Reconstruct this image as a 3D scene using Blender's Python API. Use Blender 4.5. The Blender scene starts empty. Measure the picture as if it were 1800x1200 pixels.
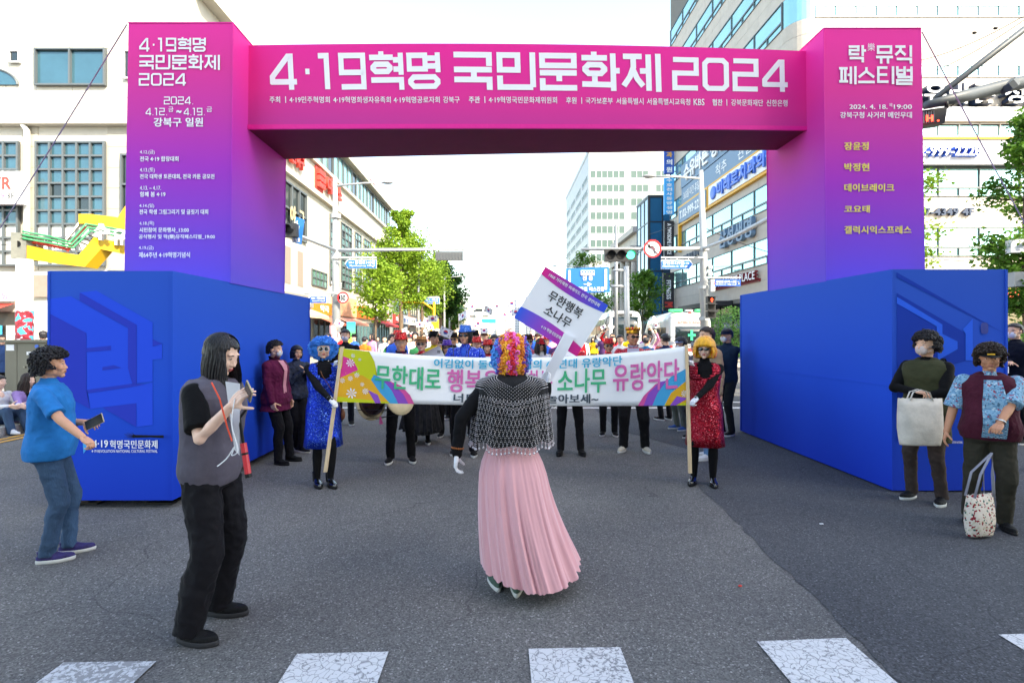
import bpy, bmesh, math, random, sys
from math import sin, cos, pi, radians, sqrt, atan2
from mathutils import Vector as V, Matrix, noise, Euler
R = random.Random(7)
S = bpy.context.scene
# ---------------------------------------------------------------- camera, sky, sun, exposure
cam = bpy.data.objects.new('camera', bpy.data.cameras.new('camera'))
S.collection.objects.link(cam); S.camera = cam
cam.location = (0, 0, 1.65); cam.rotation_euler = (pi/2, 0, 0)
cam.data.lens = 18; cam.data.sensor_width = 36
cam.data.shift_x = 20/1800; cam.data.shift_y = -10/1800
cam.data.clip_end = 5000; cam.data.clip_start = 0.05
SUN = V((0.50, -0.58, 0.64)).normalized()
w = bpy.data.worlds.new('World'); S.world = w; w.use_nodes = True
nt = w.node_tree; bg = nt.nodes['Background']
sky = nt.nodes.new('ShaderNodeTexSky'); sky.sky_type = 'NISHITA'; sky.sun_disc = False
sky.sun_elevation = math.asin(SUN.z); sky.sun_rotation = atan2(SUN.x, SUN.y)
sky.air_density = 1.0; sky.dust_density = 1.2; sky.ozone_density = 1.0
nt.links.new(sky.outputs[0], bg.inputs[0]); bg.inputs[1].default_value = 0.15
sl = bpy.data.lights.new('sun', 'SUN'); sl.energy = 2.0; sl.angle = radians(0.5); sl.color = (1, .95, .88)
so = bpy.data.objects.new('sun', sl); S.collection.objects.link(so)
so.rotation_euler = SUN.to_track_quat('Z', 'Y').to_euler(); so.location = (20, -20, 40)
S.view_settings.view_transform = 'Standard'; S.view_settings.look = 'None'
S.view_settings.exposure = 2.5; S.view_settings.gamma = 1; S.view_settings.use_curve_mapping = False
S.view_settings.use_white_balance = True; S.view_settings.white_balance_temperature = 7900; S.view_settings.white_balance_tint = 6
S.cycles.max_bounces = 6; S.cycles.diffuse_bounces = 3; S.cycles.glossy_bounces = 3
S.cycles.use_denoising = True
COL = S.collection

# ---------------------------------------------------------------- helpers
F = 900.0
def P(px, py, d): return V(((px-880)/F*d, d, 1.65+(590-py)/F*d))   # photo measurement -> metres at distance d
def GND(px, py, z=0.0):
    d = F*(1.65-z)/(py-590); return V(((px-880)/F*d, d, z))
def lin(c): c /= 255; return c/12.92 if c <= .04045 else ((c+.055)/1.055)**2.4
def C(h):
    if not isinstance(h, str): return tuple(h)
    h = h.lstrip('#'); return tuple(lin(int(h[i:i+2], 16)) for i in (0, 2, 4))
_m = {}
def mat(name, col=(.5, .5, .5), rough=.6, metal=0., var=0., vs=6., bump=0., bs=60., spec=.4, emit=0., stretch=None, sheen=0., trans=0., coat=0., kind=None):
    if name in _m: return _m[name]
    m = bpy.data.materials.new(name); m.use_nodes = True; _m[name] = m
    n = m.node_tree.nodes; l = m.node_tree.links; b = n['Principled BSDF']
    col = C(col); b.inputs['Base Color'].default_value = (*col, 1)
    b.inputs['Roughness'].default_value = rough; b.inputs['Metallic'].default_value = metal
    b.inputs['Specular IOR Level'].default_value = spec
    if sheen: b.inputs['Sheen Weight'].default_value = sheen
    if coat: b.inputs['Coat Weight'].default_value = coat
    if trans: b.inputs['Transmission Weight'].default_value = trans
    if emit: b.inputs['Emission Color'].default_value = (*col, 1); b.inputs['Emission Strength'].default_value = emit
    tc = n.new('ShaderNodeTexCoord'); mp = n.new('ShaderNodeMapping'); l.new(tc.outputs['Object'], mp.inputs[0])
    if stretch: mp.inputs['Scale'].default_value = stretch
    if var:
        no = n.new('ShaderNodeTexNoise'); no.inputs['Scale'].default_value = vs; no.inputs['Detail'].default_value = 6; no.inputs['Roughness'].default_value = .65
        l.new(mp.outputs[0], no.inputs[0])
        mx = n.new('ShaderNodeMix'); mx.data_type = 'RGBA'
        mx.inputs[6].default_value = (*[c*(1-var) for c in col], 1); mx.inputs[7].default_value = (*[min(1, c*(1+var*.8)) for c in col], 1)
        rp = n.new('ShaderNodeMapRange'); rp.inputs[1].default_value = .3; rp.inputs[2].default_value = .7
        l.new(no.outputs[0], rp.inputs[0]); l.new(rp.outputs[0], mx.inputs[0]); l.new(mx.outputs[2], b.inputs['Base Color'])
    if bump:
        no = n.new('ShaderNodeTexNoise'); no.inputs['Scale'].default_value = bs; no.inputs['Detail'].default_value = 4
        l.new(mp.outputs[0], no.inputs[0]); bp = n.new('ShaderNodeBump'); bp.inputs['Strength'].default_value = bump; bp.inputs['Distance'].default_value = .02
        l.new(no.outputs[0], bp.inputs['Height']); l.new(bp.outputs[0], b.inputs['Normal'])
    return m
def cloth(col, rough=.85, **k):
    nm = 'cloth_'+(col if isinstance(col, str) else 'x%s' % str(col))
    k.setdefault('var', .18); k.setdefault('vs', 9); k.setdefault('bump', .5); k.setdefault('bs', 14); k.setdefault('sheen', .03); k.setdefault('spec', .12)
    return mat(nm, col, rough, **k)
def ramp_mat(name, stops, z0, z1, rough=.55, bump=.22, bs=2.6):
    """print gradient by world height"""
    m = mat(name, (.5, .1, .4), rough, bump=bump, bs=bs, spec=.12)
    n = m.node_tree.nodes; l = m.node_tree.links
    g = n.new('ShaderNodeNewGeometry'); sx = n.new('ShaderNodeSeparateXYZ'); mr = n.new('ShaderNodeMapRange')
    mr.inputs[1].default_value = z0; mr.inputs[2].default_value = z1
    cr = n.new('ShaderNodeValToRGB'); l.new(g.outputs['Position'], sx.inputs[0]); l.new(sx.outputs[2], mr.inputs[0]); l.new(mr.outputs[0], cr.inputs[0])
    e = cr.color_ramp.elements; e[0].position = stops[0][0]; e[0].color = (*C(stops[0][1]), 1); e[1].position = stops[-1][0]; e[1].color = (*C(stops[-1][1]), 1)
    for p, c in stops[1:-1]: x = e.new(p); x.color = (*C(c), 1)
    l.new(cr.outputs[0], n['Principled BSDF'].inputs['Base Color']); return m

def tag(o, label=None, cat=None, group=None, kind=None):
    if label: o['label'] = label
    if cat: o['category'] = cat
    if group: o['group'] = group
    if kind: o['kind'] = kind
    return o
def empty(name, loc=(0, 0, 0), rz=0, label=None, cat=None, group=None, parent=None):
    o = bpy.data.objects.new(name, None); COL.objects.link(o); o.location = loc; o.rotation_euler = (0, 0, rz)
    o.empty_display_size = .1
    if parent: o.parent = parent
    return tag(o, label, cat, group)
def link(name, me, m=None, parent=None, loc=None, rz=None):
    o = bpy.data.objects.new(name, me); COL.objects.link(o)
    if m is not None:
        if len(me.materials) == 0: me.materials.append(m)
        elif me.materials[0] != m: o.material_slots[0].link = 'OBJECT'; o.material_slots[0].material = m
    if parent: o.parent = parent
    if loc is not None: o.location = loc
    if rz is not None: o.rotation_euler = (0, 0, rz)
    return o
def inv(o):
    """keep world-built geometry in place below a moved parent"""
    p = o.parent; M = Matrix.Translation(p.location) @ p.rotation_euler.to_matrix().to_4x4()
    o.matrix_parent_inverse = M.inverted(); return o
def copy_tree(o, parent=None):
    c = o.copy(); COL.objects.link(c); c.parent = parent
    for ch in o.children: copy_tree(ch, c)
    return c

class G:
    def __init__(s): s.v = []; s.f = []; s.mi = []; s.cur = 0
    def add(s, vs, fs):
        b = len(s.v); s.v += [tuple(x) for x in vs]; s.f += [tuple(i+b for i in f) for f in fs]; s.mi += [s.cur]*len(fs); return s
    def addmesh(s, me, M=None):
        vs = [v.co for v in me.vertices] if M is None else [M @ v.co for v in me.vertices]
        return s.add(vs, [tuple(p.vertices) for p in me.polygons])
    def box(s, c, d, rz=0, M=None):
        hx, hy, hz = d[0]/2, d[1]/2, d[2]/2; vs = []
        for x, y, z in ((-1,-1,-1),(1,-1,-1),(1,1,-1),(-1,1,-1),(-1,-1,1),(1,-1,1),(1,1,1),(-1,1,1)):
            p = V((x*hx, y*hy, z*hz))
            if M is not None: p = M @ p
            elif rz: p = V((p.x*cos(rz)-p.y*sin(rz), p.x*sin(rz)+p.y*cos(rz), p.z))
            vs.append(p+V(c))
        return s.add(vs, [(0,3,2,1),(4,5,6,7),(0,1,5,4),(1,2,6,5),(2,3,7,6),(3,0,4,7)])
    def bb(s, a, b):
        return s.box([(a[i]+b[i])/2 for i in range(3)], [abs(b[i]-a[i]) for i in range(3)])
    def ell(s, c, r, n=12, M=None):
        if not hasattr(r, '__len__'): r = (r, r, r)
        vs = []; fs = []; m = max(4, n//2); c = V(c)
        for i in range(1, m):
            for j in range(n):
                a = pi*i/m; b = 2*pi*j/n; p = V((sin(a)*cos(b)*r[0], sin(a)*sin(b)*r[1], cos(a)*r[2])); vs.append(c+(M @ p if M is not None else p))
        t = V((0, 0, r[2])); vs += [c+(M @ t if M is not None else t), c-(M @ t if M is not None else t)]
        T = len(vs)-2; B = T+1
        for j in range(n):
            k = (j+1) % n; fs += [(T, j, k), (B, (m-2)*n+k, (m-2)*n+j)]
            for i in range(m-2): fs.append((i*n+j, (i+1)*n+j, (i+1)*n+k, i*n+k))
        return s.add(vs, fs)
    def tube(s, pts, rs, n=8, cap=True, flat=None):
        pts = [V(p) for p in pts]; rs = rs if hasattr(rs, '__len__') else [rs]*len(pts); vs = []; fs = []
        up = None
        for i, p in enumerate(pts):
            t = (pts[min(i+1, len(pts)-1)]-pts[max(i-1, 0)])
            if t.length < 1e-9: t = V((0, 0, 1))
            t.normalize()
            if up is None: up = V((0, 0, 1)) if abs(t.z) < .9 else V((1, 0, 0))
            u = t.cross(up)
            if u.length < 1e-4: u = t.orthogonal()
            u.normalize(); w_ = u.cross(t).normalized(); up = w_
            r = rs[i]; rf = r*(flat if flat else 1)
            for j in range(n): a = 2*pi*j/n; vs.append(p+u*cos(a)*r+w_*sin(a)*rf)
        for i in range(len(pts)-1):
            for j in range(n): k = (j+1) % n; fs.append((i*n+j, i*n+k, (i+1)*n+k, (i+1)*n+j))
        if cap: fs += [tuple(range(n-1, -1, -1)), tuple((len(pts)-1)*n+j for j in range(n))]
        return s.add(vs, fs)
    def limb(s, pts, rs, n=12):
        s.tube(pts, rs, n)
        for p, r in zip(pts, rs): s.ell(p, r*1.0, n)
        return s
    def loft(s, rings, cap=True, closed=True):
        n = len(rings[0]); vs = [p for r in rings for p in r]; fs = []
        for i in range(len(rings)-1):
            for j in range(n if closed else n-1): k = (j+1) % n; fs.append((i*n+j, i*n+k, (i+1)*n+k, (i+1)*n+j))
        if cap and closed: fs += [tuple(range(n-1, -1, -1)), tuple((len(rings)-1)*n+j for j in range(n))]
        return s.add(vs, fs)
    def ering(s_, c, rx, ry, n=20, sq=1.0):
        out = []
        for j in range(n):
            a = 2*pi*j/n; x = cos(a); y = sin(a)
            out.append(V((c[0]+rx*math.copysign(abs(x)**sq, x), c[1]+ry*math.copysign(abs(y)**sq, y), c[2])))
        return out
    def prism(s, poly, o, u, v, n, t):
        """polygon (u,v) in plane o,u,v with thickness t along n"""
        o, u, v, n = V(o), V(u), V(v), V(n); k = len(poly)
        a = [o+u*p[0]+v*p[1] for p in poly]; vs = a+[p+n*t for p in a]
        fs = [tuple(range(k-1, -1, -1)), tuple(range(k, 2*k))]+[(i, (i+1) % k, (i+1) % k+k, i+k) for i in range(k)]
        return s.add(vs, fs)
    def mesh(s, name):
        me = bpy.data.meshes.new(name); me.from_pydata(s.v, [], s.f); me.update(); return me
    def build(s, name, m, parent=None, smooth=False, fix=True, loc=None):
        me = s.mesh(name); ms = m if isinstance(m, (list, tuple)) else [m]
        for x in ms: me.materials.append(x)
        if any(s.mi): me.polygons.foreach_set('material_index', s.mi)
        if fix and len(s.f) < 60000:
            b = bmesh.new(); b.from_mesh(me); bmesh.ops.recalc_face_normals(b, faces=b.faces); b.to_mesh(me); b.free()
        if smooth: me.polygons.foreach_set('use_smooth', [True]*len(me.polygons))
        o = link(name, me, None, parent)
        if loc is not None: o.location = loc
        return o
TS = bpy.data.scenes.new('workbench')
def remesh(g, vox, sm=3, disp=0., ds=.09, f=.5):
    me = g.mesh('t'); ob = bpy.data.objects.new('t', me); TS.collection.objects.link(ob)
    r = ob.modifiers.new('r', 'REMESH'); r.mode = 'VOXEL'; r.voxel_size = vox; r.use_smooth_shade = True
    if sm: q = ob.modifiers.new('s', 'SMOOTH'); q.iterations = sm; q.factor = f
    vl = TS.view_layers[0]; vl.update(); dg = vl.depsgraph
    out = bpy.data.meshes.new_from_object(ob.evaluated_get(dg), depsgraph=dg)
    bpy.data.objects.remove(ob); bpy.data.meshes.remove(me)
    if disp:
        out.update(); off = V((R.random()*50, R.random()*50, R.random()*50)); nn = [v.normal.copy() for v in out.vertices]
        for v, n_ in zip(out.vertices, nn):
            c = v.co; q = V((c.x/ds, c.y/ds, c.z/ds*.8))+off
            t = noise.noise(q)+.5*noise.noise(q*2.3)
            t2 = 1-abs(noise.noise(q*1.4+V((c.z*6, c.x*5, 0))))*2     # ridges: creases
            v.co = c+n_*disp*(t*.8+max(0, t2-.4)*.7)
    for p in out.polygons: p.use_smooth = True
    return out
def fin(name, me, m, parent):
    me.name = name; me.materials.clear(); me.materials.append(m); return link(name, me, None, parent)

# text: mesh in the plane (u right, v up), n towards the viewer
_t = {}
def textmesh(s, bold=0., depth=0., align='CENTER', sp=1.0):
    k = (s, bold, depth, align, sp)
    if k in _t: return _t[k]
    cu = bpy.data.curves.new('txt', 'FONT'); cu.body = s; cu.size = 1; cu.align_x = align; cu.align_y = 'CENTER'
    cu.extrude = depth; cu.resolution_u = 3; cu.space_character = sp*(1+bold*1.2); cu.space_line = 1.05
    if depth: cu.offset = min(bold, .03)
    ob = bpy.data.objects.new('txt', cu); me = bpy.data.meshes.new_from_object(ob); bpy.data.objects.remove(ob)
    if bold and not depth and me.vertices:      # heavier weight: the glyph laid four times, each layer a hair in front
        g = G()
        for i_, (dx, dy) in enumerate(((-1,-.6),(1,-.6),(-1,.6),(1,.6))): g.addmesh(me, Matrix.Translation((dx*bold*.8, dy*bold*.8, i_*.0004)))
        me = g.mesh('txt')
    _t[k] = me; return me
def bounds(me):
    xs = [v.co.x for v in me.vertices]; ys = [v.co.y for v in me.vertices]
    return min(xs), max(xs), min(ys), max(ys)
def text(s, c, u, v, wd, ht, m, parent=None, bold=0., depth=0., name='lettering', sp=1.0, wm=None):
    """fit string s in a wd x ht rectangle centred at c; depth in metres"""
    u = V(u).normalized(); v = V(v).normalized(); n = u.cross(v)
    me0 = textmesh(s, bold, 0.01 if depth else 0, sp=sp)
    if not me0.vertices: return None
    x0, x1, y0, y1 = bounds(me0); sx = wd/(x1-x0); sy = ht/(y1-y0); me = me0.copy()
    for q in me.vertices:
        a = (q.co.x-(x0+x1)/2)*sx; b = (q.co.y-(y0+y1)/2)*sy; z = q.co.z/.01*depth/2+depth/2 if depth else q.co.z
        q.co = V(c)+u*a+v*b+n*z
    me.materials.clear(); me.materials.append(m); o = link(name, me, None, parent); return o
# drawn letter strokes of the festival lettering
GL = {
'혁': [[(.36,1.04),(.36,.9)],[(0,.87),(.72,.87)],['c',(.10,.68),(.62,.68),(.62,.48),(.10,.48)],[(.95,1),(.95,.38)],[(.72,.80),(.95,.80)],[(.72,.54),(.95,.54)],[(.03,.24),(.95,.24),(.95,-.04)]],
'명': [['s',(.07,.92),(.56,.92),(.56,.54),(.07,.54)],[(.95,1),(.95,.44)],[(.58,.84),(.95,.84)],[(.58,.62),(.95,.62)],['c',(.09,.31),(.93,.31),(.93,.05),(.09,.05)]],
'국': [[(0,.92),(.93,.92),(.93,.62)],[(0,.52),(1,.52)],[(.52,.52),(.52,.30)],[(0,.25),(.93,.25),(.93,-.03)]],
'민': [['s',(.07,.92),(.55,.92),(.55,.52),(.07,.52)],[(.95,1),(.95,.05)],[(.07,.36),(.07,.05),(.95,.05)]],
'문': [['s',(.07,.92),(.93,.92),(.93,.65),(.07,.65)],[(0,.45),(1,.45)],[(.52,.45),(.52,.22)],[(.07,.30),(.07,.04),(1,.04)]],
'화': [[(.34,1.04),(.34,.9)],[(0,.87),(.70,.87)],['c',(.09,.68),(.62,.68),(.62,.44),(.09,.44)],[(.35,.40),(.35,.18)],[(0,.15),(.86,.13)],[(.86,1),(.86,-.04)],[(.86,.52),(1.04,.52)]],
'제': [[(0,.92),(.52,.92)],[(.28,.92),(.28,.62),(.18,.36),(0,.10)],[(.27,.55),(.38,.30),(.54,.10)],[(.46,.52),(.70,.52)],[(.70,.98),(.70,-.03)],[(.97,1),(.97,-.06)]],
'4': [[(.80,0),(.80,.92),(.70,.92),(.08,.36),(.08,.16)], [(.02,.22),(1.02,.22)]], '·': [[(.35,.5),(.65,.5)]], '.': [[(.38,.06),(.62,.06)]],
'1': [[(0,.93),(.5,.93),(.5,0)]], '9': [[(.06,.06),(.92,.06),(.92,.93),(.08,.93),(.08,.46),(.92,.46)]],
'2': [[(.03,.93),(.92,.93),(.92,.52),(.08,.52),(.08,.07),(.97,.07)]], '0': [['c',(.08,.93),(.92,.93),(.92,.07),(.08,.07)]],
'8': [['c',(.08,.93),(.92,.93),(.92,.07),(.08,.07)],[(.08,.5),(.92,.5)]], '3': [[(.03,.93),(.92,.93),(.92,.07),(.03,.07)],[(.15,.5),(.92,.5)]],
'락': [[(0,.92),(.57,.92),(.57,.70),(.07,.70),(.07,.46),(.62,.46)],[(.83,1),(.83,.34)],[(.83,.68),(1.03,.68)],[(.05,.22),(.83,.22),(.83,-.04)]],
'뮤': [['s',(.12,.92),(.88,.92),(.88,.58),(.12,.58)],[(0,.33),(1,.33)],[(.3,.33),(.3,-.04)],[(.7,.33),(.7,-.04)]],
'직': [[(0,.92),(.6,.92)],[(.3,.92),(.3,.72),(0,.44)],[(.3,.68),(.6,.44)],[(.92,1),(.92,.34)],[(.08,.22),(.92,.22),(.92,-.04)]],
'페': [[(0,.88),(.52,.88)],[(0,.12),(.54,.12)],[(.15,.88),(.15,.12)],[(.37,.88),(.37,.12)],[(.5,.5),(.7,.5)],[(.70,.98),(.70,-.03)],[(.97,1),(.97,-.06)]],
'스': [[(.5,.95),(.5,.72),(.04,.36)],[(.5,.70),(.96,.36)],[(0,.08),(1,.08)]],
'티': [[(.62,.92),(.07,.92),(.07,.1),(.68,.1)],[(.07,.51),(.6,.51)],[(.95,1),(.95,-.05)]],
'벌': [[(.07,1),(.07,.52),(.5,.52),(.5,1)],[(.07,.76),(.5,.76)],[(.62,.76),(.92,.76)],[(.92,1),(.92,.45)],[(.07,.37),(.92,.37),(.92,.18),(.07,.18),(.07,-.02),(.97,-.02)]],
}
GWD = {'4': .78, '·': .42, '.': .3, '1': .5, '9': .8, '2': .8, '0': .8, '8': .8, '3': .75, ' ': .35}
def glyphs(s, c, u, v, wd, ht, m, parent, t=.155, name='lettering', lift=0.0):
    u = V(u).normalized(); v = V(v).normalized(); n = u.cross(v); W = sum(GWD.get(ch, 1.02)+.12 for ch in s)-.12
    sx = wd/W; g = G(); x = -W/2; k = 0
    for ch in s:
        wd_ = GWD.get(ch, 1.02)
        for st in GL.get(ch, []):
            cl = st[0] in ('c', 's'); p = [V((q[0]*wd_/1.02 if wd_ < 1 else q[0], q[1])) for q in (st[1:] if cl else st)]
            if st[0] == 'c':   # soften corners
                q = []; N = len(p)
                for i in range(N):
                    a, b, d = p[i-1], p[i], p[(i+1) % N]; r = min(.10, .42*(a-b).length, .42*(d-b).length)
                    r = min(.10, .4*(a-b).length, .4*(d-b).length); q += [b+(a-b).normalized()*r, b+(d-b).normalized()*r]
                p = q
            N = len(p); L = []; Rr = []
            for i in range(N):
                pa = p[i-1] if (i or cl) else None; pb = p[(i+1) % N] if (i < N-1 or cl) else None
                d1 = (p[i]-pa).normalized() if pa is not None else None; d2 = (pb-p[i]).normalized() if pb is not None else None
                if d1 is None: d1 = d2
                if d2 is None: d2 = d1
                n1 = V((-d1.y, d1.x)); n2 = V((-d2.y, d2.x)); mm = (n1+n2).normalized(); sc = 1/max(.45, mm.dot(n1))
                L.append(p[i]+mm*t/2*sc); Rr.append(p[i]-mm*t/2*sc)
            vs = []
            for a, b in zip(L, Rr):
                for q in (a, b): vs.append(V(c)+u*((x+q.x)*sx)+v*((q.y-.5)*ht)+n*(lift+.00035*k))
            M_ = N if cl else N-1
            g.add(vs, [(2*i, 2*i+1, (2*((i+1) % N))+1, 2*((i+1) % N)) for i in range(M_)]); k = (k+1) % 7
        x += wd_+.12
    return g.build(name, m, parent, fix=False)
# ---------------------------------------------------------------- road and pavements
def asphalt(name, base, dark):
    m = mat(name, base, .9, spec=.25); n = m.node_tree.nodes; l = m.node_tree.links; b = n['Principled BSDF']
    tc = n.new('ShaderNodeTexCoord'); o = tc.outputs['Object']
    def nz(sc, det=3): x = n.new('ShaderNodeTexNoise'); x.inputs['Scale'].default_value = sc; x.inputs['Detail'].default_value = det; l.new(o, x.inputs[0]); return x
    big = nz(.55, 6); mid = nz(35, 5)
    vo = n.new('ShaderNodeTexVoronoi'); vo.inputs['Scale'].default_value = 120; l.new(o, vo.inputs[0])
    sp = n.new('ShaderNodeSeparateColor'); l.new(vo.outputs['Color'], sp.inputs[0])
    r1 = n.new('ShaderNodeValToRGB'); e = r1.color_ramp.elements
    bc = C(base); dc = C(dark)
    e[0].position = 0; e[0].color = (*[c*.55 for c in bc], 1); e[1].position = 1; e[1].color = (*[c*2.3 for c in bc], 1)
    for p, k in ((.35, .85), (.8, 1.12), (.95, 1.4)): x = e.new(p); x.color = (*[c*k for c in bc], 1)
    l.new(sp.outputs[0], r1.inputs[0])
    mx = n.new('ShaderNodeMix'); mx.data_type = 'RGBA'; mx.blend_type = 'MULTIPLY'; mx.inputs[0].default_value = 1
    r2 = n.new('ShaderNodeValToRGB'); r2.color_ramp.elements[0].position = .25; r2.color_ramp.elements[0].color = (.66, .67, .70, 1); r2.color_ramp.elements[1].position = .75; r2.color_ramp.elements[1].color = (1.22, 1.19, 1.13, 1)
    l.new(big.outputs[0], r2.inputs[0]); l.new(r1.outputs[0], mx.inputs[6]); l.new(r2.outputs[0], mx.inputs[7])
    # cracks
    nzv = nz(1.6, 8); ad = n.new('ShaderNodeVectorMath'); ad.operation = 'MULTIPLY_ADD'; ad.inputs[1].default_value = (.5, .5, .5)
    l.new(nzv.outputs['Color'], ad.inputs[0]); l.new(o, ad.inputs[2])
    v2 = n.new('ShaderNodeTexVoronoi'); v2.feature = 'DISTANCE_TO_EDGE'; v2.inputs['Scale'].default_value = .55; l.new(ad.outputs[0], v2.inputs[0])
    mr = n.new('ShaderNodeMapRange'); mr.inputs[1].default_value = 0; mr.inputs[2].default_value = .004; mr.inputs[3].default_value = .5; mr.inputs[4].default_value = 1
    l.new(v2.outputs[0], mr.inputs[0])
    gate_ = nz(.9, 2); gr = n.new('ShaderNodeMapRange'); gr.inputs[1].default_value = .42; gr.inputs[2].default_value = .5; l.new(gate_.outputs[0], gr.inputs[0])
    mxx = n.new('ShaderNodeMath'); mxx.operation = 'MAXIMUM'; l.new(mr.outputs[0], mxx.inputs[0]); l.new(gr.outputs[0], mxx.inputs[1])
    m2 = n.new('ShaderNodeMix'); m2.data_type = 'RGBA'; m2.inputs[6].default_value = (*dc, 1); l.new(mxx.outputs[0], m2.inputs[0]); l.new(mx.outputs[2], m2.inputs[7])
    l.new(m2.outputs[2], b.inputs['Base Color'])
    ab = n.new('ShaderNodeMath'); ab.operation = 'ADD'; l.new(sp.outputs[1], ab.inputs[0]); l.new(mid.outputs[0], ab.inputs[1])
    bp = n.new('ShaderNodeBump'); bp.inputs['Strength'].default_value = .75; bp.inputs['Distance'].default_value = .008; l.new(ab.outputs[0], bp.inputs['Height']); l.new(bp.outputs[0], b.inputs['Normal'])
    return m
M_ROAD = asphalt('asphalt_old', '#6c6a69', '#1c1c1e'); M_NEW = asphalt('asphalt_new', '#505155', '#222226')
M_PAVE = mat('paving', '#9a948c', .9, var=.2, vs=3, bump=.3, bs=40)
M_KERB = mat('kerb_stone', '#a9a6a0', .85, var=.2, vs=8, bump=.4, bs=80)
def paint(name, col, wear):
    m = mat(name, col, .75); n = m.node_tree.nodes; l = m.node_tree.links; b = n['Principled BSDF']; tc = n.new('ShaderNodeTexCoord')
    nz = n.new('ShaderNodeTexNoise'); nz.inputs['Scale'].default_value = 5; nz.inputs['Detail'].default_value = 6; l.new(tc.outputs['Object'], nz.inputs[0])
    ad = n.new('ShaderNodeVectorMath'); ad.operation = 'MULTIPLY_ADD'; ad.inputs[1].default_value = (.16, .16, 0); l.new(nz.outputs['Color'], ad.inputs[0]); l.new(tc.outputs['Object'], ad.inputs[2])
    vo = n.new('ShaderNodeTexVoronoi'); vo.feature = 'DISTANCE_TO_EDGE'; vo.inputs['Scale'].default_value = 24; l.new(ad.outputs[0], vo.inputs[0])
    mr = n.new('ShaderNodeMapRange'); mr.inputs[1].default_value = .004; mr.inputs[2].default_value = .05; l.new(vo.outputs[0], mr.inputs[0])
    n2 = n.new('ShaderNodeTexNoise'); n2.inputs['Scale'].default_value = 48; n2.inputs['Detail'].default_value = 4; l.new(tc.outputs['Object'], n2.inputs[0])
    n3 = n.new('ShaderNodeTexNoise'); n3.inputs['Scale'].default_value = 3; l.new(tc.outputs['Object'], n3.inputs[0])
    sm = n.new('ShaderNodeMath'); sm.operation = 'MULTIPLY_ADD'; sm.inputs[1].default_value = .35; l.new(n3.outputs[0], sm.inputs[0]); l.new(n2.outputs[0], sm.inputs[2])
    m3 = n.new('ShaderNodeMapRange'); m3.inputs[1].default_value = wear-.02; m3.inputs[2].default_value = wear+.05; l.new(sm.outputs[0], m3.inputs[0])
    mn = n.new('ShaderNodeMath'); mn.operation = 'MINIMUM'; l.new(mr.outputs[0], mn.inputs[0]); l.new(m3.outputs[0], mn.inputs[1])
    mx = n.new('ShaderNodeMix'); mx.data_type = 'RGBA'; mx.inputs[6].default_value = (*C('#858588'), 1); mx.inputs[7].default_value = (*C(col), 1)
    l.new(mn.outputs[0], mx.inputs[0]); l.new(mx.outputs[2], b.inputs['Base Color'])
    bp = n.new('ShaderNodeBump'); bp.inputs['Strength'].default_value = .5; bp.inputs['Distance'].default_value = .004; l.new(mn.outputs[0], bp.inputs['Height']); l.new(bp.outputs[0], b.inputs['Normal'])
    return m
M_PW = paint('road_paint_white', '#c9c8c9', .53); M_PWF = paint('road_paint_worn', '#b9babe', .66); M_PY = paint('road_paint_yellow', '#c98f2c', .5)
g = G(); g.add([(-900,-400,0),(900,-400,0),(900,2500,0),(-900,2500,0)], [(0,1,2,3)]); tag(g.build('road', M_ROAD), kind='structure')
def sheet(name, pts, z, m, **k):
    g = G(); g.add([(p[0], p[1], z) for p in pts], [tuple(range(len(pts)))]); return tag(g.build(name, m), kind='structure')
# newer asphalt lane on the right
edge = [GND(1212,790), GND(1225,850), GND(1290,915), GND(1365,985), GND(1450,1065), GND(1530,1145), GND(1600,1215)]
pts = [(p.x+R.uniform(-.015,.015), p.y) for p in edge]
dv = (pts[-1][0]-pts[-3][0], pts[-1][1]-pts[-3][1])
fine = []
for a, b in zip(pts, pts[1:]):
    for i in range(6): t = i/6; fine.append((a[0]*(1-t)+b[0]*t+R.uniform(-.02,.02), a[1]*(1-t)+b[1]*t))
sheet('asphalt_lane', [(2.2, 14), (2.05, 9)]+fine+[pts[-1], (2.25, -2), (11, -2), (11, 14)], .004, M_NEW)
# crossing stripes
for q in (((112,1166),(275,1164)), ((522,1151),(683,1147)), ((929,1142),(1090,1139)), ((1330,1129),(1487,1123)), ((1755,1117),(1915,1112)), ((-290,1178),(-130,1176))):
    a, b = GND(*q[0]), GND(*q[1])
    g = G(); g.add([(a.x,a.y,.0085),(b.x,b.y,.0085),(b.x,b.y-4,.0085),(a.x,a.y-4,.0085)], [(0,1,2,3)])
    o = tag(g.build('crossing_stripe', M_PWF if q[0][0] < 300 else M_PW), kind='structure')
for x0, x1, y0, y1 in ((-8, 10.5, 11.6, 11.78), (-8, 10.5, 12.6, 12.75)):
    sheet('stop_line', [(x0,y0),(x1,y0),(x1,y1),(x0,y1)], .0085, M_PW)
for x in (-7.93, -7.73): sheet('edge_line', [(x-.055,-10),(x+.055,-10),(x+.055,14),(x-.055,14)], .0085, M_PY)
for i in range(14):
    for x in (-3.2, 5.1): sheet('lane_line', [(x-.07,14+i*9),(x+.07,14+i*9),(x+.07,18+i*9),(x-.07,18+i*9)], .0085, M_PW)
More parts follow.
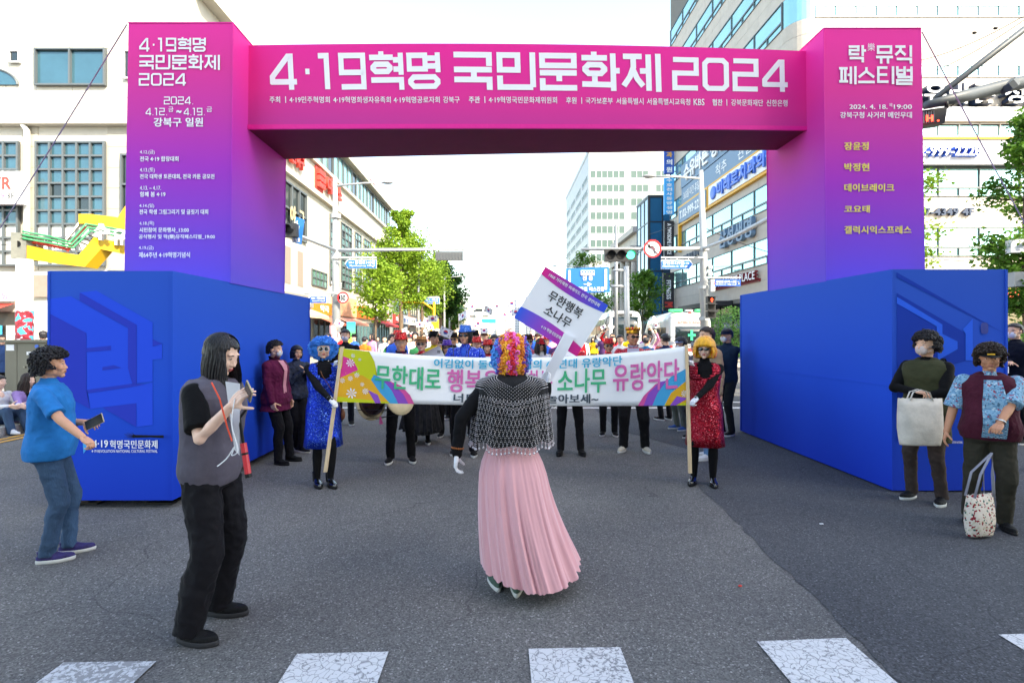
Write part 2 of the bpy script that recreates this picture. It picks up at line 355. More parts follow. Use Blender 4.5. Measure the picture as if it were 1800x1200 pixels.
def pavement(x0, x1, y0, y1, side, y_st=None):
    g = G(); z = .14; kx = .18
    a, b = (x0, x1-kx-.004) if side > 0 else (x0+kx+.004, x1)
    g.bb((a, y0, 0), (b, y1, z)); root = tag(g.build('pavement', M_PAVE), kind='structure')
    if y_st:
        s = G(); s.box((0,0,z/2), (kx, .985, z+.006)); me = s.mesh('kerb_stone'); me.materials.append(M_KERB)
        xc = x1-kx/2 if side > 0 else x0+kx/2; y = y0; n = 0
        rest = G()
        while y < y1:
            if y_st[0] <= y <= y_st[1]: link('kerb_stone', me, None, root, (xc, y+.5, 0))
            else: rest.box((xc, y+.5, z/2), (kx, .985, z+.006))
            y += 1
        if rest.v: o = rest.build('kerb', M_KERB, root); o['kind'] = 'stuff'
pavement(-40, -8.2, -10, 14.5, 1, (3, 14)); pavement(-13.15, -8.2, 21, 400, 1, (21, 40))
pavement(11.5, 60, 8, 29.9, -1, (8, 29)); pavement(11.5, 17.15, 30, 400, -1, (30, 40))
# low yellow edged kerb ramp at the right
rp = empty('kerb_ramp', (6.55, 6.2, 0), 0, 'black rubber kerb ramp with yellow edge on the road behind the visor woman', 'kerb ramp')
g = G(); g.add([(-.1,-.25,.001),(1.6,-.25,.001),(1.6,0,.12),(-.1,0,.12),(-.1,.1,.12),(1.6,.1,.12),(-.1,.1,.001),(1.6,.1,.001)], [(0,1,2,3),(3,2,5,4),(4,5,7,6),(0,3,4,6),(1,7,5,2),(0,6,7,1)])
g.build('ramp_body', mat('black_rubber', '#3a3a3d', .9, bump=.4, bs=60), rp)
g = G(); g.bb((-.1, .0, .121), (1.6, .1, .15)); g.build('yellow_edge', mat('yellow_rubber', '#d9b64a', .8), rp)
for i in range(7): g = G(); g.tube([(0+i*.24, -.13, .05), (0+i*.24, -.13, .075)], .03, 8); g.build('stud', M_KERB, rp)

# ---------------------------------------------------------------- festival gate
M_GATE = ramp_mat('gate_print_gradient', [(0,'#5c50d4'),(.18,'#7a46cc'),(.42,'#a636be'),(.62,'#cc3aa6'),(.8,'#e63a9a'),(1,'#f838a4')], 2.3, 5.4)
M_BEAM = ramp_mat('beam_print_gradient', [(0,'#c83c98'),(.35,'#e63898'),(1,'#f42e9c')], 4.3, 5.4)
M_FLG = mat('beam_flange_magenta', '#ea1c98', .6, bump=.2, bs=20)
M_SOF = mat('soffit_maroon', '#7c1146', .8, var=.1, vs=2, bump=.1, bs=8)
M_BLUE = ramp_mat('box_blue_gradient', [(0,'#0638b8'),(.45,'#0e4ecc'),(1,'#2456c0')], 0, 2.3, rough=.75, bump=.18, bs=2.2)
M_LET = mat('print_white', '#f3f4fa', .6); M_YEL = mat('print_pale_yellow', '#ead36a', .6)
M_BLK = mat('black_metal', '#161618', .5, metal=.3); M_GREY = mat('grey_steel', '#8b9096', .45, metal=.4, var=.15, vs=5)
M_INDIGO = mat('print_indigo', '#263cba', .8, spec=.12); M_MIDB = mat('print_mid_blue', '#1c4edc', .8, spec=.12); M_LIB = mat('print_light_blue', '#1f62e8', .8, spec=.12)
GT = empty('festival_gate', (.5, 6.6, 0), 0, 'pink and blue printed festival gate spanning the road with white Korean lettering', 'gate')
def hexa(g, b4, t4):
    g.add(b4+t4, [(0,3,2,1),(4,5,6,7),(0,1,5,4),(1,2,6,5),(2,3,7,6),(3,0,4,7)]); return g
def gp(name, g, m, parent=GT, smooth=False):
    o = g.build(name, m, parent, smooth)
    if parent is GT: inv(o)
    return o
# (outer x, inner x, y0, y1, top z) ; boxes
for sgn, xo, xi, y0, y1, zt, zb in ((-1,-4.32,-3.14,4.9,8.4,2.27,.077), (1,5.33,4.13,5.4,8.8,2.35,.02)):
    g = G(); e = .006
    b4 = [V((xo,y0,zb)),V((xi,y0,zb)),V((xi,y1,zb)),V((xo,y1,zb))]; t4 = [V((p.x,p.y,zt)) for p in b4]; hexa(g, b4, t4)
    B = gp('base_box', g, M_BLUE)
    # seam strips on the corners and midway
    s = G()
    for (x, y) in ((xo,y0),(xi,y0),(xi,y1)): s.box((x, y, (zb+zt)/2), (.02, .02, zt-zb-.01))
    s.box((xi, (y0+y1)/2, 1.12), (.008, y1-y0-.02, .006))
    s.build('seam', M_BLUE, B).parent = B
    for (x, y) in ((xo+.25*-sgn, y0+.2),(xi+.2*sgn,y0+.2),(xi+.2*sgn,y1-.2),(xo+.25*-sgn,y1-.2)):
        ft = G(); ft.tube([(x,y,.01),(x,y,zb+.02)], .03, 10); ft.box((x, y, .012), (.26,.2,.016)); gp('levelling_foot', ft, M_BLK)
    # column, slightly narrower at the top
    cy0, cy1, ctop = (5.93, 7.4, 5.27) if sgn < 0 else (6.5, 7.9, 5.55)
    k = .05 if sgn < 0 else .05
    cxo, cxi = (-4.36, -3.13) if sgn < 0 else (5.39, 4.13)
    b4 = [V((cxo,cy0,zt-.01)),V((cxi,cy0,zt-.01)),V((cxi,cy1,zt-.01)),V((cxo,cy1,zt-.01))]
    t4 = [V((cxo-sgn*k,cy0,ctop)),V((cxi-sgn*k*.6,cy0,ctop)),V((cxi-sgn*k*.6,cy1,ctop)),V((cxo-sgn*k,cy1,ctop))]
    g = G(); hexa(g, b4, t4); CO = gp('column', g, M_GATE)
    s = G(); s.tube([b4[1], t4[1]], .009, 6); s.tube([t4[0], t4[1], t4[2]], .009, 6); s.tube([b4[2], t4[2]], .009, 6)
    s.build('seam', M_GATE, CO)
# beam with slight bow
xs = [i/16 for i in range(17)]; rt = []; rb = []
g = G(); rings = []
for t in xs:
    x = -3.14+t*(4.13+3.14); yf = 6.3+t*(6.88-6.3); yb = 7.38+t*(7.62-7.38); bow = .055*(1-(2*t-1)**2)
    zt_ = 5.22+t*.25+bow; zb_ = 4.24+t*.22+bow*.3
    rings.append([V((x,yf,zb_)),V((x,yf,zt_)),V((x,yb,zt_)),V((x,yb,zb_))])
g.loft(rings); BM = gp('beam', g, M_BEAM)
g = G(); g.loft([[r[0]+V((0,-.012,-.055)), r[0]+V((0,-.012,0)), r[0]+V((0,.02,0)), r[0]+V((0,.02,-.055))] for r in rings]); gp('beam_flange', g, M_FLG)
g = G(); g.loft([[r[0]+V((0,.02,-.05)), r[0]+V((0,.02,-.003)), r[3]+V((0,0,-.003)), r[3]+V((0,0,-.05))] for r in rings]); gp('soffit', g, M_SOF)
# beam lettering follows the front face
def bz(px): t = (px-432)/(1420-432); return t
def onbeam(px, py):
    t = bz(px); x = None
    # front face plane through its two ends
    A = V((-3.14, 6.3, 0)); B_ = V((4.13, 6.88, 0)); k = (px-880)/F
    s = (k*A.y-A.x)/((B_.x-A.x)-k*(B_.y-A.y)); p = A+(B_-A)*s; return V((p.x, p.y-.003, 1.65+(590-py)/F*p.y))
UB = V((7.27, .58, 0)).normalized()
def beamtext(s, x0, x1, yl, yr, h0, h1, gly=True, bold=.02, m=None):
    a, b = onbeam(x0, yl), onbeam(x1, yr); c = (a+b)/2; u = (b-a); wd = u.length; u.normalize(); v = V((0,0,1)); v = (v-u*v.dot(u)).normalized()
    hh = (h0+h1)/2/F*c.y; c = c+V((0,-.001,0))
    o = glyphs(s, c, u, v, wd, hh, m or M_LET, GT, name='title_lettering') if gly else text(s, c, u, v, wd, hh, m or M_LET, GT, bold=bold)
    inv(o); return o
beamtext('4·19혁명', 475, 774, 127, 124, 60, 66); beamtext('국민문화제', 798, 1160, 124, 127, 64, 64); beamtext('2024', 1182, 1384, 130, 134, 56, 58)
for s, x0, x1, b in (('주최 ㅣ', 474, 503, .03), ('4·19민주혁명회', 509, 580, .012), ('4·19혁명희생자유족회', 586, 687, .012), ('4·19혁명공로자회', 692, 773, .012), ('강북구', 779, 808, .012), ('주관 ㅣ', 824, 853, .03),
                     ('4·19혁명국민문화제위원회', 859, 979, .012), ('후원 ㅣ', 995, 1023, .02), ('국가보훈부', 1029, 1077, .012), ('서울특별시', 1083, 1131, .012), ('서울특별시교육청', 1137, 1213, .012), ('KBS', 1219, 1238, .012), ('협찬 ㅣ', 1252, 1278, .03), ('강북문화재단', 1285, 1341, .012), ('신한은행', 1347, 1384, .012)):
    yy = lambda x: 176+(max(0, x-900)/484)*7-abs(x-700)/700*1.0
    beamtext(s, x0, x1, yy(x0), yy(x1), 11.5, 11.5, False, b)
# lettering on columns / boxes: front planes
def fr(px, py, d): return P(px, py, d)
def ftext(s, x0, x1, y0, y1, d, m, bold=.02, gly=False, t=.155, nm='lettering', lift=.008):
    a = P(x0, y1, d-lift); b = P(x1, y0, d-lift); c = (a+b)/2; wd = b.x-a.x; h = b.z-a.z
    o = glyphs(s, c, (1,0,0), (0,0,1), wd, h, m, GT, t, nm) if gly else text(s, c, (1,0,0), (0,0,1), wd, h, m, GT, bold=bold, name=nm)
    return inv(o) if o else None
D = 5.93
ftext('4·19혁명', 245, 362, 67, 91, D, M_LET, gly=True, t=.14); ftext('국민문화제', 245, 386, 97, 122, D, M_LET, gly=True, t=.14); ftext('2024', 244, 327, 129, 151, D, M_LET, gly=True, t=.14)
ftext('2024.', 288, 341, 170, 184, D, M_LET, gly=True, t=.13)
ftext('4.12.', 256, 295, 190, 203, D, M_LET, gly=True, t=.13); ftext('금', 296, 305, 188, 197, D, M_LET, .01); ftext('~', 310, 319, 194, 199, D, M_LET, .04); ftext('4.19.', 323, 361, 190, 203, D, M_LET, gly=True, t=.13); ftext('금', 363, 373, 188, 197, D, M_LET, .01)
ftext('강북구 일원', 270, 357, 207, 223, D, M_LET, .035)
for s, x0, x1, y0, y1, b in (('4.12.(금)',246,272,264,272,.015),('전국 4·19 합창대회',246,314,275,284,.035),('4.13.(토)',246,272,295,304,.015),('전국 대학생 토론대회, 전국 카툰 공모전',246,377,306,315,.035),
    ('4.13. ~ 4.17.',246,283,327,334,.015),('함께 봄 4·19',246,291,337,346,.035),('4.14.(일)',245,271,358,366,.015),('전국 학생 그림그리기 및 글짓기 대회',245,366,368,377,.035),('4.18.(목)',245,271,389,397,.015),
    ('시민참여 문화행사_13:00',245,332,400,409,.035),('공식행사 및 락(樂)뮤직페스티벌_19:00',244,378,412,421,.035),('4.19.(금)',244,270,432,440,.015),('제64주년 4·19혁명기념식',244,334,443,453,.035)):
    ftext(s, x0, x1, y0, y1, D, M_LET, b)
D = 6.5
ftext('락', 1492, 1522, 80, 109, D, M_LET, gly=True, t=.15); ftext('樂', 1525, 1538, 76, 90, D, M_LET, 0); ftext('뮤직', 1540, 1604, 80, 111, D, M_LET, gly=True, t=.15); ftext('페스티벌', 1475, 1605, 117, 147, D, M_LET, gly=True, t=.15)
ftext('2024. 4. 18.', 1493, 1560, 184, 192, D, M_LET, .02); ftext('목', 1563, 1569, 182, 188, D, M_LET, 0); ftext('19:00', 1571, 1603, 184, 192, D, M_LET, .02); ftext('강북구청 사거리 메인무대', 1477, 1603, 197, 208, D, M_LET, .025)
for s, x1, y0, y1 in (('장윤정',1527,250,264),('박정현',1528,287,301),('데이브레이크',1572,323,337),('코요태',1529,361,374),('갤럭시익스프레스',1602,397,411)): ftext(s, 1484, x1, y0, y1, D, M_YEL, .04)
# artwork on the left box
def art(polys, m, d, lift, ox, oy, nm='printed_letter_shape'):
    for pl in polys:
        g = G(); g.add([P(ox+a/3, oy+b/3, d-lift) for a, b in pl], [tuple(range(len(pl)))]); o = g.build(nm, m, GT, fix=False); inv(o)
D = 4.9
art([[(265,375),(375,362),(675,530),(675,740),(700,830),(455,855),(455,555),(265,455)], [(420,342),(508,332),(805,500),(805,810),(720,820),(720,512)], [(805,625),(855,612),(855,692),(805,697)], [(465,872),(700,838),(770,825),(805,815),(805,1040),(718,1050),(718,925),(475,955)]], M_MIDB, D, .003, 0, 400)
art([[(265,455),(455,555),(455,855),(475,955),(265,840)], [(420,342),(420,385),(675,528),(675,740),(700,825),(720,820),(720,512)], [(805,588),(855,612),(805,625)], [(455,635),(585,622),(585,645),(455,655)], [(540,735),(600,725),(640,738),(540,752)], [(540,948),(718,925),(718,1050)], [(455,855),(700,822),(770,825),(700,838),(465,872)]], M_INDIGO, D, .0055, 0, 400)
ftext('4·19', 163, 190, 773, 786, D, M_LET, .03); ftext('혁명국민문화제', 193, 277, 773, 788, D, M_LET, .03); ftext('4·19 REVOLUTION NATIONAL CULTURAL FESTIVAL', 161, 277, 790, 795, D, M_LET, .015)
art([[(435,1115),(472,1105),(465,1160),(440,1190)]], mat('print_cyan', '#2aa0e6', .5), D, .004, 0, 400, 'printed_emblem')
D = 5.4
art([[(1130,345),(1500,560),(1500,700),(1345,745),(1130,1130)], [(1128,235),(1700,560),(1128,262)]], mat('print_deep_blue', '#0c3aa8', .8, spec=.12), D, .003, 1200, 400)
art([[(1130,365),(1370,510),(1370,560),(1450,600),(1450,640),(1345,700),(1340,520),(1130,400)], [(1478,535),(1530,480),(1530,700),(1492,700),(1492,560)]], M_LIB, D, .0055, 1200, 400)
ring = [(1592+20*math.copysign(abs(cos(a))**.6, cos(a)), 530+30*math.copysign(abs(sin(a))**.6, sin(a))) for a in [2*pi*i/20+.01 for i in range(20)]]
art([ring], mat('print_ring_blue', '#0a3090', .5), D, .0065, 1200, 400)
ftext('4·19 REVOLUTION NATIONAL', 1664, 1692, 775, 779, D, M_LET, .01)
# guy ropes
M_ROPE = mat('rope_grey', '#a79fb0', .9)
for pts, lb in (((V((-4.33,5.93,5.25)), V((-7.6,7.2,2.3)), V((-10.2,8.2,.15))), 'grey guy rope from the top of the left gate column down to the pavement'), ((V((5.35,6.5,5.5)), V((7.2,6.9,3.2)), V((9.6,7.5,.0))), 'grey guy rope from the top of the right gate column down to the right')):
    g = G(); a, b, c = pts; g.tube([a+(c-a)*(i/12)+V((0,0,-.12*sin(pi*i/12))) for i in range(13)], .008, 6)
    tag(g.build('guy_rope', M_ROPE), lb, 'rope')
# broom-like cable ties sticking out of the box edge
g = G()
for i in range(16): z = R.uniform(-.03,.03); g.tube([(-3.2,4.86,1.65-.81*1.18+R.uniform(-.01,.01)), (-3.46,4.84,.70+z*.4), (-3.44-R.uniform(0,.12),4.82,.71+z)], [.004,.003,.001], 4)
tag(g.build('cable_tie', M_BLK), 'bundle of black plastic ties sticking out beside the corner of the left blue box', 'cable ties')

# ---------------------------------------------------------------- facades
M_WHT = mat('white_render', '#bdb8ad', .85, var=.07, vs=1.2, bump=.15, bs=25)
M_STONE = mat('pale_stone_panel', '#aaa498', .75, var=.1, vs=2.2, bump=.15, bs=40)
M_JOINT = mat('joint_grey', '#6c6a66', .9)
M_FRAME = mat('window_frame_grey', '#5d6468', .45, metal=.3); M_FRW = mat('window_frame_white', '#c9ccd0', .5)
M_GB = mat('glass_blue', '#37606f', .08, metal=.3, spec=.9, var=.12, vs=.9); M_GT = mat('glass_teal', '#8fc0c0', .06, metal=.65, spec=.9, var=.1, vs=.4)
M_GD = mat('glass_dark', '#1d2a2e', .06, metal=.2, spec=.9, var=.3, vs=.8); M_BLD = mat('blind_white', '#c8c8c4', .3, var=.1, vs=2, spec=.6)
M_GBR = mat('glass_bright_blue', '#2378ad', .06, metal=.5, spec=.9, var=.12, vs=.5)
def window(par, o, u, w_, h, cols, rows, fm, gm, bar=.06, dep=.10, rec=.06, name='window', single=True, n=None):
    """o: lower-left corner on the wall plane, u: along, z up; outward normal n"""
    o, u = V(o), V(u).normalized(); n = n or V((u.y, -u.x, 0)); v = V((0,0,1)); g = G()
    def slab(a0, a1, b0, b1, t0, t1):
        p = [o+u*a+v*b+n*t for t in (t0, t1) for b in (b0, b1) for a in (a0, a1)]
        g.add([p[0],p[1],p[3],p[2],p[4],p[5],p[7],p[6]], [(0,3,2,1),(4,5,6,7),(0,1,5,4),(1,2,6,5),(2,3,7,6),(3,0,4,7)])
    pw = (w_-bar)/cols; ph = (h-bar)/rows
    for i in range(cols+1): slab(i*pw, i*pw+bar, 0, h, .0, dep)
    for j in range(rows+1):
        for i in range(cols): slab(i*pw+bar, (i+1)*pw, j*ph, j*ph+bar, .0, dep-.01)
    fr_ = g.build(name, fm, par); fr_.data.name = name
    for j in range(rows):
        for i in range(cols):
            gmm = gm(i, j) if callable(gm) else gm
            q = G(); a0, a1, b0, b1 = i*pw+bar, (i+1)*pw, j*ph+bar, (j+1)*ph
            p = [o+u*a+v*b+n*t for t in (.005, .03) for b in (b0, b1) for a in (a0, a1)]
            q.add([p[0],p[1],p[3],p[2],p[4],p[5],p[7],p[6]], [(0,3,2,1),(4,5,6,7),(0,1,5,4),(1,2,6,5),(2,3,7,6),(3,0,4,7)])
            if single: q.build('pane', gmm, fr_)
            else: g2 = q; q.build('pane', gmm, fr_)
    return fr_
def strip(par, o, u, w_, h, cols, low, fm, gm, n=None, name='window', top=True):
    """ribbon window: one row of tall panes over one row of low ones"""
    o = V(o); window(par, o, u, w_, low, cols, 1, fm, gm, n=n, name=name)
    if top and h > low: window(par, o+V((0,0,low)), u, w_, h-low, max(1, cols//2), 1, fm, gm, n=n, name=name)
_pc = {}
def panels(par, o, u, n, w_, h, pw, ph, m, left, t=.03):
    """stone panels with open joints on a recessed backing; left: list holding how many single parts remain"""
    o, u, n = V(o), V(u).normalized(), V(n); nx = max(1, round(w_/pw)); nz_ = max(1, round(h/ph)); a = w_/nx; b = h/nz_
    ang = atan2(u.y, u.x); k = (round(a, 3), round(b, 3), m.name)
    if k not in _pc:
        g = G(); g.box((0,0,0), (a-.014, t, b-.014)); me = g.mesh('facade_panel'); me.materials.append(m); _pc[k] = me
    rest = G()
    for i in range(nx):
        for j in range(nz_):
            c = o+u*((i+.5)*a)+V((0,0,(j+.5)*b))+n*(t/2+R.uniform(0,.004))
            if left[0] > 0:
                x = link('facade_panel', _pc[k], None, par, c, ang); left[0] -= 1
            else: rest.box(c, (a-.014, t, b-.014), rz=ang)
    if rest.v: rest.build('facade_panel', m, par)['kind'] = 'stuff'
def bsign(par, o, u, w_, h, dep, face, edge=None, n=None, name='sign_board', off=.0):
    o, u = V(o), V(u).normalized(); n = n or V((u.y, -u.x, 0)); g = G(); p = []
    for t in (off, off+dep):
        for a, b in ((0,0),(w_,0),(w_,h),(0,h)): p.append(o+u*a+V((0,0,b))+n*t)
    g.add(p, [(3,2,1,0),(4,5,6,7),(0,1,5,4),(1,2,6,5),(2,3,7,6),(3,0,4,7)]); return g.build(name, face, par)

# left commercial building: front plane y=22, street plane x=-13.2
LB = empty('commercial_building', (0,0,0), 0, 'large cream commercial building at the left with tall gridded windows and shop signs', 'building')
g = G(); g.bb((-45, 22.05, 0), (-13.25, 61, 16.6)); g.build('wall', M_WHT, LB)
def LF(px, py): return V(((px-880)/40.909, 22.05, 1.65+(590-py)/40.909))
def lf(px): return (px-880)/40.909
def lz(py): return 1.65+(590-py)/40.909
U = V((1,0,0)); FN = V((0,-1,0))
left = [170]
panels(LB, (-22.6, 22.05, lz(210)), U, FN, lf(64)+22.6, 6.0-.4, 1.5, .95, M_WHT, left)   # around the upper window
panels(LB, (lf(64), 22.05, lz(84)), U, FN, lf(189)-lf(64), 16.6-lz(84), 1.5, .95, M_WHT, left)
panels(LB, (lf(64), 22.05, lz(210)), U, FN, lf(189)-lf(64), lz(152)-lz(210), 1.5, .72, M_WHT, left)
panels(LB, (lf(189), 22.05, lz(210)), U, FN, -13.25-lf(189), 16.6-lz(210), 1.3, .95, M_WHT, left)
panels(LB, (lf(38), 22.05, lz(475)), U, FN, lf(66)-lf(38), lz(222)-lz(475), .7, .9, M_STONE, left)
panels(LB, (lf(188), 22.05, lz(475)), U, FN, -13.25-lf(188), lz(222)-lz(475), 1.1, .9, M_STONE, left)
for a_, b_ in (((-45, 21.7, lz(222)), (-13.0, 22.04, lz(214))), ((-45, 21.82, lz(214)), (-13.1, 22.04, lz(211)))): g = G(); g.bb(a_, b_); g.build('cornice', M_WHT, LB)
def off(p, dy): return V((p.x, p.y+dy, p.z))
window(LB, (lf(64), 22.01, lz(152)), U, lf(188)-lf(64), lz(87)-lz(152), 2, 1, M_FRAME, M_GB, .07, .16)
window(LB, (lf(18), 21.98, lz(112)), U, lf(38)-lf(18), lz(90)-lz(112), 1, 1, M_FRW, M_GD, .06, .1)
window(LB, (lf(219), 21.98, lz(140)), U, .9, lz(90)-lz(140), 1, 1, M_FRW, M_GD, .06, .1)
# arched window at the frame's edge
g = G(); c = V((lf(-45), 21.98, lz(150))); r = lf(33)-lf(-45); pl = [(r*cos(i*pi/24), r*.42*sin(i*pi/24)) for i in range(25)]
g.prism(pl, c, (1,0,0), (0,0,1), (0,-1,0), .03); aw = g.build('window', M_GB, LB)
g = G(); g.tube([c+V((x, -.04, z)) for x, z in pl], .05, 6); g.build('arch_frame', M_FRAME, aw)
bl = lambda i, j: M_BLD if j < 3 else (M_GD if (i*7+j*3) % 11 == 0 else M_GB)
window(LB, (lf(66), 21.98, lz(468)), U, lf(188)-lf(66), lz(250)-lz(468), 5, 9, M_FRAME, bl, .08, .14)
window(LB, (lf(-40), 21.98, lz(468)), U, lf(37)-lf(-40), lz(250)-lz(468), 3, 9, M_FRAME, bl, .08, .14)
window(LB, (lf(215), 21.98, lz(430)), U, 1.0, lz(272)-lz(430), 1, 3, M_FRAME, M_GD, .08, .14)
g = G(); g.tube([LF(46,216)+V((0,-.12,0)), LF(46,222)+V((0,-.2,0)), LF(53,232)+V((0,-.2,0)), LF(53,570)+V((0,-.2,0)), LF(62,590)+V((0,-.2,0)), LF(62,620)+V((0,-.2,0))], .11, 10); g.build('downpipe', mat('white_plastic', '#dcdcd8', .5), LB, smooth=True)
M_SW = mat('sign_white', '#e2e3e6', .5); M_RED = mat('sign_red', '#d4433c', .5); M_PNK = mat('sign_pink', '#d9568a', .5); M_DK = mat('sign_charcoal', '#2a2c33', .5)
fx = lambda px: (px-880)/900*21.4
sb = bsign(LB, (fx(-60), 21.7, 1.65+232/900*21.4), U, fx(37)-fx(-60), 57/900*21.4, .3, M_SW, off=-.0)
text('VR', V((fx(2), 21.39, 1.65+268/900*21.4)), U, (0,0,1), .85, .52, M_RED, sb, .04); text('79', V((fx(2), 21.39, 1.65+246/900*21.4)), U, (0,0,1), .28, .24, M_PNK, sb, .02); text('3F', V((fx(19), 21.39, 1.65+246/900*21.4)), U, (0,0,1), .34, .26, M_DK, sb, .02)
# ground floor shops on the front
g = G(); g.bb((lf(62), 21.9, lz(522)), (lf(230), 22.03, lz(484))); g.build('fascia', mat('fascia_taupe', '#8d7f76', .7, var=.1), LB)
M_SHOP = mat('shop_interior', '#2c2420', .4, var=.5, vs=1.5, spec=.7)
g = G(); g.bb((lf(-60), 21.96, .14), (lf(30), 22.03, lz(548))); g.build('shop_window', M_SHOP, LB)
g = G(); g.bb((lf(66), 21.96, .14), (lf(300), 22.03, lz(530))); g.build('shop_window', M_WHT, LB)
sb = bsign(LB, (lf(-60), 21.8, lz(530)), U, lf(33)-lf(-60), lz(512)-lz(530), .2, M_SW); text('닭볶음탕', V((lf(8), 21.59, lz(521))), U, (0,0,1), 1.1, .3, M_PNK, sb, .03)
g = G(); g.add([V((lf(-60),21.95,lz(533))),V((lf(30),21.95,lz(533))),V((lf(27),21.1,lz(546))),V((lf(-60),21.1,lz(546))),V((lf(27),21.1,lz(549))),V((lf(-60),21.1,lz(549)))], [(0,1,2,3),(3,2,4,5)]); g.build('awning', M_RED, LB)
sb = bsign(LB, (lf(10), 20.9, lz(495)), U, lf(36)-lf(10), lz(398)-lz(495), .25, M_SW, name='hanging_sign'); text('단', V((lf(36), 20.63, lz(404))), U, (0,0,1), .4, .3, M_RED, sb, .05)
for a, b, cc in ((-2, 8, '#2f9fd8'), (16, 30, '#e3e0da')):
    bsign(LB, (lf(a), 21.9, lz(600)), U, lf(b)-lf(a), lz(572)-lz(600), .03, mat('poster'+cc, cc, .5, var=.3, vs=6), name='poster')
# street side
SX = -13.25; US = V((0,1,0)); SN = V((1,0,0))
for a_, b_ in (((SX, 22, 11.6), (SX+.3, 61, 11.95)), ((SX, 22, 16.5), (SX+.55, 61.2, 16.8)), ((SX, 22, 13.9), (SX+.25, 61, 14.15))): g = G(); g.bb(a_, b_); g.build('cornice', M_WHT, LB)
for k in range(14):
    window(LB, (SX, 25+k*2.56, 14.2), US, 2.5, 2.1, 2, 1, M_FRAME, (lambda i, j, k=k: M_GD if (k*2+i) % 5 == 1 else M_GT), .08, .12, n=SN)
for y0, y1, c_ in ((39.6, 40.8, 1), (42.4, 45.3, 3), (46.4, 48.4, 2), (49.4, 52.1, 3), (54, 56.4, 3)):
    window(LB, (SX, y0, 5.6), US, y1-y0, 5.5, c_, 9, M_FRAME, (lambda i, j: M_GD if (i+j*2) % 7 == 0 else M_GT), .09, .12, n=SN)
window(LB, (SX, 31, 7.9), US, 3.7, 3.3, 3, 2, M_FRAME, M_GD, .12, .16, n=SN)
for i, t in enumerate('야구'): text(t, V((SX+.25, 32.1+i*1.4, 9.2)), US, (0,0,1), .9, 1.2, mat('gold_letter', '#c9b58a', .5), LB, .05)
text('7979', V((SX+.25, 32.3, 8.2)), US, (0,0,1), 1.3, .35, mat('gold_letter', '#c9b58a', .5), LB, .02)
text('스크린야구', V((SX+.1, 32.0, 12.9)), US, (0,0,1), 3.6, .9, M_RED, LB, .05, .25, 'sign_letter')
text('다이소', V((SX+.1, 39.9, 13.0)), US, (0,0,1), 3.4, 1.15, M_RED, LB, .06, .3, 'sign_letter')
g = G()
for i in range(3):
    for j in range(3): g.bb((SX+.1, 36.6+i*.42, 12.35+j*.45), (SX+.35, 36.92+i*.42, 12.7+j*.45))
g.bb((SX+.02, 36.45, 12.2), (SX+.1, 38, 13.8)); g.build('sign_emblem', M_RED, LB)
g = G()
for y in (31.4, 33.4): g.bb((SX, y, 4.9), (SX+.02, y+.9, 7.2))
g.build('recess', mat('recess_grey', '#8a8078', .9), LB)
window(LB, (SX, 35.8, 5.2), US, 3.1, 1.15, 4, 2, M_FRAME, M_GT, .07, .1, n=SN)
g = G(); g.bb((SX, 39.9, 5.0), (SX+.5, 41, 5.9)); 
for i in range(5): g.bb((SX+.5, 39.95, 5.08+i*.16), (SX+.54, 40.95, 5.14+i*.16))
g.build('air_conditioner', M_FRW, LB)
# street level shops on the left
def shop(par, y0, y1, zf, hf, fcol, txt, tcol, awn=None, glass=M_GT, x=SX, n=SN, tw=.7):
    L = y1-y0; u = US if n.x > 0 else V((0,-1,0)); o = V((x, y0 if n.x > 0 else y1, zf))
    b = bsign(par, o, u, L-.1, hf, .22, mat('fascia_'+fcol, fcol, .5), n=n, name='shop_sign')
    c = o+u*(L/2)+V((0,0,hf/2))+n*.23
    if txt: text(txt, c, u, (0,0,1), (L-.1)*tw, hf*.55, mat('let_'+tcol, tcol, .5), b, .05)
    window(par, o+V((0,0,-zf+.15)), u, L-.15, zf-.5, max(2, int(L/1.1)), 1, M_FRAME, glass, .07, .1, n=n, name='shop_window')
    if awn:
        g = G(); q = [o+n*.05+V((0,0,-.1)), o+u*(L-.1)+n*.05+V((0,0,-.1)), o+u*(L-.1)+n*1.3+V((0,0,-.6)), o+n*1.3+V((0,0,-.6))]
        q += [q[2]+V((0,0,-.2)), q[3]+V((0,0,-.2))]; g.add(q, [(0,1,2,3),(3,2,4,5)]); g.build('awning', mat('awning_'+awn, awn, .8, var=.1, vs=4), par)
shop(LB, 24, 31, 3.6, .8, '#7b7a7c', None, '#ffffff', None, M_GD)
shop(LB, 31.2, 35.8, 3.6, .75, '#8a8987', 'GS25', '#d8f0f4', '#d8c3a0', M_GD)
shop(LB, 36, 39.8, 3.2, .9, '#e8812f', '약국', '#ffffff', '#c96a58', M_GD, tw=.5)
shop(LB, 40, 46.5, 3.3, 1.6, '#e0a584', '', '#ffffff', '#e1a08c', M_GD)
shop(LB, 46.8, 53, 3.3, 1.1, '#e7622c', '', '#ffffff', None)
shop(LB, 53.2, 60.8, 3.4, 1.2, '#dfe3e2', '올리브', '#cf3030', '#b53a3f')
# brick shaft and rooftop sign
g = G(); g.bb((-15.2, 58.5, 16.6), (-14.9, 61.0, 19.6)); rs = g.build('rooftop_sign', M_RED, LB)
text('수유시장', V((-15.05, 58.49, 18.2)), U, (0,0,1), .26, 2, M_SW, rs)
text('병원', V((-14.89, 59.75, 18.2)), US, (0,0,1), 2, 1.6, M_SW, rs, .03)
g = G()
for y in (57.5, 58.5):
    for x in (-16, -15): g.tube([(x, y, 16.6), (x, y, 19)], .05, 5)
g.tube([(-16,57.5,17.8),(-15,58.5,17.8)], .04, 5); g.build('sign_strut', M_GREY, LB)

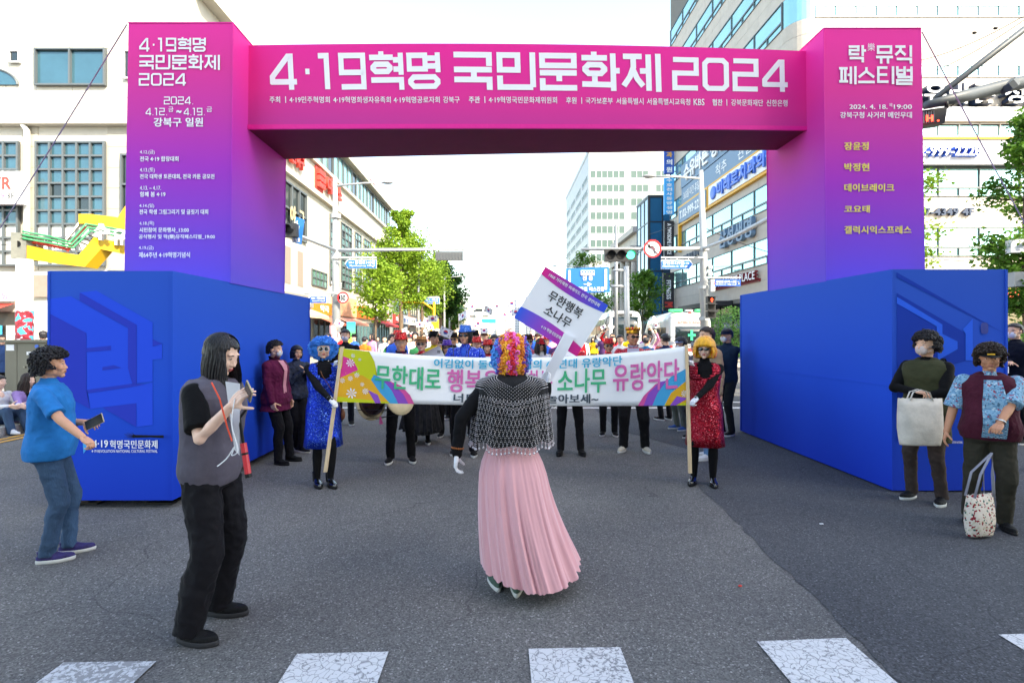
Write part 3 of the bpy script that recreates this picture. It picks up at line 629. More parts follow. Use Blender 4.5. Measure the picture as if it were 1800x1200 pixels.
# right office building
RB = empty('office_building', (0,0,0), 0, 'tall stone clad medical office building at the right with ribbon windows and raised signs', 'building')
X0 = 17.2; Y0 = 30.0; RAD = 1.2
g = G(); cor = [(X0+.06+RAD*(1-cos(a)), Y0+.06+RAD*(1-sin(a))) for a in [i*pi/16 for i in range(9)]]
pl = [(55, Y0+.06)]+cor[::-1]+[(X0+.06, 52), (55, 52)]
g.prism(pl, (0,0,0), (1,0,0), (0,1,0), (0,0,1), 42); g.build('wall', M_JOINT, RB)
left = [300]; rf = [0]
UL = V((0,-1,0)); LN = V((-1,0,0))
fl = [(6.3, 8.0), (9.8, 11.5), (13.3, 15.0), (16.8, 18.5), (20.3, 22), (23.8, 25.5), (27.3, 29), (30.8, 32.5)]
M_STR = mat('grey_stone_panel', '#b5aca2', .7, var=.1, vs=1.5, bump=.1, bs=30)
def corner_band(z0, z1, m, name, rows=1, d=.03):
    g = G(); h = (z1-z0)/rows
    for r in range(rows):
        for i in range(8):
            a = [cor[i], cor[i+1]]; cx, cy = X0+.06+RAD, Y0+.06+RAD; vs = []
            for (x, y) in a:
                for k in (0, d):
                    for z in (z0+r*h+.008, z0+(r+1)*h-.008): vs.append((x+(x-cx)/RAD*k, y+(y-cy)/RAD*k, z))
            g.add(vs, [(0,1,5,4),(2,6,7,3),(0,4,6,2),(1,3,7,5),(0,2,3,1),(4,5,7,6)])
    g.build(name, m, RB)
zprev = 4.3
for k, (a, b) in enumerate(fl):
    panels(RB, (X0+.06, 52, zprev), UL, LN, 52-Y0-.06-RAD, a-zprev, 1.5, .9, M_STR, left)
    topz = b if k < 2 else a+.72
    panels(RB, (X0+.06+RAD, Y0+.06, zprev), U, FN, 14.4, a-zprev, 1.2, .9, M_STR, left)
    if k >= 2: panels(RB, (X0+.06+RAD, Y0+.06, topz), U, FN, 14.4, b-topz, 1.2, b-topz, M_STR, left)
    corner_band(zprev, a, M_STR, 'corner_panel', 2); corner_band(a, b, M_GT, 'corner_glass', 1, .015)
    strip(RB, (X0+.06, 51.9, a), UL, 20.6, b-a, 12, .5, M_FRAME, M_GT, n=LN)
    strip(RB, (X0+.06+RAD, Y0+.06, a), U, 14.4, topz-a, 12, .52 if k < 2 else .72, M_FRAME if k < 2 else M_FRW, M_GT, n=FN)
    zprev = b
window(RB, (X0+.06, 51, .2), UL, 19.6, 3.8, 9, 1, M_BLK, M_GD, .08, .08, n=LN, name='shop_window')
window(RB, (X0+1.4, Y0+.06, .2), U, 14, 3.8, 8, 1, M_BLK, M_GD, .08, .08, n=FN, name='shop_window')
g = G(); g.bb((X0-1.3, 38, 3.9), (X0+.04, 46, 4.25)); g.build('canopy', M_DK, RB)
M_NAV = mat('sign_navy', '#1f3350', .45); M_SLATE = mat('sign_slate', '#5f7b96', .5); M_YF = mat('sign_yellow_frame', '#d9a02a', .5); M_LB = mat('sign_blue_letter', '#3d6fd0', .45); M_LG = mat('sign_light_grey', '#b9bcc6', .5)
def rs_(y_, z_): return V((X0+.06, y_, z_))
SF = -.0
b = bsign(RB, rs_(48.3, 15.5), UL, 15, 2.1, .25, M_SLATE, n=LN); text('수유바른 정형외과', V((X0-.2, 41.5, 16.55)), UL, (0,0,1), 11.5, 1.5, M_SW, b, .05, .12, 'sign_letter')
b = bsign(RB, rs_(48.3, 13.9), UL, 15, 1.55, .2, M_SLATE, n=LN); text('365일·야간·휴일진료', V((X0-.16, 45.3, 14.65)), UL, (0,0,1), 4.8, .8, M_SW, b, .02); text('척추', V((X0-.16, 39.6, 14.65)), UL, (0,0,1), 2, .9, M_SW, b, .01); text('관절', V((X0-.16, 35.8, 14.65)), UL, (0,0,1), 2, .9, M_SW, b, .01)
b = bsign(RB, rs_(41.9, 12.05), UL, 11.0, 1.85, .3, M_YF, n=LN); bsign(RB, rs_(41.6, 12.25), UL, 10.6, 1.45, .36, M_SW, n=LN)
text('미래로치과의원', V((X0-.32, 35.5, 12.97)), UL, (0,0,1), 8.4, 1.1, M_LB, RB, .06, .15, 'sign_letter')
g = G(); g.ell((X0-.36, 40.6, 12.97), (.1, .55, .52), 16); g.build('sign_emblem', M_LB, RB, smooth=True)
b = bsign(RB, rs_(49, 12.05), UL, 7.0, 1.85, .3, M_YF, n=LN); bsign(RB, rs_(48.7, 12.25), UL, 6.5, 1.45, .36, M_SLATE, n=LN); text('T.02-999-2228', V((X0-.32, 45.5, 12.97)), UL, (0,0,1), 5.6, .75, M_SW, RB, .05)
g = G(); g.bb((X0-.25, 48.7, 9.6), (X0+.05, 49.0, 12.05)); g.build('sign_frame', M_YF, RB)
text('삼성생명', V((X0-.06, 37.0, 9.0)), UL, (0,0,1), 5.2, 1.35, M_SLATE, RB, .07, .3, 'sign_letter')
text('수유바른정형외과', V((X0+.0, 46.2, 8.9)), UL, (0,0,1), 5.2, .55, M_NAV, RB, .05, .1, 'sign_letter')
M_DR = mat('sign_dark_red', '#7a2330', .5)
b = bsign(RB, rs_(41.5, 5.25), UL, 7.6, .2, .12, M_DR, n=LN); text('A TWOSOME PLACE', V((X0-.1, 37.6, 5.7)), UL, (0,0,1), 7.2, .62, M_DR, RB, .09, .2, 'sign_letter'); text('A TWOSOME PLACE', V((X0-.32, 37.6, 5.7)), UL, (0,0,1), 7.1, .56, M_SW, RB, .02)
# front signs
def rf_(px): return (px-880)/30.0
def rz_(py): return 1.65+(590-py)/30.0
text('수유바른 정형외과', V((rf_(1745), Y0-.02, rz_(170))), U, (0,0,1), 11.6, 1.25, M_NAV, RB, .05, .4, 'sign_letter'); text('수유바른 정형외과', V((rf_(1745), Y0-.45, rz_(170))), U, (0,0,1), 11.5, 1.2, M_SW, RB, .02)
b = bsign(RB, (rf_(1560), Y0-.0, rz_(216)), U, 14, .8, .3, M_LG); text('CT', V((rf_(1770), Y0-.31, rz_(208))), U, (0,0,1), 1.0, .55, M_SW, b, .02)
g = G()
for i in range(9): g.tube([(rf_(1580)+i*1.45, Y0-.1, rz_(189)), (rf_(1580)+i*1.45, Y0-.6, rz_(188))], .03, 5); g.box((rf_(1580)+i*1.45, Y0-.7, rz_(190)), (.3,.2,.1))
g.bb((rf_(1560), Y0-.2, rz_(191)), (rf_(1560)+14, Y0-.02, rz_(189))); g.build('sign_lamp', M_BLK, RB)
b = bsign(RB, (rf_(1560), Y0-.0, rz_(293)), U, 14, rz_(249)-rz_(293), .3, M_LG); bsign(RB, (rf_(1560), Y0, rz_(248.5)), U, 14, .1, .4, M_YF, name='sign_frame'); bsign(RB, (rf_(1560), Y0, rz_(295)), U, 14, .07, .4, M_BLK, name='sign_frame')
text('02-999-2228', V((rf_(1650), Y0-.3, rz_(271))), U, (0,0,1), 4.0, .6, M_LB, b, .06, .25, 'sign_letter'); text('02-999-2228', V((rf_(1650), Y0-.57, rz_(271))), U, (0,0,1), 3.95, .56, M_SW, b, .03)
g = G(); g.tube([(rf_(1787), Y0-.3, rz_(271)), (rf_(1787), Y0-.5, rz_(271))], .55, 20); g.build('sign_emblem', M_LB, b)
text('997-4349 4F', V((rf_(1655), Y0+.0, rz_(373))), U, (0,0,1), 3.6, .45, M_NAV, RB, .06, .15, 'sign_letter')
text('A TWOSOME PLACE', V((rf_(1830), Y0-.05, rz_(479))), U, (0,0,1), 4.2, .55, M_DR, RB, .09, .2, 'sign_letter'); text('A TWOSOME PLACE', V((rf_(1830), Y0-.27, rz_(479))), U, (0,0,1), 4.1, .48, M_SW, RB, .04)
g = G()
for i in range(26): g.bb((rf_(1700)+i*.15, Y0-.4, rz_(524)), (rf_(1700)+i*.15+.09, Y0-.3, rz_(500)))
g.build('shutter', mat('orange_red_slat', '#c5482c', .6), RB)
# projecting vertical signs on the far corner
def vsign(y0, y1, face, txt, tcol, lab, x0=1168, x1=1185, d=50.5, ch=None, bold=.05, rot=False, extra=None):
    k = F/d; a = P(x0, y1, d); b = P(x1, y0, d); r = empty('projecting_sign', (a.x, d, a.z), 0, lab, 'sign', 'vertical signs projecting from the office building')
    g = G(); g.bb((0,0,0), (b.x-a.x, .3, b.z-a.z)); g.build('sign_panel', face, r)
    g = G(); g.bb((b.x-a.x, .12, .2), (b.x-a.x+.6, .18, .3)); g.bb((b.x-a.x, .12, b.z-a.z-.3), (b.x-a.x+.6, .18, b.z-a.z-.2)); g.build('bracket', M_GREY, r)
    W = b.x-a.x; H = b.z-a.z
    if rot: text(txt, V((W/2, -.01, H*(.55 if extra else .5))), (0,0,-1), (1,0,0), H*(.5 if extra else .85), W*.42, tcol, r, bold)
    else:
        n = len(txt)
        for i, c in enumerate(txt):
            if c != ' ': text(c, V((W/2, -.01, H-(i+.5)*H/n)), U, (0,0,1), W*.62, H/n*.72, tcol[i] if isinstance(tcol, list) else tcol, r, bold)
    if extra: text(extra, V((W/2, -.01, H*.16)), (0,0,-1), (1,0,0), H*.14, W*.75, M_RED, r, .1)
    return r
M_CY = mat('sign_cyan', '#2f9fe0', .5); M_DB = mat('sign_deep_blue', '#1c4fa8', .5)
vsign(252, 305, M_DB, '치과의원', [M_YF, M_YF, M_SW, M_SW], 'dark blue vertical projecting sign lettered in yellow and white, topmost on the office building')
vsign(313, 377, M_CY, '수호천사동양생명', M_SW, 'sky blue vertical projecting sign below the dark blue one on the office building')
vsign(388, 452, M_DK, 'A TWOSOME PLACE', M_SW, 'black vertical projecting sign with small white letters above the no left turn sign height', rot=True)
vsign(479, 546, M_DK, 'FITNESS', M_SW, 'black vertical projecting sign reading FITNESS with a red letter below', 1166, 1185, rot=True, extra='M')

# blue glass building, classical building, white tower
def simple(name, lab, x0, x1, y0, y1, h, m, cat='building'):
    r = empty(name, ((x0+x1)/2, y0, 0), 0, lab, cat); g = G(); g.bb((x0,y0,0), (x1,y1,h)); inv(g.build('wall', m, r)); return r
def iv(root, fn, *a, **k):
    n0 = set(root.children); fn(root, *a, **k)
    for c in root.children:
        if c not in n0: inv(c)
GB_ = simple('glass_building', 'blue glass curtain wall building beside the vertical signs', 17.4, 32, 60, 65, 17.9, M_DB)
iv(GB_, window, (17.35, 59.9, .5), U, 9, 17.4, 6, 6, M_DK, M_GBR, .12, .1); iv(GB_, window, (17.35, 65, .5), UL, 5, 17.4, 3, 6, M_FRAME, M_GB, .12, .1, n=LN)
g = G(); g.bb((17.2, 59.8, 17.9), (32, 65.1, 18.1)); inv(g.build('roof', M_FRAME, GB_))
CB = simple('stone_building', 'classical grey stone building with columns beyond the blue glass building', 17.6, 30, 66, 79, 15.4, M_STR)
for y in (66.5, 69.5, 72.6, 75.6, 78.6): g = G(); g.tube([(17.3, y, 5), (17.3, y, 5.3), (17.3, y, 5.31), (17.3, y, 12)], [.55,.55,.4,.36], 12); inv(g.build('column', M_STR, CB))
for a_, b_ in (((16.9, 65.8, 12), (17.6, 79.2, 12.9)), ((16.6, 65.6, 12.9), (17.6, 79.4, 13.2)), ((17.0, 65.8, 15.0), (17.7, 79.2, 15.7)), ((16.9, 65.8, 4.4), (17.6, 79.2, 5))): g = G(); g.bb(a_, b_); inv(g.build('cornice', M_STR, CB))
for y in (68.9, 72, 75, 78): iv(CB, window, (17.58, y, 6), UL, 1.7, 5.2, 1, 3, M_FRAME, M_GD, .15, .06, n=LN)
M_TW = mat('white_tile', '#a2a4a4', .5, var=.04, vs=1); M_PG = mat('glass_pale', '#4c605e', .5, spec=.2)
WT = simple('white_tower', 'tall white office tower with pale green window bands in the distance right of the street', 20.7, 46, 120, 162, 44.6, M_TW)
for k in range(11):
    z = 6+k*3.25
    for (a, b) in ((1037, 1098), (1108, 1140), (1152, 1172)):
        x0 = (a-880)/7.5; x1 = (b-880)/7.5
        iv(WT, window, (x0, 119.95, z), U, x1-x0, 1.9, max(2, round((x1-x0)/1.3)), 1, M_FRW, M_PG, .1, .08)
    for q in range(4): iv(WT, window, (20.68, 160-q*10, z), UL, 8, 1.5, 4, 1, M_FRW, M_PG, .12, .08, n=LN)
g = G(); g.bb((20.6, 119.9, 44.6), (46, 162, 45.6)); inv(g.build('parapet', M_TW, WT))
# more blocks along both sides of the street
M_BRK = mat('brick_brown', '#8c6f5f', .9, var=.2, vs=2); M_CRM = mat('cream_render', '#cbbfa8', .85, var=.08, vs=1); M_GRB = mat('grey_render', '#8e9194', .85, var=.1, vs=1)
def block(lab, x0, x1, y0, y1, h, m, side, cols, sign=None, zf=3.2, tree=False):
    r = simple('shop_building', lab, x0, x1, y0, y1, h, m); n = V((-side, 0, 0)); xf = x0 if side > 0 else x1; u = UL if side > 0 else US
    z = 4.6
    while z+1.6 < h:
        oy = y1-.8 if side > 0 else y0+.8
        iv(r, window, (xf, oy, z), u, y1-y0-1.6, 1.6, cols, 1, M_FRAME, M_GT if m != M_BRK else M_GD, .1, .1, n=n); z += 3.2
    L = y1-y0
    if sign:
        for k, (fc, tx, tc_) in enumerate(sign):
            a = y0+L*k/len(sign); b_ = y0+L*(k+1)/len(sign); iv(r, shop, a+.1, b_-.1, zf, 1.1, fc, tx, tc_, None, M_GD, xf, n)
    g = G(); g.bb((x0-.15, y0-.05, h), (x1+.15, y1+.05, h+.35)); inv(g.build('roof', m, r))
    # front gable windows facing the camera
    iv(r, window, (x0+1 if side > 0 else x1-5, y0-.03, 5), U, 4, 1.4, 3, 1, M_FRAME, M_GD, .1, .08)
    return r
block('dark grey three storey shop building behind the second lamp post on the left', -26, -13.2, 62.5, 73, 11.5, M_GRB, -1, 6, [('#c23b3b','마트','#ffffff'),('#e8e8e6','안경','#2050b0')])
block('brown brick shop building beyond the grey one on the left side', -26, -13.2, 74, 88, 9.6, M_BRK, -1, 7, [('#efefed','커피','#333333'),('#4a6fb5','은행','#ffffff'),('#b33b6a','미용','#ffffff')])
block('cream low shop building far down the left side', -26, -13.2, 90, 112, 10.5, M_CRM, -1, 9, [('#e0e0e0','약','#c03030'),('#3b7fc2','통신','#ffffff')])
block('grey shop building farther down the left side', -28, -13.4, 114, 150, 12, M_GRB, -1, 12, [('#dddddd','',''),('#b8523a','','')])
block('pale block with flat roof near the end of the left row', -30, -14, 152, 210, 14, M_CRM, -1, 14)
block('long cream block beyond the classical building on the right side', 17.6, 32, 80, 118, 10, M_CRM, 1, 12, [('#e9c23b','부동산','#333333'),('#e8e8e6','병원','#2060b0'),('#3b9fc2','약국','#ffffff')])
block('low grey block past the white tower on the right side', 16, 34, 164, 230, 13, M_GRB, 1, 14)
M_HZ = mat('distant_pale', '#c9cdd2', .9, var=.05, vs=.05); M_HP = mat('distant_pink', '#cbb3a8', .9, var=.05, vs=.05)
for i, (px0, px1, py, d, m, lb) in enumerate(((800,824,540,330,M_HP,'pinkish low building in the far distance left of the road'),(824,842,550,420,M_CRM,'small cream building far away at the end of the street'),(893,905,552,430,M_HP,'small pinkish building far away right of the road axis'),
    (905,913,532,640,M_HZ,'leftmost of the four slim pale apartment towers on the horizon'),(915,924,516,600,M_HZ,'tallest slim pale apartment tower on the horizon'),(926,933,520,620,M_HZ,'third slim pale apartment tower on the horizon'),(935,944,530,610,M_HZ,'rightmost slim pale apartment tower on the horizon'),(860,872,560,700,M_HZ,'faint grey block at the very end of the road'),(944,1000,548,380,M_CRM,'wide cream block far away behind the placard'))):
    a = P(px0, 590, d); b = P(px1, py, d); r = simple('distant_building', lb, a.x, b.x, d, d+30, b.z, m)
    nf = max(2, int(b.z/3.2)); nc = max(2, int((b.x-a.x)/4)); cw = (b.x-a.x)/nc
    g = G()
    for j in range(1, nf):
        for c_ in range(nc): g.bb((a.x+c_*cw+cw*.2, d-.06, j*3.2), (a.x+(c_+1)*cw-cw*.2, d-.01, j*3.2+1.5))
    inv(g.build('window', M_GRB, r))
# red and white mast and thin pylons
for px, py0, d, mt, lb in ((889, 530, 500, M_RED, 'thin red and white lattice mast on the horizon'), (817, 521, 300, M_GREY, 'slim tapering steeple on the horizon left of the road'), (834, 521, 220, M_GREY, 'bare grey utility pole with cross arm far down the road')):
    b = P(px, py0, d); g = G(); g.tube([(b.x, d, 0), (b.x, d, b.z)], [.9, .25], 6)
    if mt is M_GREY and px == 834: g.tube([(b.x-2.2, d, b.z-4), (b.x+2.2, d, b.z-4)], .12, 5); g.tube([(b.x-1.4, d, b.z-6), (b.x+1.4, d, b.z-6)], .12, 5)
    if mt is M_RED:
        g.cur = 1
        for k in range(4): g.tube([(b.x, d, 10+k*10), (b.x, d, 15+k*10)], .95-.12*k, 6)
    tag(g.build('mast', [mt, M_SW]), lb, 'mast')
# building behind the camera, on the sunny side of the crossing
BB = simple('corner_block', 'ten storey office block behind the viewer that shades the crossing', -7, 34, -40, -13, 30, M_WHT)
for k in range(9): iv(BB, window, (33, -12.95, 3+k*3), V((-1,0,0)), 38, 1.7, 12, 1, M_FRAME, M_GD, .12, .1, n=V((0,1,0)))
# ---------------------------------------------------------------- people
SKIN = {'a': '#e2b094', 'b': '#d49c7e', 'c': '#c4896a', 'd': '#ecc2ac'}
def skin(k): return mat('skin_'+k, SKIN[k], .5, var=.06, vs=25, bump=.1, bs=120, spec=.35)
M_EYEW = mat('eye_white', '#d8d4d0', .3); M_IRIS = mat('iris_dark', '#1a1210', .2); M_HAIR = mat('hair_black', '#17131a', .45, var=.3, vs=30, bump=.6, bs=90, spec=.5, stretch=(1,1,.15))
M_HBR = mat('hair_dark_brown', '#2e211c', .5, var=.3, vs=30, bump=.6, bs=90, stretch=(1,1,.15)); M_LENS = mat('sunglass_lens', '#0c0a0d', .08, spec=.9, coat=.5)
M_GOLD = mat('gold_trim', '#d09a35', .3, metal=.85); M_GLOVE = mat('white_glove', '#dedee4', .8, var=.05, bump=.3, bs=60)
M_SOLE = mat('white_sole', '#c9c9c6', .7); M_SHB = mat('black_shoe', '#111113', .7, bump=.3, bs=60, spec=.2); M_SHG = mat('black_gloss', '#0d0d10', .15, spec=.8, coat=.6)
def brow_mat(): return M_HAIR
_head = {}
def headmesh(sex, hi):
    k = (sex, hi)
    if k in _head: return _head[k]
    f = sex == 'f'; g = G()
    g.ell((0,.018,.034), (.073,.09,.084), 20); g.ell((0,-.012,.0), (.067,.076,.078), 20)
    g.ell((0,-.028,-.048), (.052 if f else .057,.056,.052), 16); g.ell((0,-.058,-.09), (.024 if f else .03,.024,.02), 12)
    for s in (-1, 1):
        g.ell((s*.036,-.058,-.026), (.027,.025,.028), 12); g.ell((s*.03,-.069,.03), (.025,.012,.009), 10)
        g.ell((s*.076,.012,-.006), (.009,.02,.031), 10); g.ell((s*.0115,-.086,-.031), (.0095,.009,.008), 8)
        g.ell((s*.048,.0,-.055), (.016,.04,.03), 10)
    g.tube([(0,-.074,.018),(0,-.083,-.008),(0,-.092,-.026)], [.008,.009,.0115], 10); g.ell((0,-.093,-.027), .0115, 10)
    g.ell((0,-.082,-.052), (.022,.010,.0075), 10); g.ell((0,-.080,-.064), (.019,.010,.008), 10)
    g.tube([(0,.02,-.05),(0,.022,-.105)], [.052,.046], 14)
    _head[k] = remesh(g, (.014, .008, .005)[hi], (0, 1, 2)[hi]); return _head[k]
_hand = {}
def handmesh(curl, spread, hi, rk=1.0):
    """right hand: wrist at origin, fingers along -Z, palm facing +X... thumb towards -Y (forward)"""
    k = (round(curl, 2), round(spread, 2), hi, rk)
    if k in _hand: return _hand[k]
    g = G(); g.tube([(0,0,.03),(0,0,-.005)], [.026*rk,.027*rk], 12, flat=.75)
    for i in range(4):
        y = -.030+i*.020
        g.tube([(0,y*.6,-.005),(0,y,-.045),(0,y,-.088)], [.017*rk,.0155*rk,.0125*rk], 8)
    g.ell((.008,-.028,-.035), (.016,.018,.03), 10)
    for i, (L, r) in enumerate(((.070,.0088),(.078,.009),(.073,.0086),(.058,.0076))):
        y = -.030+i*.020; p = V((0, y, -.086)); pts = [p]; a = curl*.75+.1
        for q, fr_ in enumerate((.45,.32,.27)):
            d = V((sin(a), (i-1.4)*.12*spread, -cos(a))); p = p+d*L*fr_; pts.append(p); a += curl*(1.35 if q == 0 else 1.0)
        g.tube(pts, [r*rk*1.05, r*rk, r*.93*rk, r*.78*rk], 8)
        for q, rr in zip(pts, (1.1,1.05,.95,.8)): g.ell(q, r*rr*rk, 8)
    a = .5+curl*.5; p = V((.006,-.034,-.022)); pts = [p]
    for q, l in enumerate((.038,.032,.026)):
        d = V((sin(a)*.75, -.75+q*.32*curl, -.62)).normalized(); p = p+d*l; pts.append(p); a += curl*.6
    g.tube(pts, [.0135*rk,.0115*rk,.0105*rk,.008*rk], 8)
    for q, rr in zip(pts, (.0135,.0115,.0105,.008)): g.ell(q, rr*rk, 8)
    _hand[k] = remesh(g, (.011, .0065, .0045)[hi], 1); return _hand[k]
def ik(a, b, l1, l2, pole):
    d = b-a; L = d.length
    if L > (l1+l2)*.995: b = a+d.normalized()*(l1+l2)*.995; d = b-a; L = d.length
    x = (l1*l1-l2*l2+L*L)/(2*L); h = sqrt(max(1e-8, l1*l1-x*x)); dn = d.normalized(); q = pole-dn*pole.dot(dn)
    return a+dn*x+q.normalized()*h, b
def shoemesh(kind):
    k = 'shoe'+kind
    if k in _hand: return _hand[k]
    g = G(); n = 18
    def out(z, gx, gy, off=0, y0=.07, y1=-.185): 
        r = []
        for j in range(n):
            a = 2*pi*j/n; y = (y0+y1)/2+sin(a)*(y0-y1)/2*gy; t = (y-y1)/(y0-y1); w_ = .043*(.78+.25*sin(min(1, t*1.2)*pi))+(.004 if y < -.08 else 0)
            r.append(V((cos(a)*w_*gx, y+off, z)))
        return r
    if kind == 'sole': g.loft([out(0,.93,.97), out(.006,1.02,1.0), out(.024,1.04,1.01), out(.03,.98,.98)]); me = g.mesh(k)
    else:
        g.loft([out(.02,.99,.985), out(.04,1.0,.98), out(.058,.9,.94,.008)])
        g.loft([[V((cos(2*pi*j/14)*rx, cy+sin(2*pi*j/14)*ry, z)) for j in range(14)] for z, rx, ry, cy in ((.03,.036,.11,-.05),(.062,.034,.085,-.028),(.08,.033,.06,.0),(.1,.034,.048,.018))])
        if kind == 'ankle': g.tube([(0,.015,.05),(0,.02,.16)], [.045,.048], 14)
        me = remesh(g, .006, 4)
    me.polygons.foreach_set('use_smooth', [True]*len(me.polygons)); _hand[k] = me; return me
def starcap(fn, n=40, m=26, nz=0., nf=30, seed=0, c=(0,.012,.02)):
    g = G(); vs = []; fs = []
    for i in range(m+1):
        for j in range(n):
            a = pi*(.002+.996*i/m); b = 2*pi*j/n; d = V((sin(a)*cos(b), sin(a)*sin(b), cos(a))); p = fn(d)
            if nz: p = p+d*nz*noise.noise(p*nf+V((seed, 0, 0)))
            vs.append(V(c)+p)
    for i in range(m):
        for j in range(n): k = (j+1) % n; fs.append((i*n+j, (i+1)*n+j, (i+1)*n+k, i*n+k))
    fs += [tuple(range(n)), tuple(m*n+j for j in range(n-1, -1, -1))]
    g.add(vs, fs); return g
def hair_fn(thick, low_back, low_side, fringe=.045, puff=0.):
    """closed hair shell; face opening sinks inside the head"""
    def f(d):
        base = V((d.x*.074, d.y*.091, d.z*.084)); r = 1/sqrt((d.x/.080)**2+(d.y/.096)**2+(d.z/.090)**2)
        p = d*(r+thick+puff*max(0, d.z+.3))
        front = -d.y
        # face region
        if front > .25 and p.z < fringe-(.015 if abs(p.x) > .045 else 0): return d*.045
        if front > -.12 and p.z < .0 and low_side < .03: return d*.05
        if p.z < 0 and d.z < 0:
            lim = low_back if front < -.1 else low_side
            k = min(1, max(0, -d.z)); q = d.copy(); q.z = 0
            rad = (r+thick)*max(.75, sqrt(max(.0, 1-d.z*d.z)))
            if lim <= .0: return d*.05
            h = q.normalized() if q.length > 1e-3 else V((0,1,0))
            rr = (.083+thick)*(1-.25*max(0, k-.6)); p = V((h.x*rr*.95, h.y*(rr+.01), -lim*k*1.1)) if k < .93 else V((h.x*rr*.5, h.y*rr*.5, -lim))
        return p
    return f
def scalp_pt(az, phi, off=0.):
    d = V((sin(phi)*cos(az), sin(phi)*sin(az), cos(phi))); return V((0,.014,.032))+V((d.x*(.079+off), d.y*(.096+off), d.z*(.089+off)))
def strands(n, length, lo=-.25, width=.0035, face=.55, out=.012, wav=.006, rr=None, part=0.01, curlin=0., bangs=0, M=None, sc=1.):
    rr = rr or R; g = G()
    for i in range(n):
        az = rr.uniform(-pi, pi); fr_ = abs((az+pi/2+pi) % (2*pi)-pi)   # angle away from the face (-Y)
        short = fr_ < face
        if short and not bangs: az = -pi/2+(1 if rr.random() < .5 else -1)*rr.uniform(face, face+.5)
        pts = []; off = rr.uniform(-.004, .008); p0 = rr.uniform(.05, .5)
        end = 1.55 if not short or not bangs else 1.0+rr.uniform(0,.12)
        for t in range(6): pts.append(M @ scalp_pt(az, p0+(end-p0)*t/5, off) if M else scalp_pt(az, p0+(end-p0)*t/5, off))
        if not (short and bangs):
            L = length*rr.uniform(.78, 1.05); q = pts[-1]; q0 = M.to_translation() if M else V((0,.01,0)); d = V((q.x-q0.x, q.y-q0.y, 0)).normalized(); L *= sc; sd = rr.uniform(-wav, wav)
            for t in range(1, 7):
                u = t/6; pts.append(q+d*(out*sin(u*2.2)-curlin*u*u)+V((sd*sin(u*4), sd*cos(u*5), -L*u)))
        k = len(pts); g.tube(pts, [width*(.8+.4*sin(pi*j/(k-1))) if j < k-1 else width*.25 for j in range(k)], 4, flat=.5)
    return g
def curls(n, fn, r, rr=None, seg=7, tube=.35, keep=None):
    """small ring curls over a surface given by fn(direction)->point"""
    rr = rr or R; g = G(); i = 0; ga = pi*(3-sqrt(5))
    for i in range(n):
        z = 1-2*(i+.5)/n; rad = sqrt(1-z*z); d = V((cos(ga*i)*rad, sin(ga*i)*rad, z)); d = (d+V([rr.uniform(-.08,.08) for _ in range(3)])).normalized()
        if keep and not keep(d): continue
        c = fn(d); q = Euler((rr.uniform(0, 6), rr.uniform(0, 6), rr.uniform(0, 6))).to_matrix(); R0 = r*rr.uniform(.75, 1.25)
        pts = [c+q @ V((cos(a)*R0, sin(a)*R0, a*R0*.12)) for a in [2*pi*k/seg*1.15 for k in range(seg+1)]]
        g.tube(pts, R0*tube, 5)
    return g
def hat_fedora(col_m, band, par, M, rim=.135, h=.105, curl=.3):
    g = G(); n = 28; rings = []
    for z, r, in ((.045, .088), (.09, .083), (h+.03, .076), (h+.045, .068), (h+.04, .04)):
        rings.append([M @ V((cos(2*pi*j/n)*r, .01+sin(2*pi*j/n)*r*1.15, z-(.018*(abs(cos(2*pi*j/n)) < .35) if z > .12 else 0))) for j in range(n)])
    g.loft(rings); rr_ = []
    for r, dz in ((.082, 0), (rim*.8, -.004), (rim, .0), (rim, .006), (rim*.8, .003), (.08, .01)):
        rr_.append([M @ V((cos(2*pi*j/n)*r, .01+sin(2*pi*j/n)*r*1.12, .05+dz+(r > .1)*curl*.05*abs(cos(2*pi*j/n))**2)) for j in range(n)])
    g.loft(rr_, cap=False); o = g.build('hat', col_m, par, True)
    if band:
        g = G(); g.loft([[M @ V((cos(2*pi*j/n)*(.0905-.001*k), .01+sin(2*pi*j/n)*(.0905-.001*k)*1.15, .056+k*.022)) for j in range(n)] for k in (0, 1)], cap=False); g.build('hat_band', band, o, True)
    return o
def hat_cap(m, par, M, brim=True, m2=None):
    g = starcap(lambda d: V((d.x*.086, d.y*.104, max(d.z, -.05)*.098)), 24, 16, c=(0,.012,.03)); me = g; g2 = G(); g2.add([M @ V(v) for v in g.v], g.f); o = g2.build('cap', m, par, True)
    if brim: visor(m2 or m, o, M)
    return o
def visor(m, par, M, name='brim', ln=.075, z=.032):
    g = G(); n = 12; A = []; B = []
    for j in range(n+1):
        a = pi+pi*j/n; A.append(M @ V((cos(a)*.08, .005+sin(a)*.096, z))); B.append(M @ V((cos(a)*.085, .005+sin(a)*(.098+ln), z-.018+.012*abs(cos(a)))))
    vs = A+B+[p+M.to_3x3() @ V((0,0,.004)) for p in A+B]; k = n+1; fs = []
    for j in range(n): fs += [(j, j+1, k+j+1, k+j), (2*k+j, 3*k+j, 3*k+j+1, 2*k+j+1), (k+j, k+j+1, 3*k+j+1, 3*k+j)]
    g.add(vs, fs); return g.build(name, m, par, True)

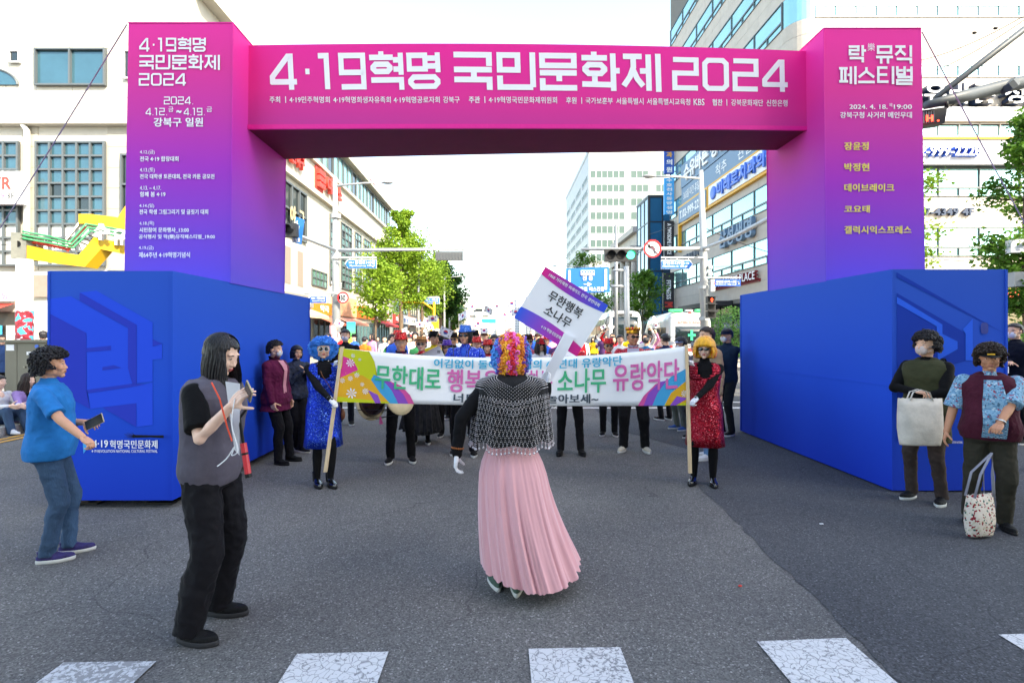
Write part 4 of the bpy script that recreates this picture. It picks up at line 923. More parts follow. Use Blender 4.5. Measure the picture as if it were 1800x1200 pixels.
def person(label, x, y, yaw, H=1.65, z=0, sex='f', sk='a', girth=1., det=1, top=None, bottom=None, shoes=('low', None), lh=None, rh=None, lf=None, rf=None,
           lcurl=.35, rcurl=.35, lroll=0, rroll=0, hyaw=0, hpitch=0, htilt=0, hair='short', hm=None, hat=None, glasses=None, mask=None, gloves=False, lean=0., lpole=None, rpole=None, group=None, legw=1., face=True, lips='#b0504c', extra=None, shell=None, bob=0., belly=0.):
    """faces -Y in its own space; person's left is +X"""
    s = H/1.70; root = empty('person', (x, y, z), yaw, label, 'person', group); Fm = sex == 'f'
    vox = (.026, .014, .0095)[det]; hm = hm or M_HAIR
    L = lambda p: V(p)*s
    lx = sin(lean)*.5
    hipz = .90; sh = V((0, -lean*.45, 1.372)); sw = (.165 if Fm else .188)*(1+(girth-1)*.5)
    nk = V((0, -lean*.48-.0, 1.45)); hc = V((0, -lean*.55-.015+(-.035 if hpitch > .2 else 0), 1.592-(.012 if hpitch > .2 else 0)))
    Mh = Matrix.Translation(L(hc)) @ Matrix.Rotation(hyaw, 4, 'Z') @ Matrix.Rotation(hpitch, 4, 'X') @ Matrix.Rotation(htilt, 4, 'Y') @ Matrix.Scale(s*.99, 4)
    arms = {}
    for sd, tgt, pole, cu in ((1, lh, lpole, lcurl), (-1, rh, rpole, rcurl)):
        S0 = V((sd*sw, sh.y, sh.z)); T = V(tgt) if tgt else V((sd*(sw+.09), -.03-lean*.2, .86)); pl = V(pole) if pole else V((sd*.35, .9, -.5))
        E, W = ik(S0, T, .275, .245, pl); arms[sd] = (S0, E, W)
    legs = {}
    for sd, ft in ((1, lf), (-1, rf)):
        fx, fy, fa = ft or (sd*.10, 0, sd*.2); A = V((fx, fy, .085)); Hp = V((sd*.085, 0.0, hipz)); K, A = ik(Hp, A, .43, .405, V((sin(fa)*.5, -1, 0))); legs[sd] = (Hp, K, A, fa)
    gw = girth; SK = skin(sk)
    # torso profile
    T = [(.84,.155,.105,0),(.92,.172,.118,.0),(1.0,.158,.108,0),(1.08,.142,.1,0),(1.18,.150,.108,-.006),(1.27,.160,.115,-.012),(1.35,.168,.1,-.006),(1.405,.15,.078,0),(1.44,.09,.062,.004),(1.47,.058,.056,.006)]
    if not Fm: T = [(.84,.150,.105,0),(.92,.160,.112,0),(1.0,.152,.108,0),(1.08,.15,.107,0),(1.18,.165,.115,0),(1.27,.178,.118,-.006),(1.35,.186,.102,-.002),(1.405,.165,.08,0),(1.44,.1,.064,.004),(1.47,.06,.058,.006)]
    def trow(t, ex=0.):
        z_, rx, ry, yo = t; f = gw if z_ < 1.36 else 1+(gw-1)*.4; bz_ = belly*math.exp(-((z_-1.05)/.13)**2); yo = yo-lean*max(0, z_-.9)*.9-bz_*.6
        return G().ering((0, yo*1.0, z_), rx*f+ex, ry*f+ex+bz_, 24, .9)
    def tor(g, z0, z1, ex, flare=0.):
        rows = [t for t in T if z0-1e-6 <= t[0] <= z1+1e-6]; rg = []
        for t in rows:
            r = trow(t, ex+flare*max(0, (1.05-t[0]))); rg.append([L(p) for p in r])
        g.loft(rg)
    # ---- skin body: head, neck, core, arms, hands
    g = G(); tor(g, .84, 1.44, -.03)
    g.limb([L((0,nk.y+.012,1.40)), L((hc.x, hc.y+.022, 1.53))], [.052*s, .047*s if Fm else .053*s])
    for sd in (1, -1):
        S0, E, W = arms[sd]; cov = .72 if (top[0] in ('long', 'jacket', 'dress') or (len(top) > 2 and top[2].get('sl') == 'long')) else 1.0; g.limb([L(S0), L(S0.lerp(E, .5)), L(E), L(E.lerp(W, .35)), L(W)], [x_*s*(1+(gw-1)*.6)*q_ for x_, q_ in zip((.044,.042,.035,.034,.0245), (.85,cov,cov,cov,1))], 10)
    me = remesh(g, vox*.95, 3); body = G(); body.addmesh(me); body.addmesh(headmesh(sex, det), Mh)
    hands = {}
    for sd, cu, roll in ((1, lcurl, lroll), (-1, rcurl, rroll)):
        S0, E, W = arms[sd]; d = (W-E).normalized(); zax = -d; 
        ref = V((-sd, 0, 0)) if abs(d.z) > .6 else V((0, 0, -1)) ; xax = (ref-zax*ref.dot(zax)).normalized(); yax = zax.cross(xax)
        M3 = Matrix((xax, yax, zax)).transposed(); 
        fwd = V((0, -1, 0)) if abs(d.z) > .6 else V((-sd*.8, 0, .6))
        if (M3 @ V((0,-1,0))).dot(fwd) < 0: M3 = M3 @ Matrix.Scale(-1, 3, V((0,1,0)))
        M4 = Matrix.Translation(L(W)) @ M3.to_4x4() @ Matrix.Rotation(roll, 4, 'Z') @ Matrix.Scale(s*(.87 if Fm else .98), 4)
        hm_ = handmesh(cu, .6, det, 1.12 if gloves else 1); hands[sd] = M4
        if gloves:
            gg = G(); gg.addmesh(hm_, M4); gl = gg.build('glove', M_GLOVE, root, True)
            q = G(); q.tube([L(W)-d*.045*s, L(W)-d*.0*s], [.031*s, .029*s], 14); q.build('cuff', M_GLOVE, gl, True)
        else: body.addmesh(hm_, M4)
    bo = body.build('body', SK, root, True, fix=True)
    # ---- face
    if face and mask is None or face:
        for sd in (1, -1):
            if not (glasses == 'sun' or glasses == 'round'):
                g = G(); g.ell((sd*.029,-.0695,.0045), (.0125,.0085,.0055), 10); g.cur = 1; g.ell((sd*.0285,-.0765,.0042), (.0055,.003,.0048), 8); g.cur = 1; g.tube([(sd*.015,-.0765,.004),(sd*.029,-.0800,.0105),(sd*.042,-.071,.006)], [.0012,.0019,.0012], 5)
                gm = G(); gm.v = [tuple(Mh @ V(v)) for v in g.v]; gm.f = g.f; gm.mi = g.mi; gm.build('eye', [M_EYEW, M_IRIS], bo, True)
            g = G(); g.tube([Mh @ V((sd*.014,-.080,.026)), Mh @ V((sd*.03,-.082,.031)), Mh @ V((sd*.046,-.072,.027))], [.0016*s,.0026*s,.001*s], 5); g.build('eyebrow', hm if hair != 'wig' else M_HAIR, bo, True)
        if not mask:
            g = G(); g.ell((0,-.0865,-.0535), (.021,.006,.0042), 12); g.ell((0,-.0845,-.0615), (.0175,.006,.0048), 12); g2 = G(); g2.add([Mh @ V(v) for v in g.v], g.f); g2.build('lips', mat('lips_'+lips, lips, .4), bo, True)
    if mask:
        g = starcap(lambda d: V((d.x*.060, d.y*.042, d.z*.052*(1+.15*abs(d.x)))) if d.y < .15 else d*.04, 24, 16, c=(0,-.056,-.045)); g2 = G(); g2.add([Mh @ V(v) for v in g.v], g.f); mk = g2.build('face_mask', mat('mask_'+mask, mask, .85, bump=.3, bs=90), root, True)
        g = G()
        for sd in (1, -1):
            for zz in (-.02,-.07): g.tube([Mh @ V((sd*.055,-.05,zz)), Mh @ V((sd*.077,-.01,zz*.6)), Mh @ V((sd*.079,.02,-.01))], .0013*s, 4)
        g.build('ear_loop', M_GLOVE, mk)
    if glasses:
        fm = {'sun': M_LENS, 'round': M_LENS, 'wire': M_GREY, 'clear': M_GREY}[glasses]; g = G(); q = G()
        rx, rz = {'sun': (.027,.0175), 'round': (.026,.026), 'wire': (.024,.018), 'clear': (.024,.018)}[glasses]
        for sd in (1, -1):
            c = V((sd*.032,-.098,.004)); pts = [Mh @ (c+V((cos(a)*rx, abs(cos(a))*.006*(cos(a)*sd > 0), sin(a)*rz))) for a in [2*pi*k/14 for k in range(14)]]
            g.tube(pts+[pts[0]], (.0035 if glasses == 'round' else .0018)*s, 5); g.tube([Mh @ (c+V((sd*rx,0,.004))), Mh @ V((sd*.077,-.05,.01)), Mh @ V((sd*.08,.01,.004))], .0016*s, 4)
            if glasses in ('sun', 'round'): q.tube([Mh @ (c+V((0,.0015,0))), Mh @ (c+V((0,-.0015,0)))], .001, 3); q.add(pts+[Mh @ (c+V((0,-.005,0)))], [(k, (k+1) % 14, 14) for k in range(14)])
        g.tube([Mh @ V((-.008,-.1,.008)), Mh @ V((.008,-.1,.008))], .0018*s, 4)
        fo = g.build('glasses' if glasses in ('wire','clear') else 'sunglasses', M_FRW if glasses == 'round' else fm, root)
        if q.v: q.build('lens', M_LENS, fo)
    # ---- hair
    if hair in ('short', 'perm', 'bob', 'man', 'long'):
        par = {'short': (.012,.075,.02,.05,.004), 'perm': (.026,.085,.04,.052,.012), 'bob': (.014,.125,.11,.042,.006), 'man': (.008,.05,.0,.058,.008), 'long': (.007,.05,.03,.05,.0)}[hair]
        g = starcap(hair_fn(*par), *((44, 30) if det else (18, 12)), .012 if hair == 'perm' else .004, 45 if hair == 'perm' else 30, R.random()*9)
        g2 = G(); g2.add([Mh @ V(v) for v in g.v], g.f); ho = g2.build('hair', hm, root, True)
        if det == 2 or hair == 'bob':
            q = None
            if hair == 'perm' or (hair == 'short' and det == 2):
                ff = hair_fn(*par); q = curls(520 if hair == 'perm' else 300, lambda d: V((0,.012,.02))+ff(d)*(1.0+R.uniform(0,.06)), .011, keep=lambda d: ff(d).length > .07, tube=.42)
            elif hair == 'bob': q = strands((50, 200, 420)[det], .115, face=.75, out=.012, curlin=.012, bangs=1, width=(.009, .0045, .0042)[det])
            elif hair == 'long': q = strands(1500, .30, face=.85, out=.006, wav=.010, width=.0027, M=Mh, sc=s)
            if q: q2 = G(); q2.add([V(v) if hair == 'long' else Mh @ V(v) for v in q.v], q.f); q2.build('hair_lock', hm, ho)['kind'] = 'stuff'
        elif hair == 'long':
            q = strands(60 if det == 0 else 160, .22, face=.5, out=.02, wav=.01, width=.007); q2 = G(); q2.add([Mh @ V(v) for v in q.v], q.f); q2.build('hair_lock', hm, ho)['kind'] = 'stuff'
    # ---- clothes
    def sleeve(g, upto, r0, r1, n=12):
        for sd in (1, -1):
            S0, E, W = arms[sd]
            if upto == 'short': pts = [S0, S0.lerp(E, .4), S0.lerp(E, .82)]; rs = [r0*1.05, r0*1.08, r0*1.18]
            elif upto == 'elbow': pts = [S0, S0.lerp(E, .5), E.lerp(S0, .03)]; rs = [r0*1.05, r0*1.1, r0*1.22]
            else: pts = [S0, S0.lerp(E, .5), E, E.lerp(W, .5), W.lerp(E, .04)]; rs = [r0*1.05, r0, r0*.9, r1*1.15, r1]
            k = 1+(gw-1)*.6; g.limb([L(p) for p in pts], [q*s*k for q in rs], n) if upto == 'long' else (g.limb([L(p) for p in pts[:-1]], [q*s*k for q in rs[:-1]], n), g.tube([L(p) for p in pts[-2:]], [q*s*k for q in rs[-2:]], n))
    bottoms = bottom or ('trousers', '#17171a')
    tk, tm = top[0], top[1]; tm_ = tm if not isinstance(tm, str) else cloth(tm); opt = top[2] if len(top) > 2 else {}
    ln = opt.get('len', .84); ex = opt.get('ex', .012)
    dsp = .006 if det == 2 else (.005 if det == 1 else 0)
    if tk in ('tee', 'long', 'jacket', 'blouse'):
        g = G(); tor(g, max(.84, ln), 1.44, ex, opt.get('flare', .03))
        if ln < .84:
            f = opt.get('flare', .05); g.loft([[L(p) for p in trow((zz, .165+(.84-zz)*f*2, .115+(.84-zz)*f*2, 0), ex)] for zz in (.9, .84, ln)])
        g.limb([L((0,nk.y+.008,1.42)), L((0,nk.y+.008,1.452))], [.078*s, .062*s])
        sleeve(g, {'tee': 'short', 'blouse': 'elbow'}.get(tk, 'long'), .058 if tk == 'jacket' else .052, .04 if tk == 'jacket' else .034)
        me = remesh(g, vox, 3, dsp*(1.6 if tk == 'jacket' else 1), .07); t_o = fin({'tee': 'shirt', 'long': 'shirt', 'jacket': 'jacket', 'blouse': 'blouse'}[tk], me, tm_, root)
        if opt.get('collar'):
            q = G(); q.loft([[L((cos(a)*(.068+dz*.25), nk.y+.008+sin(a)*(.066+dz*.25), 1.445+dz+.012*sin(a))) for a in [2*pi*k/20 for k in range(20)]] for dz in (0, .045)], cap=False); q.loft([[L((cos(a)*(.064+dz*.25), nk.y+.008+sin(a)*(.062+dz*.25), 1.445+dz+.012*sin(a))) for a in [2*pi*k/20 for k in range(20)]] for dz in (.045, 0)], cap=False); q.build('collar', cloth(opt['collar']) if opt['collar'] is not True else tm_, t_o, True)
        if opt.get('zip'):   # open front showing the shirt beneath, as a slightly proud panel
            q = G(); w0 = opt.get('zw', .035)
            for zz0, zz1 in zip([ln+.02, 1.0, 1.1, 1.2, 1.3, 1.37], [1.0, 1.1, 1.2, 1.3, 1.37, 1.44]):
                a_ = []
                for zz in (zz0, zz1):
                    ry = [trow(t, ex)[18].y for t in T if abs(t[0]-min(T, key=lambda t: abs(t[0]-zz))[0]) < 1e-6][0]
                    for sx_ in (-w0*(1+.6*(zz > 1.3)), w0*(1+.6*(zz > 1.3))): a_.append(L((sx_, ry-.010, zz)))
                q.add(a_, [(0,1,3,2)])
            q.build('shirt_front', cloth(opt['zip']), t_o)
    if tk in ('vest',):
        base = opt.get('under', '#111113'); g = G(); tor(g, .92, 1.44, .008); g.limb([L((0,nk.y+.008,1.42)), L((0,nk.y+.008,1.45))], [.07*s, .056*s]); sleeve(g, opt.get('sl', 'short'), .062, .034)
        fin('shirt', remesh(g, vox, 3, dsp*.4, .12), base if not isinstance(base, str) else cloth(base), root)
        g = G(); rows = [t for t in T if max(.84, ln)-1e-6 <= t[0] <= 1.442]
        if ln < .84: rows = [(ln, .175, .125, 0)]+rows
        rg = []
        for t in rows:
            r = trow(t, ex+.012+opt.get('puff', .0)*max(0, sin((t[0]-ln)/(1.1-ln+.001)*pi/2) if t[0] < 1.1 else 1)); rg.append([L(p) for p in r])
        g.loft(rg)
        for sd in (1, -1): g.limb([L((sd*.06, nk.y, 1.425)), L((sd*sw*.66, sh.y, 1.39))], [.048*s, .046*s])
        t_o = fin('vest', remesh(g, vox, 4, dsp*1.0, .12), tm_, root)
        if opt.get('open'):
            q = G(); w0 = opt.get('ow', .06)
            for i in range(8):
                a_ = []
                for zz, ww in ((ln+.03+(1.40-ln-.03)*i/8, 0), (ln+.03+(1.40-ln-.03)*(i+1)/8, 0)):
                    tt = min(T, key=lambda t: abs(t[0]-zz)); ry = trow(tt, ex+.012+opt.get('puff', 0))[18].y
                    w1 = w0*(1.0-.35*max(0, (zz-1.2)/.25))
                    for sx_ in (-w1, w1): a_.append(L((sx_, ry-.018, zz)))
                q.add(a_, [(0,1,3,2)])
            q.build('blouse_front', opt['open'] if not isinstance(opt['open'], str) else cloth(opt['open']), t_o)
    if tk == 'dress':
        g = G(); tor(g, .84, 1.44, .006); g.limb([L((0,nk.y+.008,1.42)), L((0,nk.y+.012,1.49))], [.062*s, .055*s]); sleeve(g, 'long', .05, .031); fin('shirt', remesh(g, vox, 3, .003), cloth('#131316'), root)
        # v neck sleeveless dress with straps
        rg = []; hem = opt.get('hem', .50); n = 48
        prof = [(hem,.212,.160),(hem+.12,.200,.150),(.74,.192,.142),(.84,.188,.138),(.92,.184,.132),(1.0,.166,.12),(1.08,.152,.112),(1.18,.164,.122),(1.25,.170,.13)]
        for z_, rx, ry in prof:
            row = []
            for j in range(n):
                a = 2*pi*j/n; w_ = 1+(.035*sin(a*7+z_*2)*max(0, (.9-z_)/.4)); row.append(L((cos(a)*rx*w_, sin(a)*ry*w_-.004, z_)))
            rg.append(row)
        g = G(); g.loft(rg, cap=False)
        # bodice top following the chest up into straps round a V neck
        prev = None
        for zz, th_f, th_b, mx_ in ((1.25,-1,-1,2),(1.27,.10,-1,2),(1.30,.2,-1,2),(1.33,.28,.1,1.0),(1.36,.34,.25,.97),(1.39,.38,.38,.95),(1.41,.42,.42,.94),(1.428,.46,.46,.93)):
            lo = max([t for t in T if t[0] <= zz], key=lambda t: t[0]); hi_ = min([t for t in T if t[0] > zz], key=lambda t: t[0]); q_ = (zz-lo[0])/(hi_[0]-lo[0]); pr_ = [lo[i_]*(1-q_)+hi_[i_]*q_ for i_ in range(4)]
            e_ = G().ering((0, pr_[3]-lean*max(0, zz-.9)*.9, zz), pr_[1]*gw+.017, pr_[2]*gw+.017, n, .9); row = []
            for j in range(n):
                a = 2*pi*j/n; cc_ = abs(cos(a)); row.append((L(e_[j]), cc_ > (th_f if sin(a) < 0 else th_b) and cc_ < mx_))
            if prev is None: prev = [(p, True) for p in rg[-1]]
            b = len(g.v); g.v += [tuple(p) for p, _ in prev]+[tuple(p) for p, _ in row]
            for j in range(n):
                k = (j+1) % n
                if row[j][1] and row[k][1] and prev[j][1] and prev[k][1]: g.f.append((b+j, b+k, b+n+k, b+n+j)); g.mi.append(0)
            prev = row
        d_o = g.build('dress', tm_, root, True); sm = d_o.modifiers.new('thickness', 'SOLIDIFY'); sm.thickness = .008; sm.offset = 1
        ll = d_o
    bk, bm = bottoms[0], bottoms[1]; bm_ = bm if not isinstance(bm, str) else cloth(bm)
    if bk in ('trousers', 'wide', 'tights'):
        kk = {'trousers': (.088,.066,.056,.052), 'wide': (.105,.088,.086,.080), 'tights': (.07,.052,.055,.034)}[bk]; g = G()
        if bk != 'tights': g.loft([[L(p) for p in trow(t, .002)] for t in ((.82,.155,.108,0),(.9,.168,.118,0),(1.0,.155,.105,0))])
        for sd in (1, -1):
            Hp, K, A, fa = legs[sd]; lw = legw*(1+(gw-1)*.7); end = A+V((0,.0,-.03)) if bk != 'tights' else A+V((0,0,-.02))
            g.limb([L(Hp), L(Hp.lerp(K, .5)), L(K)], [kk[0]*s*lw, (kk[0]+kk[1])/2*s*lw, kk[1]*s*lw], 14); g.limb([L(K), L(K.lerp(A, .35)+V((0,.012,0)))], [kk[1]*s*lw, kk[2]*s*lw*1.03], 14); g.tube([L(K.lerp(A, .3)+V((0,.01,0))), L(K.lerp(A, .75)), L(end)], [kk[2]*s*lw*1.03, (kk[2]+kk[3])/2*s*lw, kk[3]*s*lw], 14)
        fin('tights' if bk == 'tights' else 'trousers', remesh(g, vox, 2, (0 if bk == 'tights' else (.012 if bk == 'wide' else .008))*(det > 0), .085), bm_, root)
    if bk == 'skirt':
        bopt = bottoms[2] if len(bottoms) > 2 else {}; hem = bopt.get('hem', .12); n = 220; rg = []; rr_ = random.Random(5); ph = [rr_.uniform(0, 6.28) for _ in range(8)]
        zs = [1.0, .97, .93, .86, .78, .68, .58, .48, .38, .28, .2, hem+.02, hem]
        for z_ in zs:
            t = (1.0-z_)/(1.0-hem); row = []; bx = .15+.055*min(1, t*5)+.115*t**1.2; by = .105+.055*min(1, t*5)+.13*t**1.2; sh_x = bopt.get('sweep', 0)*t**1.8
            for j in range(n):
                a = 2*pi*j/n; fold = 1.5*noise.noise(V((cos(a)*5+ph[0], sin(a)*5, t*.5)))+1.2*noise.noise(V((cos(a)*11, sin(a)*11+ph[1], t*.8)))+.5*noise.noise(V((cos(a)*24, sin(a)*24, t*1.2+ph[2])))+.25*sin(a*19+ph[3]+sin(a*3)*1.5); amp = .002+.024*min(1, t*1.1)
                dxs = sh_x ; row.append(L((cos(a)*(bx+fold*amp)+dxs, sin(a)*(by+fold*amp), z_+(.03*sin(a*2+1)+.03*noise.noise(V((cos(a)*7, sin(a)*7, 3))))*t*t)))
            rg.append(row)
        g = G(); g.loft(rg, cap=False); so_ = g.build('skirt', bm_, root, True)
        if bopt.get('layer'):
            q = G(); q.loft([[L(((V(p)/s).x*1.03, (V(p)/s).y*1.04, (V(p)/s).z+.012)) for p in row] for row in rg], cap=False); q.build('tulle_layer', bopt['layer'], so_, True)
        g = G(); g.loft([[L(p) for p in trow(t, .01)] for t in ((.965,.152,.105,0),(1.0,.15,.103,0))]); g.build('waistband', bm_, root, True)
        g = G()
        for sd in (1, -1): Hp, K, A, fa = legs[sd]; g.tube([L(K), L(A)], [.055*s, .035*s], 12)
        g.build('tights', cloth('#131316'), root, True)
    # ---- shoes
    for sd in (1, -1):
        Hp, K, A, fa = legs[sd]; kd = shoes[0]; smm = shoes[1] or M_SHB; smm = cloth(smm) if isinstance(smm, str) else smm
        o = link('shoe', shoemesh('low' if kd in ('low', 'loafer') else 'ankle').copy() if False else shoemesh('low' if kd in ('low', 'loafer') else 'ankle'), None, root, L((A.x, A.y, 0)), fa); o.scale = (s*1.02,)*3
        if not o.data.materials: o.data.materials.append(M_SHB)
        o.material_slots[0].link = 'OBJECT'; o.material_slots[0].material = smm
        q = link('sole', shoemesh('sole'), None, o)
        if not q.data.materials: q.data.materials.append(M_SOLE)
        q.material_slots[0].link = 'OBJECT'; q.material_slots[0].material = shoes[2] if len(shoes) > 2 else M_SOLE
    if hat:
        if hat[0] == 'fedora': hat_fedora(hat[1], hat[2], root, Mh)
        if hat[0] == 'cap': hat_cap(hat[1], root, Mh)
        if hat[0] == 'brim': hat_fedora(hat[1], hat[2], root, Mh, .175, .09, .1)
        if hat[0] == 'visor':
            v_ = visor(hat[1], root, Mh, 'sun_visor', .105, .038); g = G(); n = 24; g.loft([[Mh @ V((cos(2*pi*j/n)*.0905, .012+sin(2*pi*j/n)*.108, .035+k*.03)) for j in range(n)] for k in (0, 1)], cap=False); g.build('visor_band', hat[1], v_, True)
    root['_s'] = 1; del root['_s']
    return root, dict(Mh=Mh, arms=arms, legs=legs, hands=hands, s=s, L=L, T=T, trow=trow)
def world(root, p): return Matrix.Translation(root.location) @ root.rotation_euler.to_matrix().to_4x4() @ V(p)
def local(root, p): return (Matrix.Translation(root.location) @ root.rotation_euler.to_matrix().to_4x4()).inverted() @ V(p)
def hold(root, p, H): return local(root, p)*(1.70/H)      # world point -> nominal pose space
class RT:   # lightweight transform for planning a pose before the person exists
    def __init__(s, x, y, yaw): s.location = V((x, y, 0)); s.rotation_euler = Euler((0, 0, yaw))
# ---------------------------------------------------------------- the people in the photograph
def sequin(name, c1, c2, sc=170):
    m = mat(name, c1, .28, metal=.65); n = m.node_tree.nodes; l = m.node_tree.links; b = n['Principled BSDF']
    tc = n.new('ShaderNodeTexCoord'); vo = n.new('ShaderNodeTexVoronoi'); vo.inputs['Scale'].default_value = sc; l.new(tc.outputs['Object'], vo.inputs[0])
    sp = n.new('ShaderNodeSeparateColor'); l.new(vo.outputs['Color'], sp.inputs[0]); cr = n.new('ShaderNodeValToRGB'); e = cr.color_ramp.elements
    c1, c2 = C(c1), C(c2); e[0].color = (*[x*.35 for x in c1], 1); e[1].color = (*c2, 1); x = e.new(.55); x.color = (*c1, 1); x = e.new(.85); x.color = (*c1, 1)
    l.new(sp.outputs[0], cr.inputs[0]); l.new(cr.outputs[0], b.inputs['Base Color'])
    g_ = n.new('ShaderNodeNewGeometry'); vm = n.new('ShaderNodeVectorMath'); vm.operation = 'MULTIPLY_ADD'; vm.inputs[1].default_value = (.9, .9, .9); sb_ = n.new('ShaderNodeVectorMath'); sb_.operation = 'SUBTRACT'; sb_.inputs[1].default_value = (.5, .5, .5)
    l.new(vo.outputs['Color'], sb_.inputs[0]); l.new(sb_.outputs[0], vm.inputs[0]); l.new(g_.outputs['Normal'], vm.inputs[2]); nm = n.new('ShaderNodeVectorMath'); nm.operation = 'NORMALIZE'; l.new(vm.outputs[0], nm.inputs[0]); l.new(nm.outputs[0], b.inputs['Normal'])
    return m
M_SQB = sequin('sequin_blue', '#0a3fd0', '#7fb8ff'); M_SQR = sequin('sequin_red', '#b3122e', '#ff8a9a'); M_SQBH = sequin('sequin_blue_hat', '#1f6fd8', '#a8d0ff', 220); M_SQRJ = sequin('sequin_red_jacket', '#c01830', '#ff6a78', 120); M_SQRH = sequin('sequin_red_hat', '#d8262e', '#ff9a90', 220); M_SQBJ = sequin('sequin_blue_jacket', '#1540c8', '#8fb4ff', 120)
M_BSK = M_SHB; M_JEAN = mat('denim', '#34506e', .85, var=.35, vs=5, bump=.5, bs=120, stretch=(1,1,.4)); M_JEANL = mat('denim_light', '#5f86b0', .85, var=.3, vs=5, bump=.5, bs=120)
M_BLACKC = cloth('#121215'); M_TULLE = mat('pink_tulle', '#dfa4ac', .8, var=.06, vs=4, sheen=.5, stretch=(1,1,.1)); M_WOOD = mat('pale_wood', '#d8bf9c', .7, var=.15, vs=12, stretch=(6,6,.5))
def rel(root, o): o.parent = root; o.matrix_parent_inverse = Matrix(); return o
def phone(root_name, label, M, m=M_DK):
    r = empty('phone', (0,0,0), 0, label, 'phone'); r.matrix_world = M
    g = G(); g.box((0,0,0), (.073,.008,.15)); o = g.build('case', mat('phone_case', '#b9a88a', .4), r); q = G(); q.box((0,-.0045,0), (.067,.002,.143)); q.build('screen', mat('phone_screen', '#0f1826', .35, spec=.3), r)
    for p in (o,):
        bv = p.modifiers.new('b', 'BEVEL'); bv.width = .003; bv.segments = 2
    return r
def pt(px, py, d): return P(px, py, d)

# 1 woman in the blue T-shirt
x, y, yaw, H = -3.33, 3.78, radians(116), 1.53
rt = RT(x, y, yaw)
r1, d1 = person('elderly woman in a bright blue T-shirt and jeans holding a phone at the left', x, y, yaw, H, sk='b', girth=1.08, det=2, belly=.03, top=('tee', cloth('#1673b8'), {'ex': .02, 'flare': .10, 'len': .84}), bottom=('trousers', M_JEAN), legw=.98,
    rh=hold(rt, pt(152, 775, 3.56), H), lh=hold(rt, pt(150, 742, 3.85), H), lpole=(.5,.6,-1), rpole=(-.5,.9,-.8), rcurl=.75, lcurl=.55, lroll=.6, hair='perm', hpitch=-.06, hyaw=.03, lf=(.09,-.10,.0), rf=(-.07,.0,.0), shoes=('low', mat('purple_knit', '#2d2560', .7, var=.5, vs=14)), lips='#b5705e')
g = G(); g.add([world(r1, d1['L']((-.139,-.0,.045))), world(r1, d1['L']((-.141,-.1,.05))), world(r1, d1['L']((-.139,-.03,.07)))], [(0,1,2)])
phone('p', 'dark smartphone with a clear case held by the woman in the blue T-shirt', Matrix.Translation(pt(166, 741, 3.80)) @ Matrix.Rotation(radians(-25), 4, 'Z') @ Matrix.Rotation(radians(62), 4, 'Y') @ Matrix.Rotation(radians(-20), 4, 'X'))
# 2 young woman with the grey vest
x, y, yaw, H = -1.64, 2.90, radians(84), 1.66
rt = RT(x, y, yaw)
r2, d2 = person('young woman with long black hair, grey vest and wide black trousers typing on a phone', x, y, yaw, H, sk='d', girth=.92, det=2, top=('vest', cloth('#5a5560', bump=.35), {'ex': .012, 'puff': .025, 'len': .84, 'under': '#0f0f11'}), bottom=('wide', cloth('#141318', rough=.7, bump=.7, bs=9)),
    rh=hold(rt, pt(407, 712, 2.62), H), lh=hold(rt, pt(408, 725, 2.80), H), rpole=(-.25,.35,-1), lpole=(.4,.3,-1), rcurl=.35, lcurl=.6, rroll=-.5, lroll=.5, hair='long', hpitch=.42, hyaw=.04, lf=(.13,.05,.1), rf=(-.15,.03,-.05), shoes=('low', M_SHB, mat('dark_sole', '#2c2c30', .8)), lips='#b23a3e', lean=.03)
ph = phone('p', 'pale blue smartphone held up by the young woman in the grey vest', Matrix.Translation(pt(437, 688, 2.60)) @ Matrix.Rotation(radians(-20), 4, 'Z') @ Matrix.Rotation(radians(58), 4, 'Y') @ Matrix.Rotation(radians(35), 4, 'X'))
L2 = d2['L']
g = G(); g.tube([pt(372,672,2.60), pt(386,700,2.585), pt(394,730,2.58), pt(400,752,2.585), pt(408,775,2.60)], .0055, 6, flat=.3); o = tag(g.build('lanyard', mat('orange_strap', '#d8492c', .6)), 'orange lanyard hanging on the front of the young woman in the vest', 'lanyard')
g = G(); a, b = pt(421, 735, 2.72), pt(436, 832, 2.70); g.tube([a, b], [.008, .009], 8); g.cur = 1; g.tube([a.lerp(b, .45), b], .0165, 10); g.cur = 2; g.tube([a.lerp(b, .62), a.lerp(b, .66)], .0169, 10); g.tube([b, b+(b-a).normalized()*.02], .017, 10); g.tube([a, a+V((.04,0,.055))], .007, 6)
tag(g.build('light_baton', [M_BLK, mat('baton_red', '#c8323c', .4), M_BLK]), 'red and white signal baton with a black cap hanging at the vest woman\'s hip', 'baton')
g = G(); g.add([pt(396,670,2.70),pt(422,674,2.70),pt(421,800,2.72),pt(412,790,2.72),pt(396,670,2.71),pt(422,674,2.71),pt(421,800,2.73),pt(412,790,2.73)], [(0,1,2,3),(7,6,5,4),(0,4,5,1),(1,5,6,2),(2,6,7,3),(3,7,4,0)])
tag(g.build('paper_roll', mat('paper_white', '#d9dae2', .8, var=.06)), 'folded white leaflet held against the chest of the young woman in the vest', 'leaflet')
g = G(); pp = [pt(413, 700, 2.60), pt(407, 745, 2.58), pt(418, 790, 2.57), pt(407, 800, 2.57), pt(412, 785, 2.57), pt(398, 806, 2.57), pt(378, 822, 2.55)]
cur = []
for i in range(len(pp)-1):
    for k in range(4):
        t = k/4; p0, p1, p2, p3 = pp[max(0, i-1)], pp[i], pp[i+1], pp[min(len(pp)-1, i+2)]; cur.append(.5*((2*p1)+(p2-p0)*t+(2*p0-5*p1+4*p2-p3)*t*t+(3*p1-p0-3*p2+p3)*t**3))
